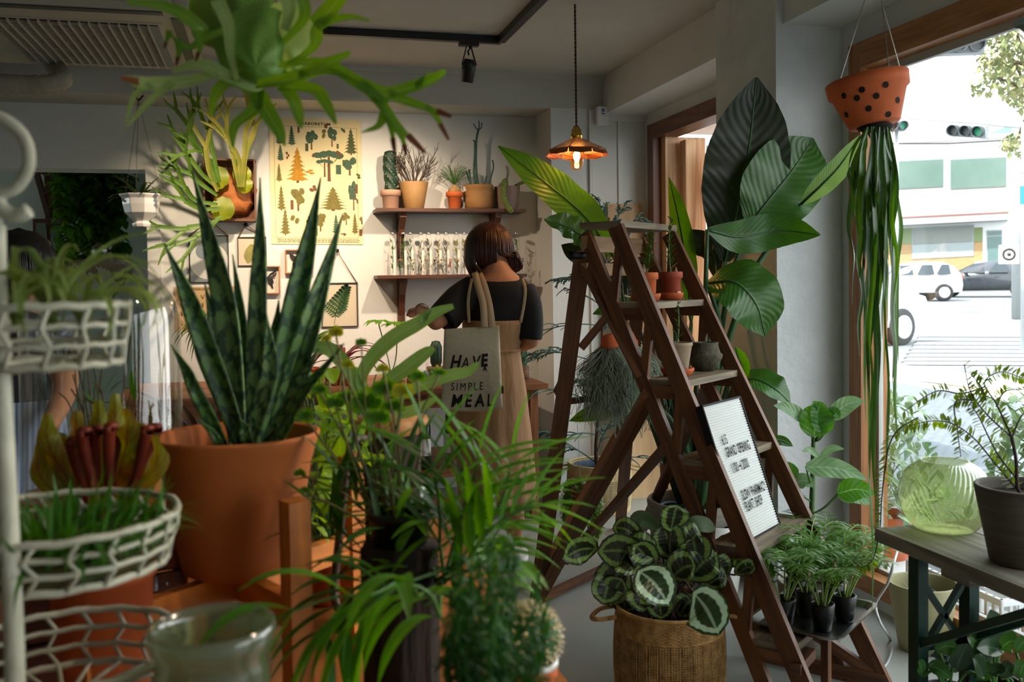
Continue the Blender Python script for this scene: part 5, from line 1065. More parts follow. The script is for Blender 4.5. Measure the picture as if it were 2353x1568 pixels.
# ================================================================ BIG PLANTS AND THE WINDOW SIDE
bop=leafm('paddle_leaf','#2a5a26','#336a2c',mid='#5b8a44',veins=.07,vs=16,vk=3.5,rough=.33,tr=.30); bopd=leafm('shaded_paddle_leaf','#0e2413','#132c16',mid='#2f4a28',veins=.04,vs=16,vk=3.5,rough=.4,tr=.12); bopl=leafm('bright_paddle_leaf','#3f7a24','#4a8a2a',mid='#6a9a44',veins=.09,vs=18,vk=3.5,rough=.35,tr=.4)  # dark copy: shade of the unlit leaf undersides put into the colour
ctr=at(1597,1145,d=4.1); c0=V((ctr.x,ctr.y,0)); t=thing('floor_planter','wide grey stone tub on the floor behind the ladder','planter',c0); gm_=mat('grey_stone_planter','#8e8a7e',.85,c2='#7c786c',ns=6,stretch=(1,1,14),bump=.25,bs=30)
m=MB(); lathe(m,c0,[(.001,0),(.15,0),(.17,.03),(.19,.2),(.2,.32),(.205,.35),(.2,.362),(.185,.36),(.175,.28)],48); m.build('tub',gm_,t); m=MB(); disc(m,c0,.18,z=.28,n=40); m.build('soil',G['soil'],t); m=MB(); tube(m,[c0+V((.165*math.cos(a*PI/12),.165*math.sin(a*PI/12),.300+.01*math.sin(a))) for a in range(24)],.012,8,closed=True); m.build('blue_liner_edge',mat('blue_liner','#3f566e',.5),t)
t=thing('bird_of_paradise','very tall plant with giant paddle leaves in the grey tub','plant',c0+zz*.28); ms=MB(); root=c0+zz*.27
PW=[.12,.5,.78,.93,1,1,.95,.8,.5,.04]
def big(pts,hw,mt,up=None,fold=.22,stem=None,nv=4,ruf=.05):
    P_=[at(x,y,d=d) for x,y,d in pts]; m=MB(); strap(m,P_,[hw/2200*pts[1][2]*q for q in PW],up=(-FWD if up is None else up),fold=fold,nv=nv,sm=8,ruf=ruf); m.build('leaf',mt,t)
    s=[root+V((R(-.06,.06),R(-.06,.06),0))]+[at(x,y,d=d) for x,y,d in (stem or [])]+[P_[0]]; s=cr(s,6); tube(ms,s,lin([.018,.012,.008],len(s)),8)
    q=[P_[0]]+P_[1:]; q=cr(q,6); tube(ms,[a-FWD*.002 for a in q],lin([.006,.0015],len(q)),5)
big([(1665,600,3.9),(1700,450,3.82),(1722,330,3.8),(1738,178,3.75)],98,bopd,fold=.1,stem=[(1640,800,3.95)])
big([(1720,520,3.75),(1770,455,3.75),(1825,385,3.8),(1868,318,3.85)],92,bop,fold=.15,stem=[(1650,820,3.9),(1680,640,3.8)])
big([(1625,528,3.62),(1700,545,3.66),(1790,530,3.68),(1885,540,3.6)],44,bop,fold=.25)
ms_=ms
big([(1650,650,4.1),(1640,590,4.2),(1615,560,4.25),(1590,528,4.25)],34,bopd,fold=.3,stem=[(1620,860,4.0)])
big([(1625,650,3.72),(1690,650,3.62),(1738,700,3.6),(1758,772,3.62)],74,bop,up=-FWD*1+UPV*.5,fold=.12,stem=[(1640,900,3.9),(1655,760,3.85)])
big([(1588,742,4.1),(1578,620,4.2),(1560,510,4.25),(1537,408,4.2)],28,bopl,fold=.55,stem=[(1580,900,4.1)],ruf=.1)
big([(1410,590,4.35),(1345,500,4.35),(1260,425,4.3),(1145,336,4.25)],50,bopl,up=-FWD+UPV*.6,fold=.12,stem=[(1560,950,4.2),(1480,730,4.3)])
big([(1378,580,4.2),(1340,545,4.2),(1300,520,4.15),(1250,505,4.1)],33,bop,up=-FWD+UPV*.4,stem=[(1550,960,4.2),(1460,740,4.2)],ruf=.22)
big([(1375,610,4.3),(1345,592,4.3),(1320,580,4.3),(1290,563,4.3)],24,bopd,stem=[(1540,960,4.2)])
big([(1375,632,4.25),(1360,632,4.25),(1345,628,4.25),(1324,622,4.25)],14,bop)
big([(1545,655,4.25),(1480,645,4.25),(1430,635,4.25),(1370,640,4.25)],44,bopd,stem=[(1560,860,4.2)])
big([(1490,705,4.2),(1450,702,4.2),(1410,705,4.2),(1362,722,4.2)],20,bop,stem=[(1550,900,4.2)])
big([(1490,915,4.0),(1420,928,3.98),(1370,945,3.95),(1308,968,3.95)],22,bopl,stem=[(1560,1000,4.0)])
big([(1840,470,3.75),(1888,425,3.65),(1930,380,3.6),(1977,310,3.55)],27,leafm('pale_paddle_leaf','#6f9a70','#7ca67c',veins=.5,vs=22,vk=4,rough=.3,tr=.3),fold=.35,stem=[(1700,700,3.8)])
big([(1690,880,3.55),(1735,872,3.5),(1782,895,3.45),(1817,928,3.45)],40,bop,up=UPV-FWD*.8,fold=.2,stem=[(1640,1000,3.7)])
big([(1700,880,3.5),(1705,850,3.5),(1695,820,3.52),(1690,797,3.52)],22,bopl,fold=.7)
big([(1760,1022,3.5),(1780,1012,3.5),(1800,1014,3.5),(1822,1026,3.5)],12,bop)
for k in range(7):
    a=k*.9; P_=cr([root+V((.05*math.cos(a),.05*math.sin(a),0)),at(1570+k*12,1000,d=4.0+.03*k),at(1560+k*22,820,d=4.0+.03*k)],6); tube(ms,P_,lin([.026,.016,.009],len(P_)),8)
ms.build('stems',mat('dark_green_stalk','#2c4a2c',.4,c2='#3e6038',ns=4,stretch=(1,1,.3)),t)
# umbrella ficus
c0=at(1866,1260,d=3.35); c0=V((c0.x,c0.y,0)); t=thing('floor_pot','plain grey pot on the floor hidden behind the tray of palms','pot',c0); m=MB(); lathe(m,c0,potprof(.12,.09,.24),28); m.build('pot_body',gm_,t); m=MB(); disc(m,c0,.11,z=.2); m.build('soil',G['soil'],t)
t=thing('umbrella_ficus','slim green-stemmed tree with big round leaves against the pillar','plant',c0+zz*.2); tr_=[c0+zz*.2,at(1866,1200,d=3.35),at(1868,1090,d=3.35),at(1870,1005,d=3.35)]; m=MB(); tube(m,cr(tr_,6),lin([.012,.008],19),8); m.build('trunk',mat('green_trunk','#3d5a34',.5,c2='#54703e'),t)
fl=leafm('ficus_leaf','#35702e','#3f7d34',mid='#7fae6a',veins=.12,vs=7,vk=1.6,rough=.4,tr=.45); fg=leafm('ficus_leaf_grey','#5f8a72','#6d967e',mid='#93b49a',veins=.2,vs=7,vk=1.6,rough=.35,tr=.2); ms=MB(); HEART=[.35,.8,.98,1,.95,.85,.68,.42,.03]
def fleaf(x0,y0,x1,y1,hw,mt,sx,sy,d=3.3,up=None,bow=10):
    a,b=at(x0,y0,d=d),at(x1,y1,d=d-.02); m=MB(); strap(m,[a,(a+b)/2+UPV*bow/2200*d,b],[hw/2200*d*q for q in HEART],up=-FWD+UPV*.3 if up is None else up,fold=.15,nv=3,sm=7,ruf=.08); m.build('leaf',mt,t)
    s=at(sx,sy,d=3.35); tube(ms,cr([s,(s+a)/2-zz*.01,a],4),.003,6)
fleaf(1870,1003,1885,926,40,fl,1869,1010); fleaf(1895,995,1868,922,26,fl,1869,1015); fleaf(1905,962,1985,920,21,fg,1869,1020); fleaf(1852,968,1778,932,16,fg,1869,1010); fleaf(1885,1050,1940,1032,9,fg,1868,1075); fleaf(1880,1050,1842,1038,8,fg,1868,1060)
fleaf(1852,1073,1992,1102,24,fg,1868,1125,3.2); fleaf(1925,1135,2010,1135,27,fl,1866,1182,3.15); fleaf(1925,1138,2004,1160,20,fg,1866,1182,3.18); fleaf(1825,1110,1790,1076,24,fl,1866,1155); fleaf(1825,1112,1872,1118,18,fg,1866,1155); fleaf(1905,955,1930,962,14,fl,1869,1015)
ms.build('leaf_stalks',G['stem'],t)
# hanging clay pot with holes and long drooping leaves
d_=2.9; c=at(2010,288,d=d_); ax=(UPV+RGT*-.16+FWD*.05).normalized(); t=thing('hanging_clay_pot','orange clay pot pierced with round holes, hung by wires at the window','hanging plant',c)
r_=lambda px: px/2200*d_
m=MB(); H1=r_(108); r0_=r_(55); r1_=r_(90); prof=[(.02,.0),(r0_,0),(r0_+.003,.004),(r1_*.93,H1*.72),(r1_,H1*.73),(r1_+.003,H1),(r1_-.008,H1+.001),(r1_*.84,H1*.7),(r0_-.008,.012)]; lathe(m,c,prof,48,ax=ax); m.build('pot',G['terra'],t)
Z,X,Yv=frame(ax); mh=MB()
for (x,y) in ((1938,216),(1982,206),(1969,227),(2012,220),(2036,195),(2062,230),(1995,251),(2087,198),(1945,262),(2040,262)):
    # intersect view ray with the outer cone approx: place on the cone at that screen position
    best=None
    for i in range(200):
        th=2*PI*i/200
        for j in range(24):
            h=H1*(.06+.62*j/24); rr_=r0_+(r1_*.93-r0_)*h/(H1*.72)+.001; q=c+X*rr_*math.cos(th)+Yv*rr_*math.sin(th)+Z*h
            if (q-c-Z*h).dot(FWD)>-rr_*.05: continue
            v=q-V((0,0,EYE)); dd=v.dot(FWD); e=abs(CX+F*v.dot(RGT)/dd-x)+abs(CY-F*v.dot(UPV)/dd-y)
            if best is None or e<best[0]: best=(e,q,th)
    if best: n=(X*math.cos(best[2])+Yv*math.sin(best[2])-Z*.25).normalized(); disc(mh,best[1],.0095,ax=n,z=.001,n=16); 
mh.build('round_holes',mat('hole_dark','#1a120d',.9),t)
m=MB(); hook=V((c.x+.03,c.y,ZB-.02)); hh=[at(1921,214,d=d_-.02),at(2045,176,d=d_-.11),at(2072,172,d=d_+.09)]; kn=at(2027,8,d=d_)
for q in hh: tube(m,[q-zz*.01,q,kn.lerp(V((q.x,q.y,kn.z)),.15)] if 0 else [q-zz*.012,q,(at(1987,0,d=d_) if q is hh[0] else kn),at(2005 if q is hh[0] else 2020,-40,d=d_)],.0014,5)
m.build('hanging_wire',G['steel'],t)
m=MB()
for k in range(90): b=at(R(1978,2048),R(284,300),d=d_+R(-.05,.05)); leaf(m,b,rv()+V((0,0,-.6)),R(.02,.045),.003,.3,n=2,nv=1,sm=1)
ball(m,c+V((0,0,-.005)),(r_(42),r_(42),.016),14); m.build('dark_roots',mat('root_mass','#1d1612',.95),t)
hl=leafm('long_strap_leaf','#33602a','#42743a',mid='#7f9c4e',rough=.28,tr=.3); hl2=leafm('long_strap_leaf_dark','#1f4424','#2a5430',mid='#5c7c40',rough=.28,tr=.2)
ends=[(1968,560),(1958,700),(1975,640),(1985,760),(2003,690),(2010,820),(2020,700),(2028,780),(2040,740),(2050,880),(2062,1010),(2035,1090),(2030,860),(1998,900),(1990,980),(2012,1000),(1996,830),(1975,820),(1965,500),(2058,700),(2050,640),(2044,560),(2004,1410),(1998,1100),(2064,830),(2014,1180)]
for i,(x,y) in enumerate(ends):
    m=MB(); x0=1985+ (x-1955)*.5+R(-5,5); dd=d_+R(-.07,.07); n=7; P_=[at(x0,292,d=dd)]
    for j in range(1,n+1): q=j/n; P_.append(at(x0+(x-x0)*min(1,q*2.2)**.8+R(-6,6)*(q<1),295+(y-295)*q,d=dd-.05*math.sin(PI*min(1,q*2))))
    w=R(6.5,9.5); strap(m,P_,[w*.35/2200*dd,w/2200*dd,w/2200*dd,w*1.05/2200*dd,w*.95/2200*dd,w*.8/2200*dd,w*.1/2200*dd],up=V((R(-.4,.4),-1,0)),fold=.5,nv=1,sm=4,twist=R(-4,4)); m.build('leaf',(hl,hl2)[i%2],t)
m=MB(); P_=[at(1990,300,d=2.85),at(1965,340,d=2.82),at(1952,400,d=2.82),at(1960,470,d=2.83),at(1957,530,d=2.84)]; strap(m,P_,[.004,.008,.008,.007,.001],fold=.5,nv=1); m.build('leaf',hl,t)
# trailing needle fern from the window side
nf_=leafm('needle_leaf','#5a7d34','#6f9440',rough=.5,tr=.35)
def needles(m,ms,P_,L_,w,step=1,mt=None,both=True):
    c_=cr(P_,10); tube(ms,c_,lin([.0025,.001],len(c_)),5)
    for i in range(1,len(c_),step):
        f=(c_[i]-c_[i-1]).normalized(); s=f.cross(FWD).normalized()
        for sd in (-1,1): leaf(m,c_[i],s*sd+f*.5+rv(.35),L_*R(.8,1.1),w,.2,n=2,nv=1,sm=2,fold=.1)
t=thing('trailing_fern','needle-leaved trailing stem hanging down the window frame to the floor','plant',at(1985,1300,d=2.75)); m=MB(); ms=MB()
needles(m,ms,[at(2110,960,d=2.62),at(2068,985,d=2.62),at(2045,1020,d=2.62),at(2034,1075,d=2.62),at(2026,1150,d=2.65),at(2022,1215,d=2.66),at(2008,1280,d=2.7),at(1990,1300,d=2.72),at(1968,1305,d=2.73)],.028,.005); m.build('needle_leaves',nf_,t); ms.build('stem',G['bark'],t)
# weathered table with green metal legs by the window
ZT=.62; cA=at(2032,1212,Z=ZT); xe=cA.x-.03; ye=cA.y; gw=wood('silvered_table_wood','#8a8474','#5a554a',.8,(1.6,16,1),bump=.5); gl=mat('dark_green_metal','#1c3d34',.35,.2,c2='#16322a')
t=thing('trestle_table','weathered grey wooden table with dark green folding legs by the window','table',(xe+.22,ye-.7,0))
for k in range(2): m=MB(); box2(m,(xe+.225*k,ye-1.75,ZT-.035),(xe+.225*k+.22,ye,ZT)); m.build('top_plank',gw,t,bevel=.006)
m=MB(); box2(m,(xe+.05,ye-.30,ZT-.075),(xe+.42,ye-.2,ZT-.035)); m.build('batten',gw,t)
lx0,lx1,ly=xe+.045,xe+.20,ye-.12
for x in (lx0,lx1): m=MB(); box2(m,(x-.015,ly-.02,0),(x+.015,ly+.02,ZT-.05)); m.build('leg',gl,t,bevel=.003)
m=MB(); bar(m,(lx0,ly,.30),(lx1,ly,.52),.02,.012); bar(m,(lx0,ly,.52),(lx1,ly,.30),.02,.012); m.build('cross_brace',gl,t)
m=MB(); bar(m,(lx0,ly,.34),(lx0+.02,ly-.42,ZT-.04),.02,.02); bar(m,(lx1,ly,.34),(lx1-.02,ly-.42,ZT-.04),.02,.02); tube(m,[(lx0,ly,.33),(lx1,ly,.33)],.009,8); m.build('folding_stay',gl,t)
# green glass vase
p=at(2183,1205,d=2.42); vz=ZT+.001; k=(EYE-vz)/(EYE-p.z); p=at(2183,1222,Z=vz); p=V((p.x,p.y+.02,vz)); dv=(p-V((0,0,EYE))).dot(FWD); R_=99/2200*dv
t=thing('glass_vase','round ribbed pale green glass vase on the weathered table','vase',p); vgm=glassm('green_ribbed_glass','#dbe4b6',.06,.3,.16); HV=1.62*R_
prof=[(R_*.45,0),(R_*.62,.004),(R_*.8,HV*.12),(R_*.95,HV*.3),(R_,HV*.5),(R_*.95,HV*.7),(R_*.8,HV*.87),(R_*.6,HV*.96),(R_*.52,HV*.985),(R_*.52,HV),(R_*.5,HV)]
pp_=cr([V((a,0,b)) for a,b in prof],3); prof=[(q.x,q.z) for q in pp_]
m=MB(); nn=240; vs=[]
for i,(r1,z) in enumerate(prof):
    for k in range(nn): a=2*PI*k/nn+i*.035; rr2=r1*(1+.012*math.cos(48*(a-i*.035))); vs.append(p+V((rr2*math.cos(a),rr2*math.sin(a),z)))
m.add(vs,[(i*nn+k,i*nn+(k+1)%nn,(i+1)*nn+(k+1)%nn,(i+1)*nn+k) for i in range(len(prof)-1) for k in range(nn)]+[tuple(range(nn))[::-1]]); m.build('vase_body',vgm,t)
# grey pot with a twiggy needle-leaved shrub
p=at(2352,1292,Z=ZT+.001); p=V((p.x+.0,p.y+.0,ZT+.001)); dv=(p-V((0,0,EYE))).dot(FWD); t=thing('potted_shrub','thin-branched needle-leaved shrub in a dark grey-brown pot on the weathered table','potted plant',p)
m=MB(); lathe(m,p,potprof(105/2200*dv,72/2200*dv,178/2200*dv,0,0,t=.01),48); m.build('pot',mat('grey_brown_pot','#5c564c',.8,c2='#4a453c',ns=5,stretch=(1,1,18),bump=.3,bs=20),t); m=MB(); disc(m,p,95/2200*dv,z=150/2200*dv); m.build('soil',G['soil'],t)
m=MB(); ms=MB(); b=p+zz*150/2200*dv; A_=lambda x,y,o=0: at(x,y,d=dv+o)
trk=[b,A_(2338,1120),A_(2335,1060),A_(2325,1005)]; m3=MB(); tube(m3,cr(trk,6),.004,8)
for path in ([(2325,1005),(2270,955),(2230,900),(2215,835)],[(2325,1005),(2290,930),(2262,880),(2300,855),(2353,870)],[(2338,1125),(2290,1070),(2240,1010),(2190,975),(2140,968),(2085,980)],[(2262,890),(2210,905),(2150,900),(2078,945)],[(2265,920),(2255,890),(2230,860)],[(2335,1100),(2290,1040),(2250,960),(2230,930)],[(2245,920),(2195,925),(2200,990),(2208,1050)],[(2325,1005),(2345,960),(2370,930)],[(2290,935),(2310,900),(2360,895)]):
    P_=[A_(x,y,R(-.05,.05)) for x,y in path]; needles(m,ms,P_,.024,.004,1)
m.build('needle_leaves',nf_,t); ms.build('branches',mat('dark_branch','#3a2b26',.8),t); m3.build('trunk',mat('dark_trunk','#3a2b26',.8),t)
# khaki pot under the table
p=at(2120,1490,Z=0); p=V((p.x,p.y+.0,0)); t=thing('khaki_pot','khaki green pot holding a dead seedling pot, on the floor behind the table leg','pot',p); kh=mat('khaki_pot','#9a9570',.6,c2='#8d8862',ns=5); dv=(p-V((0,0,EYE))).dot(FWD)
m=MB(); lathe(m,p,potprof(76/2200*dv,52/2200*dv,.235,0,0,t=.008,soil=.12),36); m.build('pot_body',kh,t); m=MB(); lathe(m,p+V((-.01,0,.11)),potprof(.06,.05,.09),24); m.build('inner_pot',mat('slate_pot','#3f4a52',.5),t); m=MB(); disc(m,p+V((-.01,0,.11)),.055,z=.075)
for k in range(14): leaf(m,p+V((R(-.03,.02),R(-.03,.03),.19)),rv()+V((0,0,1)),.05,.002,.3,n=2,nv=1,sm=1)
m.build('dry_stalks',mat('straw','#a8946a',.9),t)
# peperomias in front of the green legs
pep=leafm('peperomia_leaf','#2c5a34','#35683c',mid='#6a9460',rough=.22,tr=.15); pepd=leafm('peperomia_dark','#1f4030','#2a4c3a',mid='#4a7058',rough=.25,tr=.1)
pepc=[(2180,1620,2.45,'glossy round-leaved plant in a black pot, left of three at lower right'),(2285,1600,2.5,'glossy plant with one tall upright leaf in a black pot at lower right'),(2350,1590,2.35,'round coin-leaved plant in a black pot at the lower right corner')]
lv=[[(2150,1495,2200,1490,22),(2195,1545,2225,1480,26),(2130,1530,2185,1560,20),(2260,1560,2235,1510,20),(2120,1555,2110,1520,14)],[(2285,1485,2275,1402,24),(2262,1500,2222,1465,20),(2305,1500,2245,1490,20),(2300,1490,2340,1475,26),(2270,1540,2255,1500,20),(2240,1560,2290,1540,20)],[(2335,1500,2365,1470,18),(2300,1560,2330,1530,18),(2340,1560,2360,1520,22),(2275,1550,2310,1545,16)]]
for i,(x,y,d,lab) in enumerate(pepc):
    p=at(x,y,d=d); p=V((p.x,p.y,0)); t=thing('potted_peperomia',lab,'potted plant',p,'potted plants at lower right'); m=MB(); lathe(m,p,potprof(.07,.055,.24,.002,.015),30); m.build('pot',G['black'],t); m=MB(); disc(m,p,.062,z=.21); m.build('soil',G['soil'],t); ms=MB()
    for j,(x0,y0,x1,y1,hw) in enumerate(lv[i]):
        a,b=at(x0,y0,d=d),at(x1,y1,d=d-.03); m=MB(); strap(m,[a,(a+b)/2+UPV*.008,b],[hw/2200*d*q for q in O9],up=-FWD+UPV*R(.2,.9),fold=.2,nv=3,sm=6); m.build('leaf',(pep,pepd)[(i+j)%2],t); tube(ms,cr([p+zz*.21,(p+zz*.3+a)/2,a],4),.004,6)
    ms.build('stems',G['stem'],t)
t=thing('small_conifer','small feathery bluish conifer seedling beside the table leg','plant',at(2172,1590,d=2.6)); m=MB(); ms=MB()
for k in range(12): a=at(2172,1560,d=2.6); b=at(2172+R(-38,38),1510+R(-28,18),d=2.6+R(-.05,.05)); needles(m,ms,[a,(a+b)/2+zz*.02,b],.014,.003,1)
m.build('needle_leaves',mat('blue_green_seedling','#47695c',.7),t); ms.build('stems',G['stem'],t)
# cable
m=MB(); cbm=mat('grey_white_cable','#b9bbb9',.5); pts=[at(2068,1245,X=XR-.06),at(2055,1290,d=3.1),at(2040,1340,d=3.15),at(2020,1372,d=3.2),at(2012,1392,d=3.22),at(2022,1430,d=3.1)]
fl_=[at(x,y,Z=.006) for x,y in((2045,1470),(2048,1500),(2030,1535),(1990,1540),(1940,1520),(1900,1490),(1868,1500),(1880,1520),(1940,1512),(1985,1528))]
tube(m,cr(pts+fl_,6),.0045,6); tag(m.build('power_cable',cbm),'long pale cable drooping from the window and snaking on the floor','cable')
p=at(1962,1522,Z=0.002); t=thing('power_strip','clear plastic cable plug box lying on the floor by the ladder foot','plug',p); m=MB(); obox(m,p+zz*.014,V((.05,-.04,0)),V((.018,.022,0)),zz*.012); m.build('plug_body',mat('clear_plastic','#c9ced0',.2,trans=.5),t,bevel=.006)
m=MB(); P_=[at(2330,62,d=1.9),at(2345,55,d=1.9),at(2362,58,d=1.9),at(2380,75,d=1.9)]; strap(m,P_,[.003,.014,.016,.014],up=-FWD,nv=2); t=thing('hanging_leaf_plant','dark plant whose single leaf shows at the upper right edge of the window','plant',at(2400,60,d=1.9)); m.build('leaf',bopd,t); m=MB(); q=at(2420,40,d=1.9); tube(m,cr([P_[-1],q,V((q.x,q.y,ZB))],4),.004,6); m.build('stem',G['stem'],t)
# ================================================================ PEOPLE
skin=mat('skin','#c98f6c',.55,c2='#c08563',ns=6,sub=.08); hairm=mat('dark_brown_hair','#35180f',.42,c2='#52281a',ns=40,stretch=(1,1,.2),spec=.6); hair2=mat('black_hair','#0d0b0b',.4,spec=.6)
tee=mat('black_tee','#17181b',.85,c2='#1c1d20',ns=6,bump=.35,bs=9)
linen=mat('tan_linen','#b78f68',.9,c2='#aa825c',ns=9,bump=.5,bs=34,stretch=(1.6,1.6,.35)); canvas=mat('cream_canvas','#d6cbb0',.9,c2='#cabd9f',ns=5,bump=.35,bs=60); strapm=mat('cream_strap','#c9b290',.85)
def ringpts(y,xl,xr,d,th,n=40,dy=0,pleat=0,pn=14,ph=0,sq=2.0):
    """horizontal ring through the two screen edges at depth d; th = front-back thickness"""
    a,b=at(xl,y,d=d),at(xr,y,d=d); c=(a+b)/2; h=(b-a)/2; h.z*=1; f=V((FWD.x,FWD.y,0)).normalized(); out=[]
    for k in range(n):
        t=2*PI*k/n; r=1+pleat*math.sin(pn*t+ph)*(.6+.4*math.sin(3*t+ph)); ct,st=math.cos(t),math.sin(t); e=(abs(ct)**sq+abs(st)**sq)**(-1/sq)
        out.append(c+h*ct*e*r+f*th/2*st*e*r+zz*dy*math.sin(t))
    return out
def loft(m,rings,cap=(True,True),mi=0):
    n=len(rings[0]); vs=[p for r in rings for p in r]; fs=[(i*n+k,i*n+(k+1)%n,(i+1)*n+(k+1)%n,(i+1)*n+k) for i in range(len(rings)-1) for k in range(n)]
    if cap[0]: fs.append(tuple(range(n))[::-1])
    if cap[1]: fs.append(tuple((len(rings)-1)*n+k for k in range(n)))
    m.add(vs,fs,[(0,0)]*len(vs),mi)
def hand(m,w,d,palmn,s=1,curl=.6,side=1):
    """hand from wrist w along d; palmn = palm normal; five separate fingers"""
    d=V(d).normalized(); pn=(V(palmn)-d*V(palmn).dot(d)).normalized(); sd=d.cross(pn)*side
    P=[w-d*.01,w+d*.03*s,w+d*.06*s,w+d*.085*s]; 
    vs=[]; 
    for i,(p,hw) in enumerate(zip(P,(.024,.032,.040,.038))):
        for k in range(12): a=2*PI*k/12; vs.append(p+sd*hw*s*math.cos(a)+pn*.013*s*math.sin(a))
    m.add(vs,[(i*12+k,i*12+(k+1)%12,(i+1)*12+(k+1)%12,(i+1)*12+k) for i in range(3) for k in range(12)]+[tuple(range(12))[::-1],tuple(range(36,48))])
    for j,(o,L_) in enumerate(((-.028,.068),(-.009,.078),(.010,.073),(.028,.056))):
        q=w+d*.075*s+sd*o*s; dd=(d+sd*o*3).normalized(); pts=[q]
        for k in range(3): dd=(dd+pn*curl*(.35+.2*k+.05*j)).normalized(); pts.append(pts[-1]+dd*L_*s*(.45,.32,.23)[k])
        tube(m,cr(pts,3),lin([.0088*s,.0082*s,.0065*s],10),8)
    q=w+d*.02*s-sd*.026*s; pts=[q,q+(d*.7-sd*.8+pn*.3).normalized()*.035*s,q+(d*.7-sd*.8+pn*.3).normalized()*.035*s+(d+pn*.5-sd*.1).normalized()*.034*s,q+(d*.7-sd*.8+pn*.3).normalized()*.035*s+(d+pn*.7).normalized()*.055*s]
    tube(m,cr(pts,3),lin([.012*s,.010*s,.007*s],10),8)
# ---- the woman at the wall table
D=4.45; wb=at(1150,1280,Z=0.0); w=thing('person','woman seen from behind in black tee and tan pinafore dress, tote bag on her shoulder','person',wb)
f0=V((FWD.x,FWD.y,0)).normalized()
m=MB()
loft(m,[ringpts(y,a,b,d,th,24) for y,a,b,d,th in ((560,1105,1160,4.48,.15),(592,1110,1166,4.47,.13),(612,1112,1172,4.45,.125),(628,1105,1185,4.45,.14),(645,1088,1205,4.45,.17),(680,1072,1218,4.45,.21),(740,1068,1208,4.45,.22),(800,1080,1190,4.45,.2),(860,1068,1198,4.45,.22),(930,1060,1205,4.45,.24))])
el,wl=at(1001,741,d=4.32),at(966,712,d=4.52); sl=at(1090,668,d=4.44); tube(m,cr([sl,at(1045,708,d=4.37),el],5),lin([.052,.045,.038],11),14); ball(m,el,.037,12); tube(m,cr([el,(el+wl)/2,wl],4),lin([.037,.033,.026],9),14)
hand(m,wl+(wl-el).normalized()*.015,(wl-el).normalized()+V((-.1,.3,-.35)),(0,.2,-1),.92,.8,1)
sr=at(1203,672,d=4.44); er=at(1222,783,d=4.42); wr=at(1190,800,d=4.62); tube(m,cr([sr,at(1220,725,d=4.42),er],5),lin([.05,.045,.037],11),14); ball(m,er,.036,12); tube(m,cr([er,(er+wr)/2,wr],4),lin([.036,.032,.025],9),14); hand(m,wr,(wr-er)+V((-.05,.05,.0)),(0,.1,-1),.92,.7,-1)
for x0,x1,x2,x3,y0,y3,d in ((1098,1086,1076,1074,1060,1262,4.53),(1160,1174,1180,1183,1060,1262,4.42)):
    P=[at(x0,930,d=d),at(x1,1080,d=d),at(x2,1150,d=d),at(x2+2,1195,d=d),at(x3,1240,d=d)]; q=V((P[-1].x,P[-1].y,.06)); tube(m,cr(P+[q],5),[.066]*5+[.060]*4+[.05,.048,.046,.045]+[.047,.048,.048,.046,.043,.038,.034]+[.03]*6,16)
    tube(m,[q+zz*.02,q+f0*.08-zz*.025,q+f0*.16-zz*.035],[.036,.034,.025],12)
m.build('body',skin,w,remesh=.0075)
# head, face turned away and down
hc=at(1126,578,d=4.5); m=MB(); ball(m,hc,(.072,.088,.105),24); fd=(f0*.9-zz*.45-RGT*.25).normalized(); ball(m,hc+fd*.05-zz*.035,(.055,.06,.065),18); fc=hc+fd*.098
tube(m,[hc+fd*.08+zz*.01,hc+fd*.112-zz*.012,hc+fd*.095-zz*.02],[.006,.012,.009],8)
for s in(-1,1): ball(m,hc+RGT*s*.074-zz*.01,(.012,.018,.026),10)
hd=m.build('head',skin,w,remesh=.006)
m=MB()
for s in(-1,1): ball(m,hc+fd*.088+RGT*s*.028+zz*.012,.011,10)
m.build('eyes',mat('eye_white','#e4e0da',.3),hd); m=MB(); q=hc+fd*.1-zz*.045; tube(m,[q-RGT*.022,q+fd*.006,q+RGT*.022],[.002,.006,.002],8); m.build('mouth',mat('lips','#a8615a',.5),hd)
# hair: bob with a curled end at right
m=MB()
hcp=at(1124,568,d=4.49); crown=at(1122,512,d=4.47)
outl=[(1065,592),(1063,612),(1070,628)]
lathe(m,hcp-zz*.075,[(.055,0),(.085,.02),(.100,.055),(.105,.085),(.098,.13),(.075,.168),(.045,.187),(.0005,.194)],30,wob=lambda a,i:1+.015*math.sin(9*a))
for k in range(760):
    a=R(PI*.9,PI*2.1) if k%4 else R(0,2*PI); e=V((math.cos(a),0,0)); dirv=RGT*math.cos(a)+f0*math.sin(a)
    dirv.z=0; dirv.normalize(); P=[hcp+zz*R(.105,.118)+dirv*R(0,.02)]
    if dirv.dot(-f0)<-.75: continue
    rr0=R(.100,.110); side=dirv.dot(RGT)
    P.append(hcp+dirv*rr0*.66+zz*.085); P.append(hcp+dirv*rr0*1.0+zz*.03); P.append(hcp+dirv*rr0*1.06-zz*.03)
    if side>.35: c_=hcp+RGT*R(.085,.135)+zz*R(-.07,-.035)-f0*R(-.02,.06); P+= [c_+zz*.01,c_+RGT*R(.0,.025)-zz*.03,c_-RGT*.02-zz*R(.04,.06),c_-RGT*R(.02,.05)-zz*R(.01,.04)]
    elif side<-.55: P+= [hcp+dirv*rr0*1.06-zz*.08,hcp+dirv*rr0*.98-zz*R(.11,.15)+RGT*.02]
    else: P+= [hcp+dirv*rr0*.92-zz*.075,hcp+dirv*rr0*.62-zz*R(.09,.105)]
    Q=cr(P,4); tube(m,Q,lin([.003,.004,.004,.0012],len(Q)),5)
m.build('hair',hairm,w)
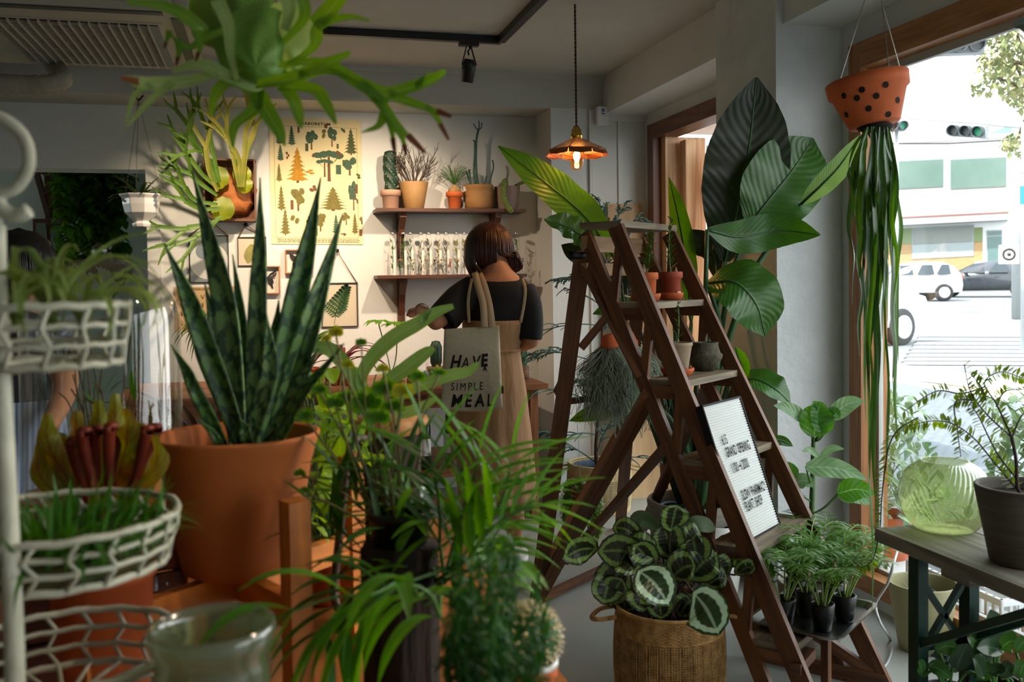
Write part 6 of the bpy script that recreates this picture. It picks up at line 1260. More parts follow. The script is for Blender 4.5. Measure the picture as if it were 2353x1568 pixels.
# black tee
m=MB()
loft(m,[ringpts(y,a,b,d,th,36,dy) for y,a,b,d,th,dy in ((631,1100,1192,4.455,.135,.02),(638,1088,1204,4.455,.18,.016),(652,1078,1214,4.455,.21,.01),(680,1068,1220,4.455,.235,0),(720,1064,1214,4.455,.245,0),(770,1070,1202,4.455,.235,0),(800,1074,1196,4.455,.225,0))])
tube(m,cr([at(1092,662,d=4.445),at(1055,690,d=4.40),at(1028,722,d=4.35),at(1016,734,d=4.33)],5),lin([.068,.074,.078,.075],16),18)
tube(m,cr([at(1200,664,d=4.445),at(1215,700,d=4.43),at(1219,745,d=4.42),at(1217,780,d=4.42)],5),lin([.060,.061,.060,.058],16),18)
m.build('black_tee',tee,w,remesh=.008)
# dress
m=MB(); rings=[]
bod=[(735,1064,1206,.292),(745,1063,1206,.292),(770,1064,1202,.282),(795,1068,1195,.262),(805,1069,1193,.258)]
for y,a,b,th in bod: rings.append(ringpts(y,a,b,4.455,th,96,dy=.0))
for i,(y,a,b,th) in enumerate(((812,1068,1195,.262),(850,1062,1200,.29),(900,1046,1208,.33),(960,1034,1214,.36),(1020,1034,1221,.39),(1080,1045,1227,.41),(1135,1056,1232,.42),(1141,1057,1232,.42))):
    rings.append(ringpts(y,a,b,4.455,th,96,pleat=.012+.006*i,pn=13,ph=.35*math.sin(i*.5)))
loft(m,rings,(False,False)); m.build('pinafore_dress',linen,w,solid=.004)
m=MB(); loft(m,[ringpts(y,1067,1196,4.455,.27,60) for y in(799,808)],(False,False)); m.build('waist_seam',linen,w,solid=.004)
m=MB(); strap(m,[at(1200,640,d=4.36),at(1207,665,d=4.318),at(1204,700,d=4.305),at(1196,742,d=4.31)],[.007]*4,up=-f0,nv=1); m.build('shoulder_strap',strapm,w,solid=.002)
m=MB(); strap(m,[at(1084,640,d=4.38),at(1076,690,d=4.318),at(1078,742,d=4.31)],[.007]*3,up=-f0,nv=1); m.build('shoulder_strap',strapm,w,solid=.002)
# shoes, bangle
snk=mat('white_sneaker','#d6d4ce',.6); 
for x,y,d,pr in((1074,1262,4.55,0),(1183,1262,4.38,1)):
    q=at(x,y,d=d); q=V((q.x,q.y,.0)); m=MB(); X=(f0+RGT*(.15 if pr else -.12)); X.z=0; X.normalize(); Yv_=V((-X.y,X.x,0))
    vs=[];n=20; secs=[(-.06,.030,.09,.0),(-.03,.038,.10,0),(.02,.038,.085,0),(.08,.043,.07,0),(.14,.044,.055,0),(.18,.034,.045,0),(.2,.015,.035,0)]
    for (l,wd,h,_) in secs:
        for k in range(n): a=2*PI*k/n; vs.append(q+X*l+Yv_*wd*math.cos(a)+zz*(h*.5+h*.5*math.sin(a)))
    m.add(vs,[(i*n+k,i*n+(k+1)%n,(i+1)*n+(k+1)%n,(i+1)*n+k) for i in range(len(secs)-1) for k in range(n)]+[tuple(range(n))[::-1],tuple((len(secs)-1)*n+k for k in range(n))]); s=m.build('sneaker',snk,w,sub=1)
    m=MB(); vs=[]
    for z in(0,.022):
        for k in range(24): a=2*PI*k/24; vs.append(q+X*(.07+.135*math.cos(a))+Yv_*.048*math.sin(a)*(1+.1*math.cos(a))+zz*z)
    m.add(vs,[(k,(k+1)%24,24+(k+1)%24,24+k) for k in range(24)]+[tuple(range(24))[::-1],tuple(range(24,48))]); m.build('sole',mat('sole_white','#e2e0da',.6),s)
    m=MB(); tube(m,[q+X*-.055+zz*(.07+.0)+Yv_*.0,q+X*-.066+zz*.09],.006,6); m.build('heel_tab',mat('red_tab','#b0503c',.6),s)
m=MB(); dd=(wl-el).normalized(); lathe(m,wl-dd*.03,[(.033,0),(.035,.004),(.035,.018),(.033,.022)],24,ax=dd); m.build('bangle',mat('tan_bangle','#a86f4c',.6),w)
# tote bag
t=thing('tote_bag','cream canvas tote bag printed with black words, hanging from her shoulder','bag',at(1085,945,d=4.24))
TB=[(1021,757,4.26),(1147,748,4.24),(1155,938,4.22),(1014,940,4.24)]; c4=[at(x,y,d=d) for x,y,d in TB]
def bagp(u,v,o=1): # u 0..1 left-right, v 0..1 top-bottom
    p=c4[0].lerp(c4[1],u).lerp(c4[3].lerp(c4[2],u),v); bul=.030*math.sin(PI*min(1,max(0,u)))**.6*min(1,v*3+.15)*math.sin(PI*min(1,.25+v*.72))**.5
    cre=.004*math.sin(9*u+4*v)*math.sin(5*v+1)*v+.006*math.exp(-((u-.72-.25*(v-.3))**2)/.004)*v
    sag=.012*math.sin(PI*u)*v**3
    return p-f0*(bul*(1 if o>0 else -.55)+cre)*1 - zz*sag
m=MB(); nu,nv_=28,34
for o in(1,-1):
    vs=[bagp(i/nu,j/nv_,o) for j in range(nv_+1) for i in range(nu+1)]
    m.add(vs,[(j*(nu+1)+i,j*(nu+1)+i+1,(j+1)*(nu+1)+i+1,(j+1)*(nu+1)+i)[::(1 if o<0 else -1)] for j in range(nv_) for i in range(nu)])
edge=[(0,j/nv_) for j in range(nv_+1)]+[(i/nu,1) for i in range(1,nu+1)]+[(1,1-j/nv_) for j in range(1,nv_+1)]
vs=[bagp(u,v,1) for u,v in edge]+[bagp(u,v,-1) for u,v in edge]; n=len(edge); m.add(vs,[(i,i+1,n+i+1,n+i) for i in range(n-1)]); m.build('bag_body',canvas,t,solid=.002)
for P in ([(1113,752,4.225),(1110,700,4.27),(1098,655,4.31),(1092,632,4.36),(1090,626,4.42)],[(1131,751,4.225),(1124,700,4.27),(1112,655,4.31),(1103,634,4.36),(1100,628,4.42)]):
    m=MB(); strap(m,[at(*p[:2],d=p[2]) for p in P],[.0155]*5,up=-f0,nv=1); m.build('bag_strap',strapm,t,solid=.003)
m=MB(); obox(m,bagp(1.0,.78),(c4[1]-c4[0]).normalized()*.007,f0*.002,zz*.017); m.build('side_label',mat('dark_brown_label','#3a2018',.8),t)
ink=mat('bag_print','#26241f',.9)
for s,u,v,sz,sh_,bd in (('H',.12,.49,.085,.25,.0022),('A',.32,.49,.07,.2,0),('V',.50,.485,.075,.2,.0008),('E',.66,.475,.075,.1,.0035),('A',.70,.53,.03,0,.0015),('SIMPLE',.15,.755,.048,.05,0),('M',.15,.955,.08,.2,.0018),('E',.38,.945,.075,.15,.002),('A',.55,.945,.075,.15,.002),('L',.74,.95,.075,.1,.001)):
    m=MB(); textmesh(m,s,lambda x,y:bagp(u+x/.245,v-y/.37)-f0*.0035,size=sz,sx=.72,shear=sh_,bold=bd,space=1.35 if len(s)>1 else 1); m.build('lettering',ink,t)
# ---- the dark-haired person behind the cloche
D2=3.15; q=at(60,1300,d=D2); pb_=V((q.x,q.y,0)); s=thing('person','dark-haired person in a black top and blue striped apron, behind the glass cloche','person',pb_); m=MB()
loft(m,[ringpts(y,a,b,D2,th,24) for y,a,b,th in ((620,15,75,.15),(690,22,78,.13),(712,-5,100,.16),(745,-50,128,.22),(800,-62,132,.25),(900,-55,115,.24),(1000,-60,118,.26),(1080,-62,122,.26))])
for x0,x1 in((-20,-20),(75,75)): a=at(x0,1080,d=D2); tube(m,cr([a,V((a.x,a.y,.45)),V((a.x,a.y,.06))],5),lin([.095,.06,.045],11),14); tube(m,[V((a.x,a.y,.05)),V((a.x+.05,a.y+.12,.03))],[.04,.03],10)
sh_=at(112,765,d=D2); e1=at(150,880,d=D2-.05); w1_=at(112,985,d=D2-.2); tube(m,cr([sh_,e1,w1_],6),lin([.05,.042,.027],13),14); hand(m,w1_,(w1_-e1),(1,0,-.3),.95,.5,1)
sh2=at(-50,765,d=D2); tube(m,cr([sh2,at(-90,880,d=D2),at(-40,990,d=D2-.15)],6),lin([.05,.042,.027],13),14); hand(m,at(-40,990,d=D2-.15),V((.6,.1,-.5)),(0,0,-1),.95,.5,-1)
hc2=at(45,610,d=D2); ball(m,hc2,(.07,.085,.105),20); fd2=V((-.5,.75,-.45)).normalized(); ball(m,hc2+fd2*.05-zz*.03,(.052,.055,.06),16); tube(m,[hc2+fd2*.08,hc2+fd2*.112-zz*.01],[.008,.011],8)
m.build('body',skin,s,remesh=.009)
m=MB(); lathe(m,hc2-zz*.085,[(.04,0),(.085,.03),(.105,.075),(.108,.12),(.092,.165),(.055,.195),(.0005,.205)],30,wob=lambda a,i:1+.02*math.sin(11*a+i)); 
for k in range(150):
    a=R(0,2*PI); dv_=V((math.cos(a),math.sin(a),0)); 
    if dv_.dot(fd2)>.55: continue
    tube(m,cr([hc2+zz*.118,hc2+dv_*.075+zz*.085,hc2+dv_*.112+zz*.01,hc2+dv_*.105-zz*R(.07,.10)],4),[.006]*12+[.002],5)
m.build('hair',hair2,s)
m=MB(); loft(m,[ringpts(y,a,b,D2,th,30) for y,a,b,th in ((706,8,88,.17),(745,-56,134,.25),(800,-68,138,.28),(900,-60,122,.27),(960,-62,122,.28))]); tube(m,cr([at(110,765,d=D2),at(142,830,d=D2-.03)],5),.062,16); tube(m,cr([at(-50,765,d=D2),at(-80,840,d=D2)],5),.062,16); m.build('black_top',tee,s,remesh=.01)
stripe=mat('blue_striped_cloth','#6f86a8',.9); nt=stripe.node_tree; wv=nt.nodes.new('ShaderNodeTexWave'); wv.inputs['Scale'].default_value=22; tcx=nt.nodes.new('ShaderNodeTexCoord'); rp_=nt.nodes.new('ShaderNodeValToRGB'); rp_.color_ramp.elements[0].color=(.10,.16,.30,1); rp_.color_ramp.elements[1].color=(.35,.42,.55,1); nt.links.new(tcx.outputs['Object'],wv.inputs[0]); nt.links.new(wv.outputs[0],rp_.inputs[0]); nt.links.new(rp_.outputs[0],nt.nodes['Principled BSDF'].inputs['Base Color'])
m=MB(); loft(m,[ringpts(y,a,b,D2,th,60,pleat=.02) for y,a,b,th in ((915,-68,130,.30),(980,-76,138,.33),(1100,-85,150,.36),(1300,-95,170,.4))],(False,False)); m.build('apron_skirt',stripe,s,solid=.004)
# ================================================================ FOREGROUND TABLE AND WHAT STANDS ON IT
FT=.62; mah=wood('orange_brown_wood','#d9822f','#ab5f1c',.4,(2,22,1),bump=.1); slab=wood('honey_table_top','#a8682f','#6e3b18',.45,(1.2,14,1),bump=.2)
t=thing('display_table','honey-brown wooden display table filling the lower left of the shop','table',(-.4,1.7,0))
m=MB(); 
for i in range(7): x=-1.35+i*.262; box2(m,(x,.55,FT-.035),(x+.258,2.75,FT))
m.build('tabletop',slab,t,bevel=.004)
for x in(-1.3,.42):
    for y in(.62,2.68): m=MB(); box2(m,(x-.03,y-.03,0),(x+.03,y+.03,FT-.035)); m.build('leg',slab,t,bevel=.003)
m=MB(); box2(m,(-1.3,2.64,FT-.11),(.42,2.67,FT-.035)); box2(m,(.40,.62,FT-.11),(.43,2.67,FT-.035)); m.build('apron',slab,t)
# plant stand
pc0=at(548,1200,d=1.56); pcx=V((pc0.x,pc0.y,0)); 
L1=at(677,1152,d=1.40); L2=at(806,1058,d=1.78); L1.z=L2.z=0; ctr=pcx; L3=ctr*2-L1; L4=ctr*2-L2; L3.z=L4.z=0; zt_=.985
pst=thing('plant_stand','orange-brown wooden plant stand with square upright legs under the big clay pot','plant stand',V((ctr.x,ctr.y,FT)))
for q in(L1,L2,L3,L4):
    m=MB(); a=math.atan2((q-ctr).y,(q-ctr).x); box(m,V((q.x,q.y,(FT+zt_)/2)),.034,.034,zt_-FT,a); m.build('leg',mah,pst,bevel=.003)
for a,b in((L1,L3),(L2,L4)): m=MB(); bar(m,V((a.x,a.y,.815)),V((b.x,b.y,.815)),.022,.045); m.build('cross_bar',mah,pst,bevel=.002)
# snake plant
pb=V((ctr.x,ctr.y,.8395)); t=thing('snake_plant','tall banded snake plant in a large smooth terracotta pot on the wooden stand','potted plant',pb)
bigt=mat('smooth_terracotta','#c46f34',.7,c2='#b5632c',ns=4,bump=.04,bs=50)
m=MB(); Hh=.222; lathe(m,pb,[(.001,0),(.082,0),(.088,.004),(.094,.03),(.118,.17),(.128,.205),(.133,.216),(.133,.221),(.129,.2225),(.122,.219),(.113,.18)],64); m.build('pot',bigt,t); m=MB(); disc(m,pb,.112,z=.178,n=40); m.build('soil',G['soil'],t)
snake=leafm('snake_plant_leaf','#6f9a70','#7ba67a',kind='band',k=17,edge='#33563a',rough=.45,tr=.06); snaked=leafm('snake_plant_dark','#44733f','#4c7d46',kind='band',k=20,edge='#1f4424',rough=.45,tr=.06)
SW=[.55,.7,.85,.95,1,1,.95,.85,.68,.45,.2,.02]
SL=[(600,1015,596,720,597,408,27,0,1.52),(575,1000,520,700,441,392,33,0,1.58),(540,1000,460,760,378,560,27,1,1.50),(640,1000,680,690,737,408,30,1,1.62),(655,1010,705,760,788,490,27,0,1.52),(660,1010,715,780,762,608,18,1,1.48),(585,1010,560,790,534,585,18,1,1.64),(560,1010,500,800,470,650,20,1,1.62),(520,1030,450,900,392,792,17,1,1.42),(655,1020,690,890,733,800,18,0,1.46),(655,1030,700,900,790,790,14,1,1.44),(600,1010,630,820,640,690,24,1,1.66),(605,1020,620,860,612,720,22,0,1.48),(520,1035,500,1015,455,965,11,1,1.44),(580,1020,565,1000,550,962,16,1,1.44),(545,1000,470,820,428,700,19,1,1.6)]
for (x0,y0,x1,y1,x2,y2,hw,k,d) in SL:
    b=pb+zz*.175+V((R(-.035,.035),R(-.035,.035),0)); b=b.lerp(V((at(x0,y0,d=d).x,at(x0,y0,d=d).y,b.z)),.5); m=MB()
    a,c=at(x1,y1,d=d),at(x2,y2,d=d+R(-.04,.04)); strap(m,[b,b.lerp(a,.5)+FWD*.005,a,a.lerp(c,.5)+FWD*.008,c],[hw/2200*d*q for q in SW],up=-FWD+RGT*R(-.5,.5),fold=.5,nv=3,sm=7,twist=R(-.5,.5)); m.build('leaf',(snake,snaked)[k],t,solid=.003)
# glass vase in front
gv=glassm('greenish_thick_glass','#d6dfc6',.08,.25); fro=glassm('cloudy_glass','#c9d2b4',.1,.3,.30)
q=at(487,1432,d=.97); p=V((q.x,q.y,FT)); h=q.z-FT; t=thing('glass_cylinder','cloudy thick glass jar nearest the camera at the bottom edge','jar',p); m=MB(); rg=.062; lathe(m,p,[(.001,.0),(rg*.88,0),(rg*.9,h*.7),(rg*.92,h-.045),(rg*.90,h-.03),(rg,h-.02),(rg*1.02,h-.008),(rg,h),(rg*.95,h),(rg*.9,h-.012),(rg*.84,h-.03),(rg*.84,.01),(.001,.01)],48); m.build('jar_body',fro,t)
m=MB(); lathe(m,p,[(rg*.82,h*.1),(rg*.82,h-.08),(.001,h-.08)],32); m.build('sandy_filling',mat('sand_fill','#a08a5c',.9,c2='#8a7448',ns=60),t)
# ---- three-tier wire stand
wire=mat('chipped_cream_wire','#c9c7b2',.55,c2='#a7a48c',ns=16,bump=.3,bs=60,hi=.75)
cst_=at(128,1190,d=1.05); base=V((cst_.x,cst_.y,FT)); ts=thing('wire_stand','chipped cream three-tier wire basket stand at the left edge','basket stand',base)
def tier(px,py,d,r,h,nv,nr,name='wire_basket',pinch=.9):
    c=at(px,py,d=d); m=MB(); N=60
    for i in range(nr):
        q=i/(nr-1); rr_=r*(1-(1-pinch)*q); z=-h*q; rw=.0042 if i in(0,nr-1) else .0032
        tube(m,[c+V((rr_*math.cos(2*PI*k/N)*(1+.008*math.sin(5*k)),rr_*math.sin(2*PI*k/N),z+.001*math.sin(k*1.7))) for k in range(N)],rw,7,closed=True)
    for k in range(nv):
        a=2*PI*k/nv; P_=[]
        for i in range(nr): q=i/(nr-1); rr_=r*(1-(1-pinch)*q)+(.003 if i%2 else .0); P_.append(c+V((rr_*math.cos(a+.05*(-1)**i),rr_*math.sin(a+.05*(-1)**i),-h*q)))
        P_.append(c+V((.0,.0,-h))+V((math.cos(a),math.sin(a),0))*r*.3); tube(m,P_,.0028,6)
    tube(m,[c+V((r*.3*math.cos(2*PI*k/N),r*.3*math.sin(2*PI*k/N),-h)) for k in range(N)],.003,6,closed=True)
    m.build(name,wire,ts); return c
cm=tier(128,1187,1.05,.127,.052,20,4); ct=tier(98,702,1.0,.084,.060,14,4); cb2=tier(150,1490,1.05,.128,.06,20,4)
m=MB(); P_=cr([at(37,1640,d=.93),at(33,1500,d=.93),at(22,1250,d=.93),at(6,950,d=.94),at(-6,700,d=.95),at(-10,520,d=.96)],5); P_=[V((at(37,1568,d=.93).x,at(37,1568,d=.93).y,FT))]+P_; tube(m,P_,.0095,12); m.build('pole',wire,ts)
m=MB(); tube(m,cr([at(-10,520,d=.96),at(-8,455,d=.96),at(40,428,d=.96),at(66,378,d=.96),at(56,318,d=.96),at(10,275,d=.96),at(-40,262,d=.96)],6),.0065,10); tube(m,cr([at(-8,440,d=.96),at(5,478,d=.96),at(38,496,d=.96),at(66,484,d=.96)],6),lin([.006,.008],19),10); m.build('curled_handle',wire,ts)
for c,r in((cm,.127),(ct,.084),(cb2,.128)): m=MB(); pz=at(20,1200,d=.935); bar(m,c+V((0,0,-.055)),V((pz.x,pz.y,c.z-.055)),.006,.004); m.build('tier_arm',wire,ts)
air=leafm('air_plant_leaf','#6f8f5c','#7f9a68',tr=.3,rough=.6); grs=leafm('grassy_leaf','#2f6a2a','#3f7e34',tr=.35,rough=.4)
for i,(x,y,L_) in enumerate(((40,690,.10),(120,700,.12),(190,705,.09))):
    p=at(x,y,d=1.0)-zz*.03; t=thing('air_plant','curly grey-green air plant in the top wire basket, %s'%('leftmost','in the middle','rightmost')[i],'air plant',p,'air plants in the top basket'); m=MB()
    for k in range(16):
        a=R(0,2*PI); pts=[p]; d=V((math.cos(a)*.45,math.sin(a)*.45,1.5)).normalized(); curl=R(.2,.55); ax=d.cross(zz).normalized()
        for j in range(9): pts.append(pts[-1]+d*L_*.16); d=Matrix.Rotation(-curl*(.4+j*.12),3,ax)@d
        strap(m,pts,[.006,.006,.005,.004,.001],fold=.6,nv=1,sm=2)
    m.build('curled_leaves',air,t)
m=MB(); t=thing('grass_planting','dense grassy green planting filling the middle wire basket','plant',cm-zz*.04)
for k in range(330):
    a=R(0,2*PI); r_=.108*math.sqrt(random.random()); b=cm+V((r_*math.cos(a),r_*math.sin(a),-.04)); leaf(m,b,V((math.cos(a)*R(0,.8),math.sin(a)*R(0,.8),1.0)),R(.045,.095),R(.003,.005),R(.4,1.8),n=4,nv=1,sm=1,shape=[.6,1,.8,.4,.05])
tag(m.build('blades',grs,t),kind='stuff'); m=MB(); lathe(m,cm-zz*.052,[(.001,.0),(.105,0),(.112,.02),(.001,.022)],30); m.build('moss_bed',mat('moss_bed','#3a4a24',.95,c2='#58451f',ns=50,bump=.5),t)
# ---- cloche on a crate
q=at(240,1000,d=1.78); p=V((q.x,q.y,.90)); t=thing('wooden_crate','reddish brown wooden box carrying the glass cloche','box',V((p.x,p.y,FT)))
m=MB()
for z in range(3): 
    for a in range(4):
        n=V((math.cos(a*PI/2+.3),math.sin(a*PI/2+.3),0)); s=V((-n.y,n.x,0)); c=V((p.x,p.y,FT+.045+z*.088)); obox(m,c+n*.15,s*.15,n*.007,zz*.04)
box(m,V((p.x,p.y,.886)),.30,.30,.012,.3); m.build('slatted_box',wood('red_brown_crate','#6a2f1c','#451c10',.5),t)
t=thing('glass_cloche','tall clear glass cloche at left covering pale stems','cloche',p); m=MB(); lathe(m,p,[(.001,0),(.150,0),(.155,.01),(.15,.02),(.001,.02)],40); m.build('base',mah,t)
m=MB(); hh_=.455; r_=.139; prof=[(r_+.004,.021),(r_,.03),(r_,hh_-.12)]+[(r_*math.cos(a*PI/20),hh_-.12+.12*math.sin(a*PI/20)) for a in range(1,10)]+[(.0005,hh_)]; lathe(m,p,prof,72); 
m.build('glass_dome',glassm('cloche_glass',(.93,.95,.93),.0,.22),t)
m=MB(); ball(m,p+zz*(hh_+.012),(.014,.014,.014),14); m.build('knob',G['glass'],t)
t=thing('stem_bundle','bundle of thin brown and green stems standing inside the cloche','plant',p+zz*.021); m=MB()
for k in range(16): a=R(0,2*PI); tube(m,cr([p+V((.03*math.cos(a),.03*math.sin(a),.022)),p+V((.06*math.cos(a)+R(-.02,.02),.06*math.sin(a),.17)),p+V((R(.06,.1)*math.cos(a),R(.06,.1)*math.sin(a),R(.2,.33)))],5),.0016,4)
m.build('stems',mat('brown_green_stems','#5a5a34',.8,c2='#7a4a30',ns=6),t); m=MB()
for k in range(26): a=R(0,2*PI); leaf(m,p+V((R(0,.07)*math.cos(a),R(0,.07)*math.sin(a),R(.03,.2))),rv()+V((0,0,.7)),R(.04,.08),.008,.5,n=3,nv=1,sm=2)
m.build('leaves',grs,t)
# ---- pitcher plants
pg=leafm('pitcher_green','#86a33c','#93722e',veins=.4,vs=10,vk=2,mid='#7a3a22',tr=.35); pr=mat('pitcher_red','#4e130c',.5,c2='#84301a',ns=14,bump=.4)
q=at(230,1180,d=1.38); p=V((q.x,q.y,FT)); t=thing('pitcher_plant','pitcher plant with frilled green hoods and dark red tubes before the cloche','potted plant',p); m=MB(); lathe(m,p,potprof(.075,.055,.28,.003,.02),28); m.build('pot',G['terra'],t); m=MB(); disc(m,p,.068,z=.26); m.build('soil',G['soil'],t)
m=MB()
for x,y,hw in((110,990,34),(175,985,40),(225,960,30),(290,980,44),(320,1010,40),(265,945,26),(355,1040,30),(90,1060,30),(150,1040,34)):
    a=at(x,y,d=1.36+R(-.05,.06)); b=p+V((R(-.03,.03),R(-.03,.03),.26)); strap(m,[b,b.lerp(a,.6),a-zz*.02,a+zz*.018+UPV*.006],[.006,.016,hw/2200*1.36,hw*.8/2200*1.36,.006],up=-FWD+rv(.3),fold=-.5,nv=3,sm=6,ruf=.35)
m.build('green_hoods',pg,t)
for x,y in((165,1035),(190,1015),(218,1010),(250,1005),(275,1015),(333,1010),(352,1005)):
    a=at(x,y,d=1.3+R(-.03,.04)); b=p+V((R(-.03,.03),R(-.03,.03),.26)); m=MB(); dirn=(a-b).normalized(); P_=cr([b,b.lerp(a,.5)+rv(.006),a,a+V((.006,-.006,.012))],5); tube(m,P_,[.0035]*5+lin([.004,.008],5)+lin([.008,.009,.007],6),10,caps=False); ball(m,a+V((.004,-.004,.016)),(.010,.009,.005),8); m.build('red_pitcher',pr,t)
# ---- jar of shavings under the wire basket
q=at(335,1240,d=1.5); p=V((q.x,q.y,FT)); t=thing('shavings_jar','glass jar of golden wood shavings beneath the middle wire basket','jar',p); m=MB(); lathe(m,p,[(.001,0),(.045,0),(.048,.01),(.048,.2),(.04,.215),(.04,.235)],28); m.build('glass_jar',G['glass'],t); m=MB()
for k in range(260): a=R(0,2*PI); r_=.042*math.sqrt(random.random()); leaf(m,p+V((r_*math.cos(a),r_*math.sin(a),R(.01,.19))),rv(),.02,.005,1.5,n=3,nv=1,sm=1,shape=[1,1,1,1])
tag(m.build('shavings',mat('golden_shavings','#c08a3c',.6,c2='#8e5a22',ns=60),t),kind='stuff')
# ---- glass bottles at the far end of the table
for i,(x,y,d,r_,h,lab) in enumerate(((760,1225,2.45,.035,.17,'tall clear glass jar left of two behind the wooden stand'),(722,1215,2.5,.03,.13,'short clear glass jar closest to the clay pot rim'))):
    q=at(x,y,d=d); p=V((q.x,q.y,FT)); t=thing('glass_bottle',lab,'bottle',p); m=MB(); lathe(m,p,[(.001,0),(r_,0),(r_,h*.7),(r_*.7,h*.8),(r_*.7,h),(r_*.78,h)],24); lathe(m,p,[(.001,.004),(r_*.94,.004)],20); m.build('bottle_glass',gv,t)
q=at(925,1150,d=1.95); p=V((q.x,q.y,FT)); t=thing('round_flask','round clear glass flask with a narrow neck among the palm leaves','flask',p); m=MB(); lathe(m,p+zz*(q.z-FT-.07),[(.001,0),(.04,.004),(.062,.04),(.064,.07),(.05,.11),(.02,.14),(.015,.19),(.018,.195)],32); m.build('flask_glass',gv,t)
m=MB(); lathe(m,p,[(.001,0),(.06,0),(.055,.01),(.02,.02),(.015,q.z-FT-.08),(.05,q.z-FT-.07)],24); m.build('iron_foot',G['iron'],t)
# iron hooked rod
m=MB(); P_=cr([at(838,1008,d=1.62),at(822,1008,d=1.6),at(805,1030,d=1.58),at(792,1120,d=1.56),at(778,1250,d=1.55),at(768,1350,d=1.54),at(775,1395,d=1.53),at(800,1412,d=1.53),at(815,1402,d=1.53)],6); tube(m,P_,.0068,10); tag(m.build('iron_rod',mat('brown_iron','#4a3a30',.5,.5)),'bent dark iron rod standing beside the orange plant stand','rod')
# log with staghorn
q=at(895,960,d=1.9); zl_=q.z; p=V((q.x,q.y,FT)); t=thing('log_stump','dark bark-covered log post rising from the display table','log',p); bk=mat('dark_bark','#3a2a20',.95,c2='#1d1410',ns=10,stretch=(6,6,1),bump=1.0); m=MB(); lathe(m,p,[(.001,0),(.066,0),(.062,.1),(.060,.25),(.062,zl_-FT-.03),(.001,zl_-FT-.03)],40,wob=lambda a,i:1+.05*math.sin(7*a)+.03*math.sin(17*a+i)); m.build('bark',bk,t)
m=MB(); lathe(m,p,[(.07,zl_-FT-.029),(.078,zl_-FT-.02),(.078,zl_-FT),(.001,zl_-FT)],40,wob=lambda a,i:1+.03*math.sin(3*a)); m.build('wood_slice',wood('pale_wood_slice','#b37f4a','#8d5c30',.6,(8,8,1),coords='Object',ns=6),t)
q=at(920,1300,d=1.42); p2=V((q.x,q.y,FT)); t=thing('log_stump','short broad bark log carrying the palm, in front of the taller post','log',p2); m=MB(); zz2=at(920,1250,d=1.42).z; lathe(m,p2,[(.001,0),(.058,0),(.055,.1),(.057,zz2-FT),(.001,zz2-FT)],40,wob=lambda a,i:1+.05*math.sin(6*a)+.03*math.sin(15*a+i)); m.build('bark',bk,t)
stg=leafm('staghorn_frond','#5f8a58','#6f9866',rough=.5,tr=.25,mid='#7fa070'); stgy=leafm('staghorn_bright','#4f8a2a','#6a9a34',rough=.45,tr=.35)
def fr(m,pts,hw,d=None,up=None,fold=.25,nv=2,ws=None,mi=0,ruf=0):
    P_=[at(*(list(q)[:2]),d=(q[2] if len(q)>2 else d)) for q in pts]; strap(m,P_,[hw/2200*(d or pts[0][2])*q for q in (ws or [.5,.7,.85,1,1,.9,.7,.35])],up=(-FWD+UPV*.3 if up is None else up),fold=fold,nv=nv,sm=6,ruf=ruf,mi=mi)
t=thing('table_staghorn','grey-green staghorn fern with upright antler fronds on the log post','plant',p+zz*(zl_-FT))
for L_ in ([[(860,935),(830,880),(850,830),(900,780),(960,745),(1000,720),(1042,704)],19],[[(975,748),(975,730),(990,712)],9],[[(880,930),(880,890),(930,850),(975,815),(998,800)],18],[[(890,940),(930,905),(985,880),(1040,862),(1075,855),(1100,835)],15],[[(870,930),(830,900),(800,850),(760,805),(715,800),(690,812)],18],[[(890,935),(920,950),(960,940),(1005,915)],14]):
    m=MB(); fr(m,L_[0],L_[1],1.88); m.build('frond',stg,t)
# bright vines and leafy plants behind the clay pot
vn=leafm('bright_vine_leaf','#6aa02c','#7fb038',mid='#9cc05a',tr=.45,rough=.4)
def bush(name,label,cat,p,n,rx,ry,rz,ll,lw_,mt,shape=OVAL,stemm=None,dz=0,droop=.5,pot=None,upb=.5):
    t=thing(name,label,cat,p); m=MB(); ms=MB()
    if pot: mp=MB(); lathe(mp,p,potprof(pot[0],pot[0]*.75,pot[1],.003,.015),26); mp.build('pot',pot[2],t); mp=MB(); disc(mp,p,pot[0]*.88,z=pot[1]*.88); mp.build('soil',G['soil'],t); o=pot[1]*.85
    else: o=0
    for k in range(n):
        a=R(0,2*PI); q=p+V((rx*math.cos(a)*R(.2,1),ry*math.sin(a)*R(.2,1),o+dz+rz*R(.15,1))); b=p+V((R(-.02,.02),R(-.02,.02),o)); tube(ms,cr([b,(b+q)/2+V((0,0,.03)),q],3),.0014,4); leaf(m,q,V((math.cos(a),math.sin(a),upb)),ll*R(.7,1.15),lw_*R(.7,1.1),droop,shape,n=3,nv=2,sm=3,ruf=.1)
    m.build('leaves',mt,t); ms.build('stems',stemm or G['stem'],t); return t
q=at(745,1100,d=2.05); bush('leafy_vine','bright green leafy vine just right of the clay pot rim','potted plant',V((q.x,q.y,FT)),70,.12,.12,.42,.055,.018,vn,pot=(.06,.12,G['terra']),upb=.1,droop=1)
q=at(800,1050,d=1.7); t=thing('trailing_vine','long thin vine stems drooping past the clay pot','plant',at(760,930,d=1.7)); m=MB(); ms=MB()
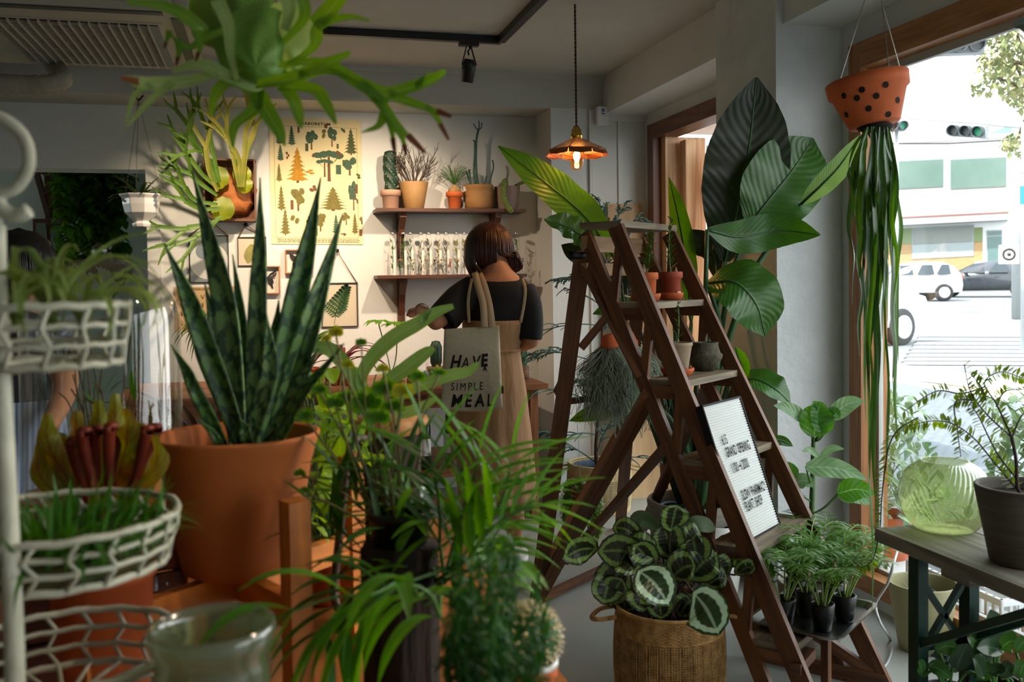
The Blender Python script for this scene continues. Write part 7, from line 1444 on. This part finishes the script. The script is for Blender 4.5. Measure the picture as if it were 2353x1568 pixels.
for path in ([(790,940),(760,960),(745,1040),(730,1120),(715,1200)],[(800,930),(740,900),(715,920),(705,1000)],[(820,950),(780,1000),(740,1080),(722,1150)],[(790,960),(830,1010),(850,1060)]):
    P_=cr([at(x,y,d=1.72+R(-.05,.05)) for x,y in path],5); tube(ms,P_,.0018,4)
    for c in P_[2:]: leaf(m,c,rv()+V((0,0,-.2)),R(.035,.06),R(.009,.014),.5,n=3,nv=1,sm=2)
m.build('leaves',vn,t); ms.build('stems',G['stem'],t)
scal=leafm('lobed_leaf','#4f8f2a','#3f7a24',mid='#9ab45a',veins=.3,vs=5,vk=1.5,tr=.45,rough=.4); yel=leafm('yellowing_leaf','#a0a838','#7f9a30',tr=.45)
t=thing('lobed_leaf_plant','thin red-stemmed plant with lobed bright leaves, blurred in front of the tote bag','plant',at(900,1300,d=1.45))
m=MB(); my=MB(); ms=MB(); rt0=at(905,1250,d=1.45)
for x,y,hw,k in((845,935,46,0),(800,920,30,0),(885,900,34,0),(925,905,28,1),(772,768,20,1),(830,790,14,0),(800,840,16,1),(750,780,12,1),(870,965,30,0),(905,940,28,0),(960,870,22,0),(1010,860,16,0),(700,960,22,0),(735,900,20,0),(770,930,24,0),(690,1090,15,0),(700,1130,13,0),(880,850,16,1)):
    a=at(x,y,d=1.42+R(-.06,.06)); P_=cr([rt0,rt0.lerp(a,.5)+rv(.02),a],5); tube(ms,P_,.0016,4); 
    for j in range(5): an=(j-2)*.62+R(-.1,.1)+PI*.5; leaf(my if k else m,a,RGT*math.cos(an)+UPV*math.sin(an)*.8-FWD*.15,hw/2200*1.45*R(.9,1.1),hw*.42/2200*1.45,.3,[.3,.9,1,.9,.3],up=-FWD,n=3,nv=1,sm=2)
m.build('lobed_leaves',scal,t); my.build('yellow_leaves',yel,t); ms.build('stems',mat('reddish_stem','#6f6a3a',.6),t)
# ---- bamboo palm in front
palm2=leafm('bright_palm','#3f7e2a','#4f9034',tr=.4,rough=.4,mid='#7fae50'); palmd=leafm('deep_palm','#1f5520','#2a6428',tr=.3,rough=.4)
pz=p2+zz*(zz2-FT+.001); t=thing('bamboo_palm','blurred bamboo palm spreading long green leaflets across the bottom foreground','potted plant',pz); m=MB(); lathe(m,pz,potprof(.05,.04,.05,.002,.012),26); m.build('pot',G['black'],t)
m=MB(); md=MB(); ms=MB(); O=at(1010,1330,d=1.38)
def pf(path,n,ll,hw,mm,d0=1.38,sp=.75,dr=.35):
    P_=cr([at(x,y,d=(dd if dd else d0)) for x,y,dd in path],6); P0=[O+rv(.01)]+[P_[0]]; tube(ms,cr(P0,3)+P_[1:],lin([.003,.0015],len(cr(P0,3))+len(P_)-1),5)
    for i in range(n):
        k=(len(P_)-2)*i/(n-1); j=int(k); c=P_[j].lerp(P_[j+1],k-j); f=(P_[j+1]-P_[j]).normalized(); s=f.cross(FWD+zz*.3).normalized()
        for sd in(-1,1): leaf(mm,c,f*.8+s*sd*sp+rv(.15),ll*R(.8,1.15),hw,dr,n=4,nv=1,sm=3,fold=.3)
    leaf(mm,P_[-1],(P_[-1]-P_[-3]),ll*.9,hw,dr,n=4,nv=1,sm=3,fold=.3)
pf([(1040,1260,0),(1060,1190,0),(1085,1110,0),(1100,1050,0)],8,.13,.0115,m)
pf([(1080,1280,0),(1130,1200,0),(1160,1130,0),(1175,1060,0)],8,.12,.0115,m,1.42)
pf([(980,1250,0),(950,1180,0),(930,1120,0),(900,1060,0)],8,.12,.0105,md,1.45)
pf([(1010,1250,0),(1010,1180,0),(1000,1100,0),(985,1040,0)],7,.12,.0115,m,1.36)
pf([(1080,1280,0),(1130,1215,0),(1180,1180,0),(1230,1165,0)],7,.095,.009,m,1.3)
pf([(1080,1310,0),(1120,1290,0),(1160,1285,0),(1195,1290,1.2)],6,.07,.0075,m,1.25)
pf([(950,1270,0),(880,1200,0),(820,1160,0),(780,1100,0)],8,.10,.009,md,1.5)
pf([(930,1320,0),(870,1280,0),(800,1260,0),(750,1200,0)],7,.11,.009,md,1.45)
pf([(960,1370,1.2),(930,1330,1.15),(860,1365,1.1),(760,1375,1.08),(660,1410,1.05)],4,.13,.012,m,1.1,.9,.9)
pf([(1010,1420,1.15),(990,1370,1.1),(940,1345,1.08),(880,1370,1.06),(840,1400,1.05)],5,.15,.0115,m,1.1,.6,1.6)
pf([(1060,1290,0),(1090,1240,0),(1150,1200,0),(1230,1150,0)],7,.12,.009,m,1.34)
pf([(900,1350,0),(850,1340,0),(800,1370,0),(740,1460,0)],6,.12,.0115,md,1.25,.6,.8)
pf([(960,1240,0),(900,1160,0),(860,1090,0),(850,1010,0)],7,.11,.009,m,1.5)
for k in range(50): a=at(R(860,1140),R(1180,1420),d=1.38+R(-.08,.12)); leaf((m,md)[k%2],a,rv(.8)+V((0,0,.7)),R(.07,.13),R(.006,.011),.5,n=4,nv=1,sm=3,fold=.3)
m.build('bright_leaflets',palm2,t); md.build('dark_leaflets',palmd,t); ms.build('stalks',G['stem'],t)
# soft dark feathery plant nearest the camera
dkf=leafm('dark_feathery_leaf','#1c5527','#246230',tr=.3,rough=.5); yf=leafm('orange_flower','#d9862a','#e09a3a',tr=.4)
q=at(1120,1600,d=.95); p=V((q.x,q.y,FT)); t=thing('feathery_fern','dark feathery fern blurred close to the camera at bottom centre','potted plant',p); m=MB(); lathe(m,p,potprof(.05,.04,.13,.003,.015),24); m.build('pot',G['terra'],t); m=MB(); ms=MB()
for k in range(34):
    x,y=R(1020,1260),R(1260,1540); 
    if k<16: x,y=1100+R(-60,90),R(1250,1450)
    a=at(x,y,d=.95+R(-.05,.08)); b=p+zz*.12; P_=cr([b,b.lerp(a,.6)+rv(.01),a],6); tube(ms,P_,.001,4)
    for c in P_[4:]:
        for _ in range(9): leaf(m,c,rv(),R(.012,.026),.0022,.2,n=2,nv=1,sm=1,shape=[.3,1,.1])
tag(m.build('feathery_leaves',dkf,t),kind='stuff'); ms.build('stems',G['stem'],t)
# ball cactus
q=at(1215,1465,d=1.25); p=V((q.x,q.y,FT)); t=thing('ball_cactus','white-spined ball cactus in a white-rimmed terracotta pot at bottom centre','cactus',p); R0=.038; hp=q.z-FT-R0*.85
m=MB(); lathe(m,p,potprof(.037,.026,hp,.003,.018),26); m.build('pot',G['terra'],t); m=MB(); lathe(m,p+zz*(hp-.003),[(.030,0),(.0385,.0),(.0385,.006),(.034,.007)],26); m.build('white_rim',wc,t)
m=MB(); c=p+zz*(hp+R0*.85); lathe(m,c-zz*R0,[(R0*math.sin(PI*i/16)+.0003,R0-R0*math.cos(PI*i/16)) for i in range(17)],48,wob=lambda a,i:1+.06*math.cos(16*a+i*.5)); m.build('cactus_body',mat('ball_cactus_green','#2c5a2c',.6),t)
m=MB()
for i in range(9):
    for k in range(16):
        th=PI*(i+.7)/10.5; a=2*PI*k/16-i*.25; n=V((math.sin(th)*math.cos(a),math.sin(th)*math.sin(a),math.cos(th))); ball(m,c+n*R0*1.05,.0028,6)
        for _ in range(6): tube(m,[c+n*R0*1.03,c+n*R0*1.05+(n+rv(.8)).normalized()*.009],.0005,3)
tag(m.build('white_spines',mat('cream_spines','#dcd3b4',.8,c2='#e0c890',ns=20),t),kind='stuff')
m=MB(); obox(m,at(1130,1545,Z=FT+.011),V((.03,.01,0)),V((-.006,.016,0)),zz*.01); tag(m.build('wood_block',mat('pale_orange_wood','#d99a52',.5)),'small pale wood block by the fern at the bottom edge','block')
# ---- wall-table plants at left
rdm=leafm('red_cordyline','#7a2434','#4c2a2a',mid='#a84a52',rough=.35,tr=.3); brn=leafm('bronze_cordyline','#5a2f22','#43261c',mid='#7a4a34',rough=.4,tr=.25); grn2=leafm('mid_green_leaf','#3a6a2c','#44782f',mid='#6f9a4a',rough=.4,tr=.3)
def wp2(x,y_,o): q=at(x,900,Y=y_); return V((q.x,y_,TZ+.001))
def blades(t,p,n,L0,L1,w,mt,droop,tilt,h0,name='leaves',ang=None):
    m=MB()
    for k in range(n):
        a=R(0,2*PI) if ang is None else R(*ang); leaf(m,p+V((R(-.015,.015),R(-.015,.015),h0+R(0,.04))),V((math.cos(a)*tilt,math.sin(a)*tilt,R(.5,1.3))),R(L0,L1),w*R(.7,1.1),droop*R(.5,1.2),n=6,nv=2,sm=2)
    m.build(name,mt,t)
p=wp2(790,5.35,0); t=thing('red_leaf_plant','dark red arching-leaved plant in a clay pot on the wall table','potted plant',p); m=MB(); lathe(m,p,potprof(.06,.045,.1,.004,.02),24); m.build('pot',G['terra'],t); blades(t,p,16,.22,.34,.02,rdm,1.6,.7,.1)
p=wp2(715,5.5,0); t=thing('small_potted_plant','small orange pot with a price tag and dark leaves on the wall table','potted plant',p); m=MB(); lathe(m,p,potprof(.05,.035,.09,.004,.02),24); m.build('pot',G['terra'],t); m=MB(); obox(m,p+V((.0,-.046,.045)),V((.014,0,0)),V((0,.001,0)),zz*.01); m.build('price_tag',whitep,t)
m=MB(); tube(m,[p+zz*.08,p+V((-.01,0,.25)),p+V((.0,0,.42))],.006,6); m.build('cane',G['stem'],t); blades(t,p+zz*.18,20,.12,.2,.018,grn2,.8,.9,.0); blades(t,p+zz*.33,12,.12,.17,.016,grn2,.5,.7,.05)
p=wp2(900,5.5,0); t=thing('umbrella_leaf_plant','two tall thin stems topped by flat lobed leaves, against the wall','plant',p); ms=MB(); m=MB(); b=p
for x,y in((868,738),(912,742)):
    q=at(x,y,Y=5.45); tube(ms,cr([b+zz*.03,V(((b.x+q.x)/2+.015,b.y,(b.z+q.z)/2-.02)),q],6),.0035,6)
    for j in range(8): a=2*PI*j/8; leaf(m,q,V((math.cos(a),math.sin(a)*.9,.12)),R(.085,.11),.022,.5,[.3,.8,1,.9,.4,.05],n=4,nv=1,sm=3,ruf=.15)
m.build('flat_leaves',leafm('lobed_wall_leaf','#4c8a34','#5a983c',tr=.4),t); ms.build('stems',G['stem'],t); m=MB(); lathe(m,p,[(.001,.001),(.03,.001),(.03,.1),(.022,.13),(.022,.14)],20); m.build('glass_bottle',G['glass'],t)
p=wp2(560,5.3,0); t=thing('grass_plant','airy arching grass-leaved plant before the tan botanical print','potted plant',p); m=MB(); lathe(m,p,potprof(.06,.045,.11,.003,.02),24); m.build('pot',G['terra'],t)
q=at(470,700,Y=5.3); p_=V((q.x,5.3,q.z)); m=MB(); tube(m,cr([p+zz*.1,p.lerp(p_,.5)+zz*.06,p_-zz*.12],6),.006,6); m.build('cane',G['bark'],t)
m=MB()
for k in range(46): leaf(m,p_-zz*.12+rv(.02),rv()*1.0+V((0,0,.45)),R(.16,.28),.006,1.4,n=6,nv=1,sm=2)
m.build('leaves',grn2,t)
q=at(480,1000,d=3.6); p=V((q.x,q.y,0)); t=thing('bronze_cordyline','bronze-leaved cordyline standing tall on the floor behind the clay pot','potted plant',p); m=MB(); lathe(m,p,potprof(.12,.09,.28,.004,.03),28); m.build('pot',G['terra'],t); m=MB(); tube(m,[p+zz*.25,p+V((0,0,.6)),p+V((.01,0,.85))],.018,8); m.build('cane',G['bark'],t)
blades(t,p+zz*.6,26,.4,.6,.024,brn,.9,.75,0); 
# mounted staghorn in a wooden crate on the wall
x0,y0,x1,y1=470,371,588,511; t=thing('mounted_staghorn','staghorn fern growing out of a wooden crate hung on the back wall','mounted plant',wp_(530,511)); bx=wood('crate_wood','#7a4a2a','#4e2c18',.6,(4,30,1)); m=MB(); k=3.5
wbox(m,x0,y0,x1,y0+k,.0,.12); wbox(m,x0,y1-k,x1,y1,.0,.12); wbox(m,x0,y0+k,x0+k,y1-k,.0,.12); wbox(m,x1-k,y0+k,x1,y1-k,.0,.12); wbox(m,x0,y0,x1,y1,.0,.008); m.build('crate',bx,t,bevel=.002)
c=wp_(535,445,.09); m=MB(); lathe(m,c+V((0,.07,0)),[(.13,0),(.125,.04),(.1,.09),(.05,.115),(.0005,.12)],28,ax=(0,-1,0),wob=lambda a,i:1+.08*math.sin(5*a+i)+.05*math.sin(11*a)); m.build('root_ball',mat('brown_papery_shield','#7a4020',.7,c2='#b8713a',ns=9,bump=.9,bs=14),t)
m=MB()
for x,y,r_ in((502,408,24),(556,400,20),(562,425,18),(512,480,26)):
    q=wp_(x,y,.2); rr_=r_/2200*5.8; P_=[q+V((rr_*math.cos(a*PI/10)*R(.92,1.05),-.01*math.cos(a*PI/5)-.01,rr_*math.sin(a*PI/10)*R(.92,1.08))) for a in range(20)]; o=len(m.v); m.add([q+V((0,-.02,0))]+P_,[(0,1+(i+1)%20,1+i) for i in range(20)],[(.5,0)]+[(.5,.8)]*20)
m.build('round_shields',leafm('lime_shield','#8fa82c','#6f8a26',tr=.4),t)
sg=leafm('staghorn_green','#4f7a3a','#5f8a44',tr=.3,rough=.45); sp2=leafm('staghorn_pale','#9aa05c','#7f9050',tr=.3,rough=.5)
def antler(mm,pts,hw,Y0=5.7,depth=2,spread=.5,Y1=None):
    P_=[at(x,y,Y=Y0-(i*.04)) for i,(x,y) in enumerate(pts)]; strap(mm,P_,[hw/2200*5.7*q for q in(.6,.8,.9,1,1.25)],up=-FWD,fold=.4,nv=1,sm=5)
    def fork(p,d,L_,w,dep):
        e=p+d*L_; e.z-=.0; strap(mm,[p-d*.01,(p+e)/2+rv(.006),e],[w,w*.9,w*(.25 if not dep else 1)],up=-FWD,fold=.3,nv=1,sm=4)
        if dep:
            for s in(-1,1): a=s*R(.25,.5); dd=(d*math.cos(a)+d.cross(FWD).normalized()*math.sin(a)).normalized(); fork(e,dd,L_*R(.6,.9),w*.75,dep-1)
    d=(P_[-1]-P_[-2]).normalized()
    for s in(-1,1): a=s*R(.2,spread); dd=(d*math.cos(a)+d.cross(FWD).normalized()*math.sin(a)).normalized(); fork(P_[-1],dd,R(.10,.16),hw*.8/2200*5.7,depth-1)
mg_=MB(); mpl=MB()
for pts in ([(500,420),(480,370),(450,330),(438,300)],[(505,420),(490,350),(480,300)],[(500,430),(465,400),(430,350),(425,330)],[(500,470),(450,460),(425,430)],[(505,480),(460,480),(425,460)],[(500,450),(460,420),(440,400)],[(510,500),(480,515),(430,525)],[(505,500),(485,520),(450,545)],[(500,400),(470,350),(455,345)]): antler(mg_,pts,6)
for pts in ([(550,430),(540,380),(530,330),(520,310)],[(552,430),(560,370),(565,310),(570,290)],[(550,425),(550,370),(535,340)],[(500,440),(480,390),(475,340)],[(560,430),(565,360),(585,300)]): antler(mpl,pts,6)
mg_.build('green_antlers',sg,t); mpl.build('pale_antlers',sp2,t)
# ---- the big staghorn hanging near the camera
SD=1.42; c=at(608,60,d=SD); t=thing('hanging_staghorn','huge staghorn fern ball hung from the ceiling at top left, close to the camera','hanging plant',c); m=MB()
ball(m,at(612,92,d=SD+.04),(.062,.06,.06),24); m.build('root_ball',mat('brown_root_ball','#3a2a1c',.95,c2='#5a4428',ns=30,bump=.8),t)
m=MB(); tube(m,[at(612,50,d=SD),V((at(612,50,d=SD).x,at(612,50,d=SD).y,CEIL))],.002,6); m.build('hanging_wire',G['steel'],t)
shd=leafm('shield_frond','#5f8f48','#6f9f58',veins=.08,vs=9,vk=3,tr=.3,rough=.55); shp=leafm('pale_shield_frond','#9dba88','#a8c494',veins=.06,vs=9,vk=3,tr=.4,rough=.6)
def shield(cx,cy,rx,ry,d,mt,bul=.05,tx=0,ty=0,a0=0,a1=2*PI,org=(0,0)):
    m=MB(); nr,na=9,40; vs=[];uv=[]
    for i in range(nr+1):
        q=i/nr
        for k in range(na):
            a=2*PI*k/na; w=1+.04*math.sin(3*a+cx)+.03*math.sin(7*a)*q; x=cx+org[0]*(1-q)+rx*q*math.cos(a)*w; y=cy+org[1]*(1-q)-ry*q*math.sin(a)*w
            vs.append(at(x,y,d=d-bul*(1-q*q)+tx*q*math.cos(a)+ty*q*math.sin(a)+.006*math.sin(5*a+q*5)*q)); uv.append((q,math.sin(a)))
    m.add(vs,[(i*na+k,i*na+(k+1)%na,(i+1)*na+(k+1)%na,(i+1)*na+k) for i in range(nr) for k in range(na)],uv); m.build('shield_frond',mt,t)
shield(530,25,100,95,SD-.0,shd,.05,.0,.02,org=(40,60)); shield(590,105,98,92,SD-.05,shd,.055,.02,.0,org=(0,50)); shield(660,85,62,85,SD-.03,shp,.04,-.03,.0,org=(-20,30)); shield(625,160,75,40,SD-.02,shd,.03,0,.02)
sb=leafm('staghorn_big_green','#4f8434','#6a9a3c',mid='#8fae5c',rough=.42,tr=.35); sgp=leafm('staghorn_big_grey','#7f9f78','#8fae84',mid='#a5bf94',rough=.5,tr=.3); tipm=leafm('brown_tip','#5a2c18','#7a4424',tr=.1)
def F_(pts,hw,k=0,ws=None,tip=False):
    m=MB(); fr(m,[(x,y,SD-.06+dd) for x,y,dd in pts],hw*1.15,None,up=-FWD+UPV*.45,fold=.2,nv=2,ws=ws); 
    if tip:
        a,b=at(*pts[-2][:2],d=SD-.062+pts[-2][2]),at(*pts[-1][:2],d=SD-.062+pts[-1][2]); strap(m,[a.lerp(b,.35),a.lerp(b,.7),a.lerp(b,1.04)],[hw*.62/2200*SD,hw*.5/2200*SD,hw*.3/2200*SD],up=-FWD+UPV*.45,fold=.22,nv=2,sm=4,mi=1)
    m.build('antler_frond',[(sb,sgp)[k],tipm],t)
W1=[.5,.6,.7,.8,.95,1,1.1]; W2=[1,.9,.75,.5,.15]
F_([(640,150,-.02),(740,145,-.06),(830,195,-.09),(900,225,-.1)],16,0,W1); F_([(895,215,-.1),(950,200,-.1),(1000,180,-.11),(1025,165,-.12)],15,0,[1,1,.9,.5]); F_([(955,200,-.1),(975,185,-.1),(983,165,-.1)],9,0,[1,.8,.2])
F_([(895,218,-.1),(940,235,-.1),(985,250,-.11),(1035,268,-.12)],13,0,W2,True); F_([(975,245,-.11),(1000,265,-.11),(1030,320,-.12)],9,0,W2,True)
F_([(825,190,-.09),(870,230,-.1),(915,290,-.12),(975,350,-.12)],13,0,W2,True); F_([(880,240,-.1),(900,280,-.11),(925,320,-.11),(933,355,-.11)],9,0,W2,True); F_([(850,215,-.1),(885,255,-.1),(900,300,-.11),(907,350,-.11)],10,0,W2,True); F_([(885,260,-.1),(870,290,-.11),(830,305,-.12)],11,0,W2)
F_([(590,195,-.03),(680,180,-.06),(730,160,-.08),(805,122,-.1)],20,0,[.6,.9,1,.9,.3]); F_([(690,175,-.06),(760,165,-.08),(825,190,-.1)],12,0,W2)
F_([(600,210,0),(520,175,-.03),(460,150,-.05),(395,165,-.06)],17,1,[.7,.9,1,.8,.3]); F_([(500,170,-.04),(420,190,-.06),(340,195,-.08),(280,180,-.1)],17,1,[.6,.9,1,1.1,.9,.3],True); F_([(350,195,-.08),(310,220,-.09),(288,290,-.1)],10,1,W2); F_([(400,190,-.07),(360,220,-.08),(320,260,-.1),(292,292,-.1)],11,1,W2)
F_([(590,215,0),(530,190,-.03),(495,220,-.04),(485,270,-.04)],14,0,[.8,1,1,1,.6,.1]); F_([(590,210,-.02),(585,250,-.04),(540,290,-.05),(535,340,-.05)],16,0,[1,.9,.8,.6,.1]); F_([(590,215,-.02),(610,250,-.04),(640,300,-.05),(655,335,-.05)],18,0,[1,1,.9,.6,.1],False)
F_([(640,200,-.02),(720,205,-.05),(750,240,-.06),(772,285,-.06)],13,0,[.8,1,1,.8,.2],False); F_([(650,205,-.02),(672,225,-.05),(685,260,-.05),(692,295,-.05)],13,0,[.6,1,1,.8,.2])
F_([(545,185,-.05),(530,120,-.08),(525,60,-.08),(500,0,-.08)],13,1,[.4,.6,.8,1,1.1]); F_([(650,160,-.04),(720,110,-.07),(735,60,-.08),(800,40,-.09),(850,48,-.1)],14,0,[.5,.8,1,.9,.5,.2]); F_([(725,60,-.08),(770,10,-.09),(790,-30,-.1)],22,0,[1,1,1]); F_([(655,70,-.06),(665,20,-.07),(650,-30,-.07)],14,1,[.8,1,1.1]); F_([(650,100,-.05),(700,40,-.06),(690,-20,-.07)],12,0,[.6,1,1])
F_([(520,70,-.05),(470,90,-.07),(430,110,-.08),(385,75,-.08)],9,0,[1,1.2,.8,.2]); F_([(470,80,-.06),(455,60,-.07),(390,20,-.08),(290,5,-.1)],16,0,[.6,.9,1,.8,.3]); F_([(390,70,-.08),(385,90,-.08),(378,110,-.08)],7,0,W2,True); F_([(410,90,-.08),(412,120,-.08),(405,150,-.08)],8,0,W2,True); F_([(455,70,-.08),(460,110,-.08),(450,140,-.08)],8,0,W2,True)
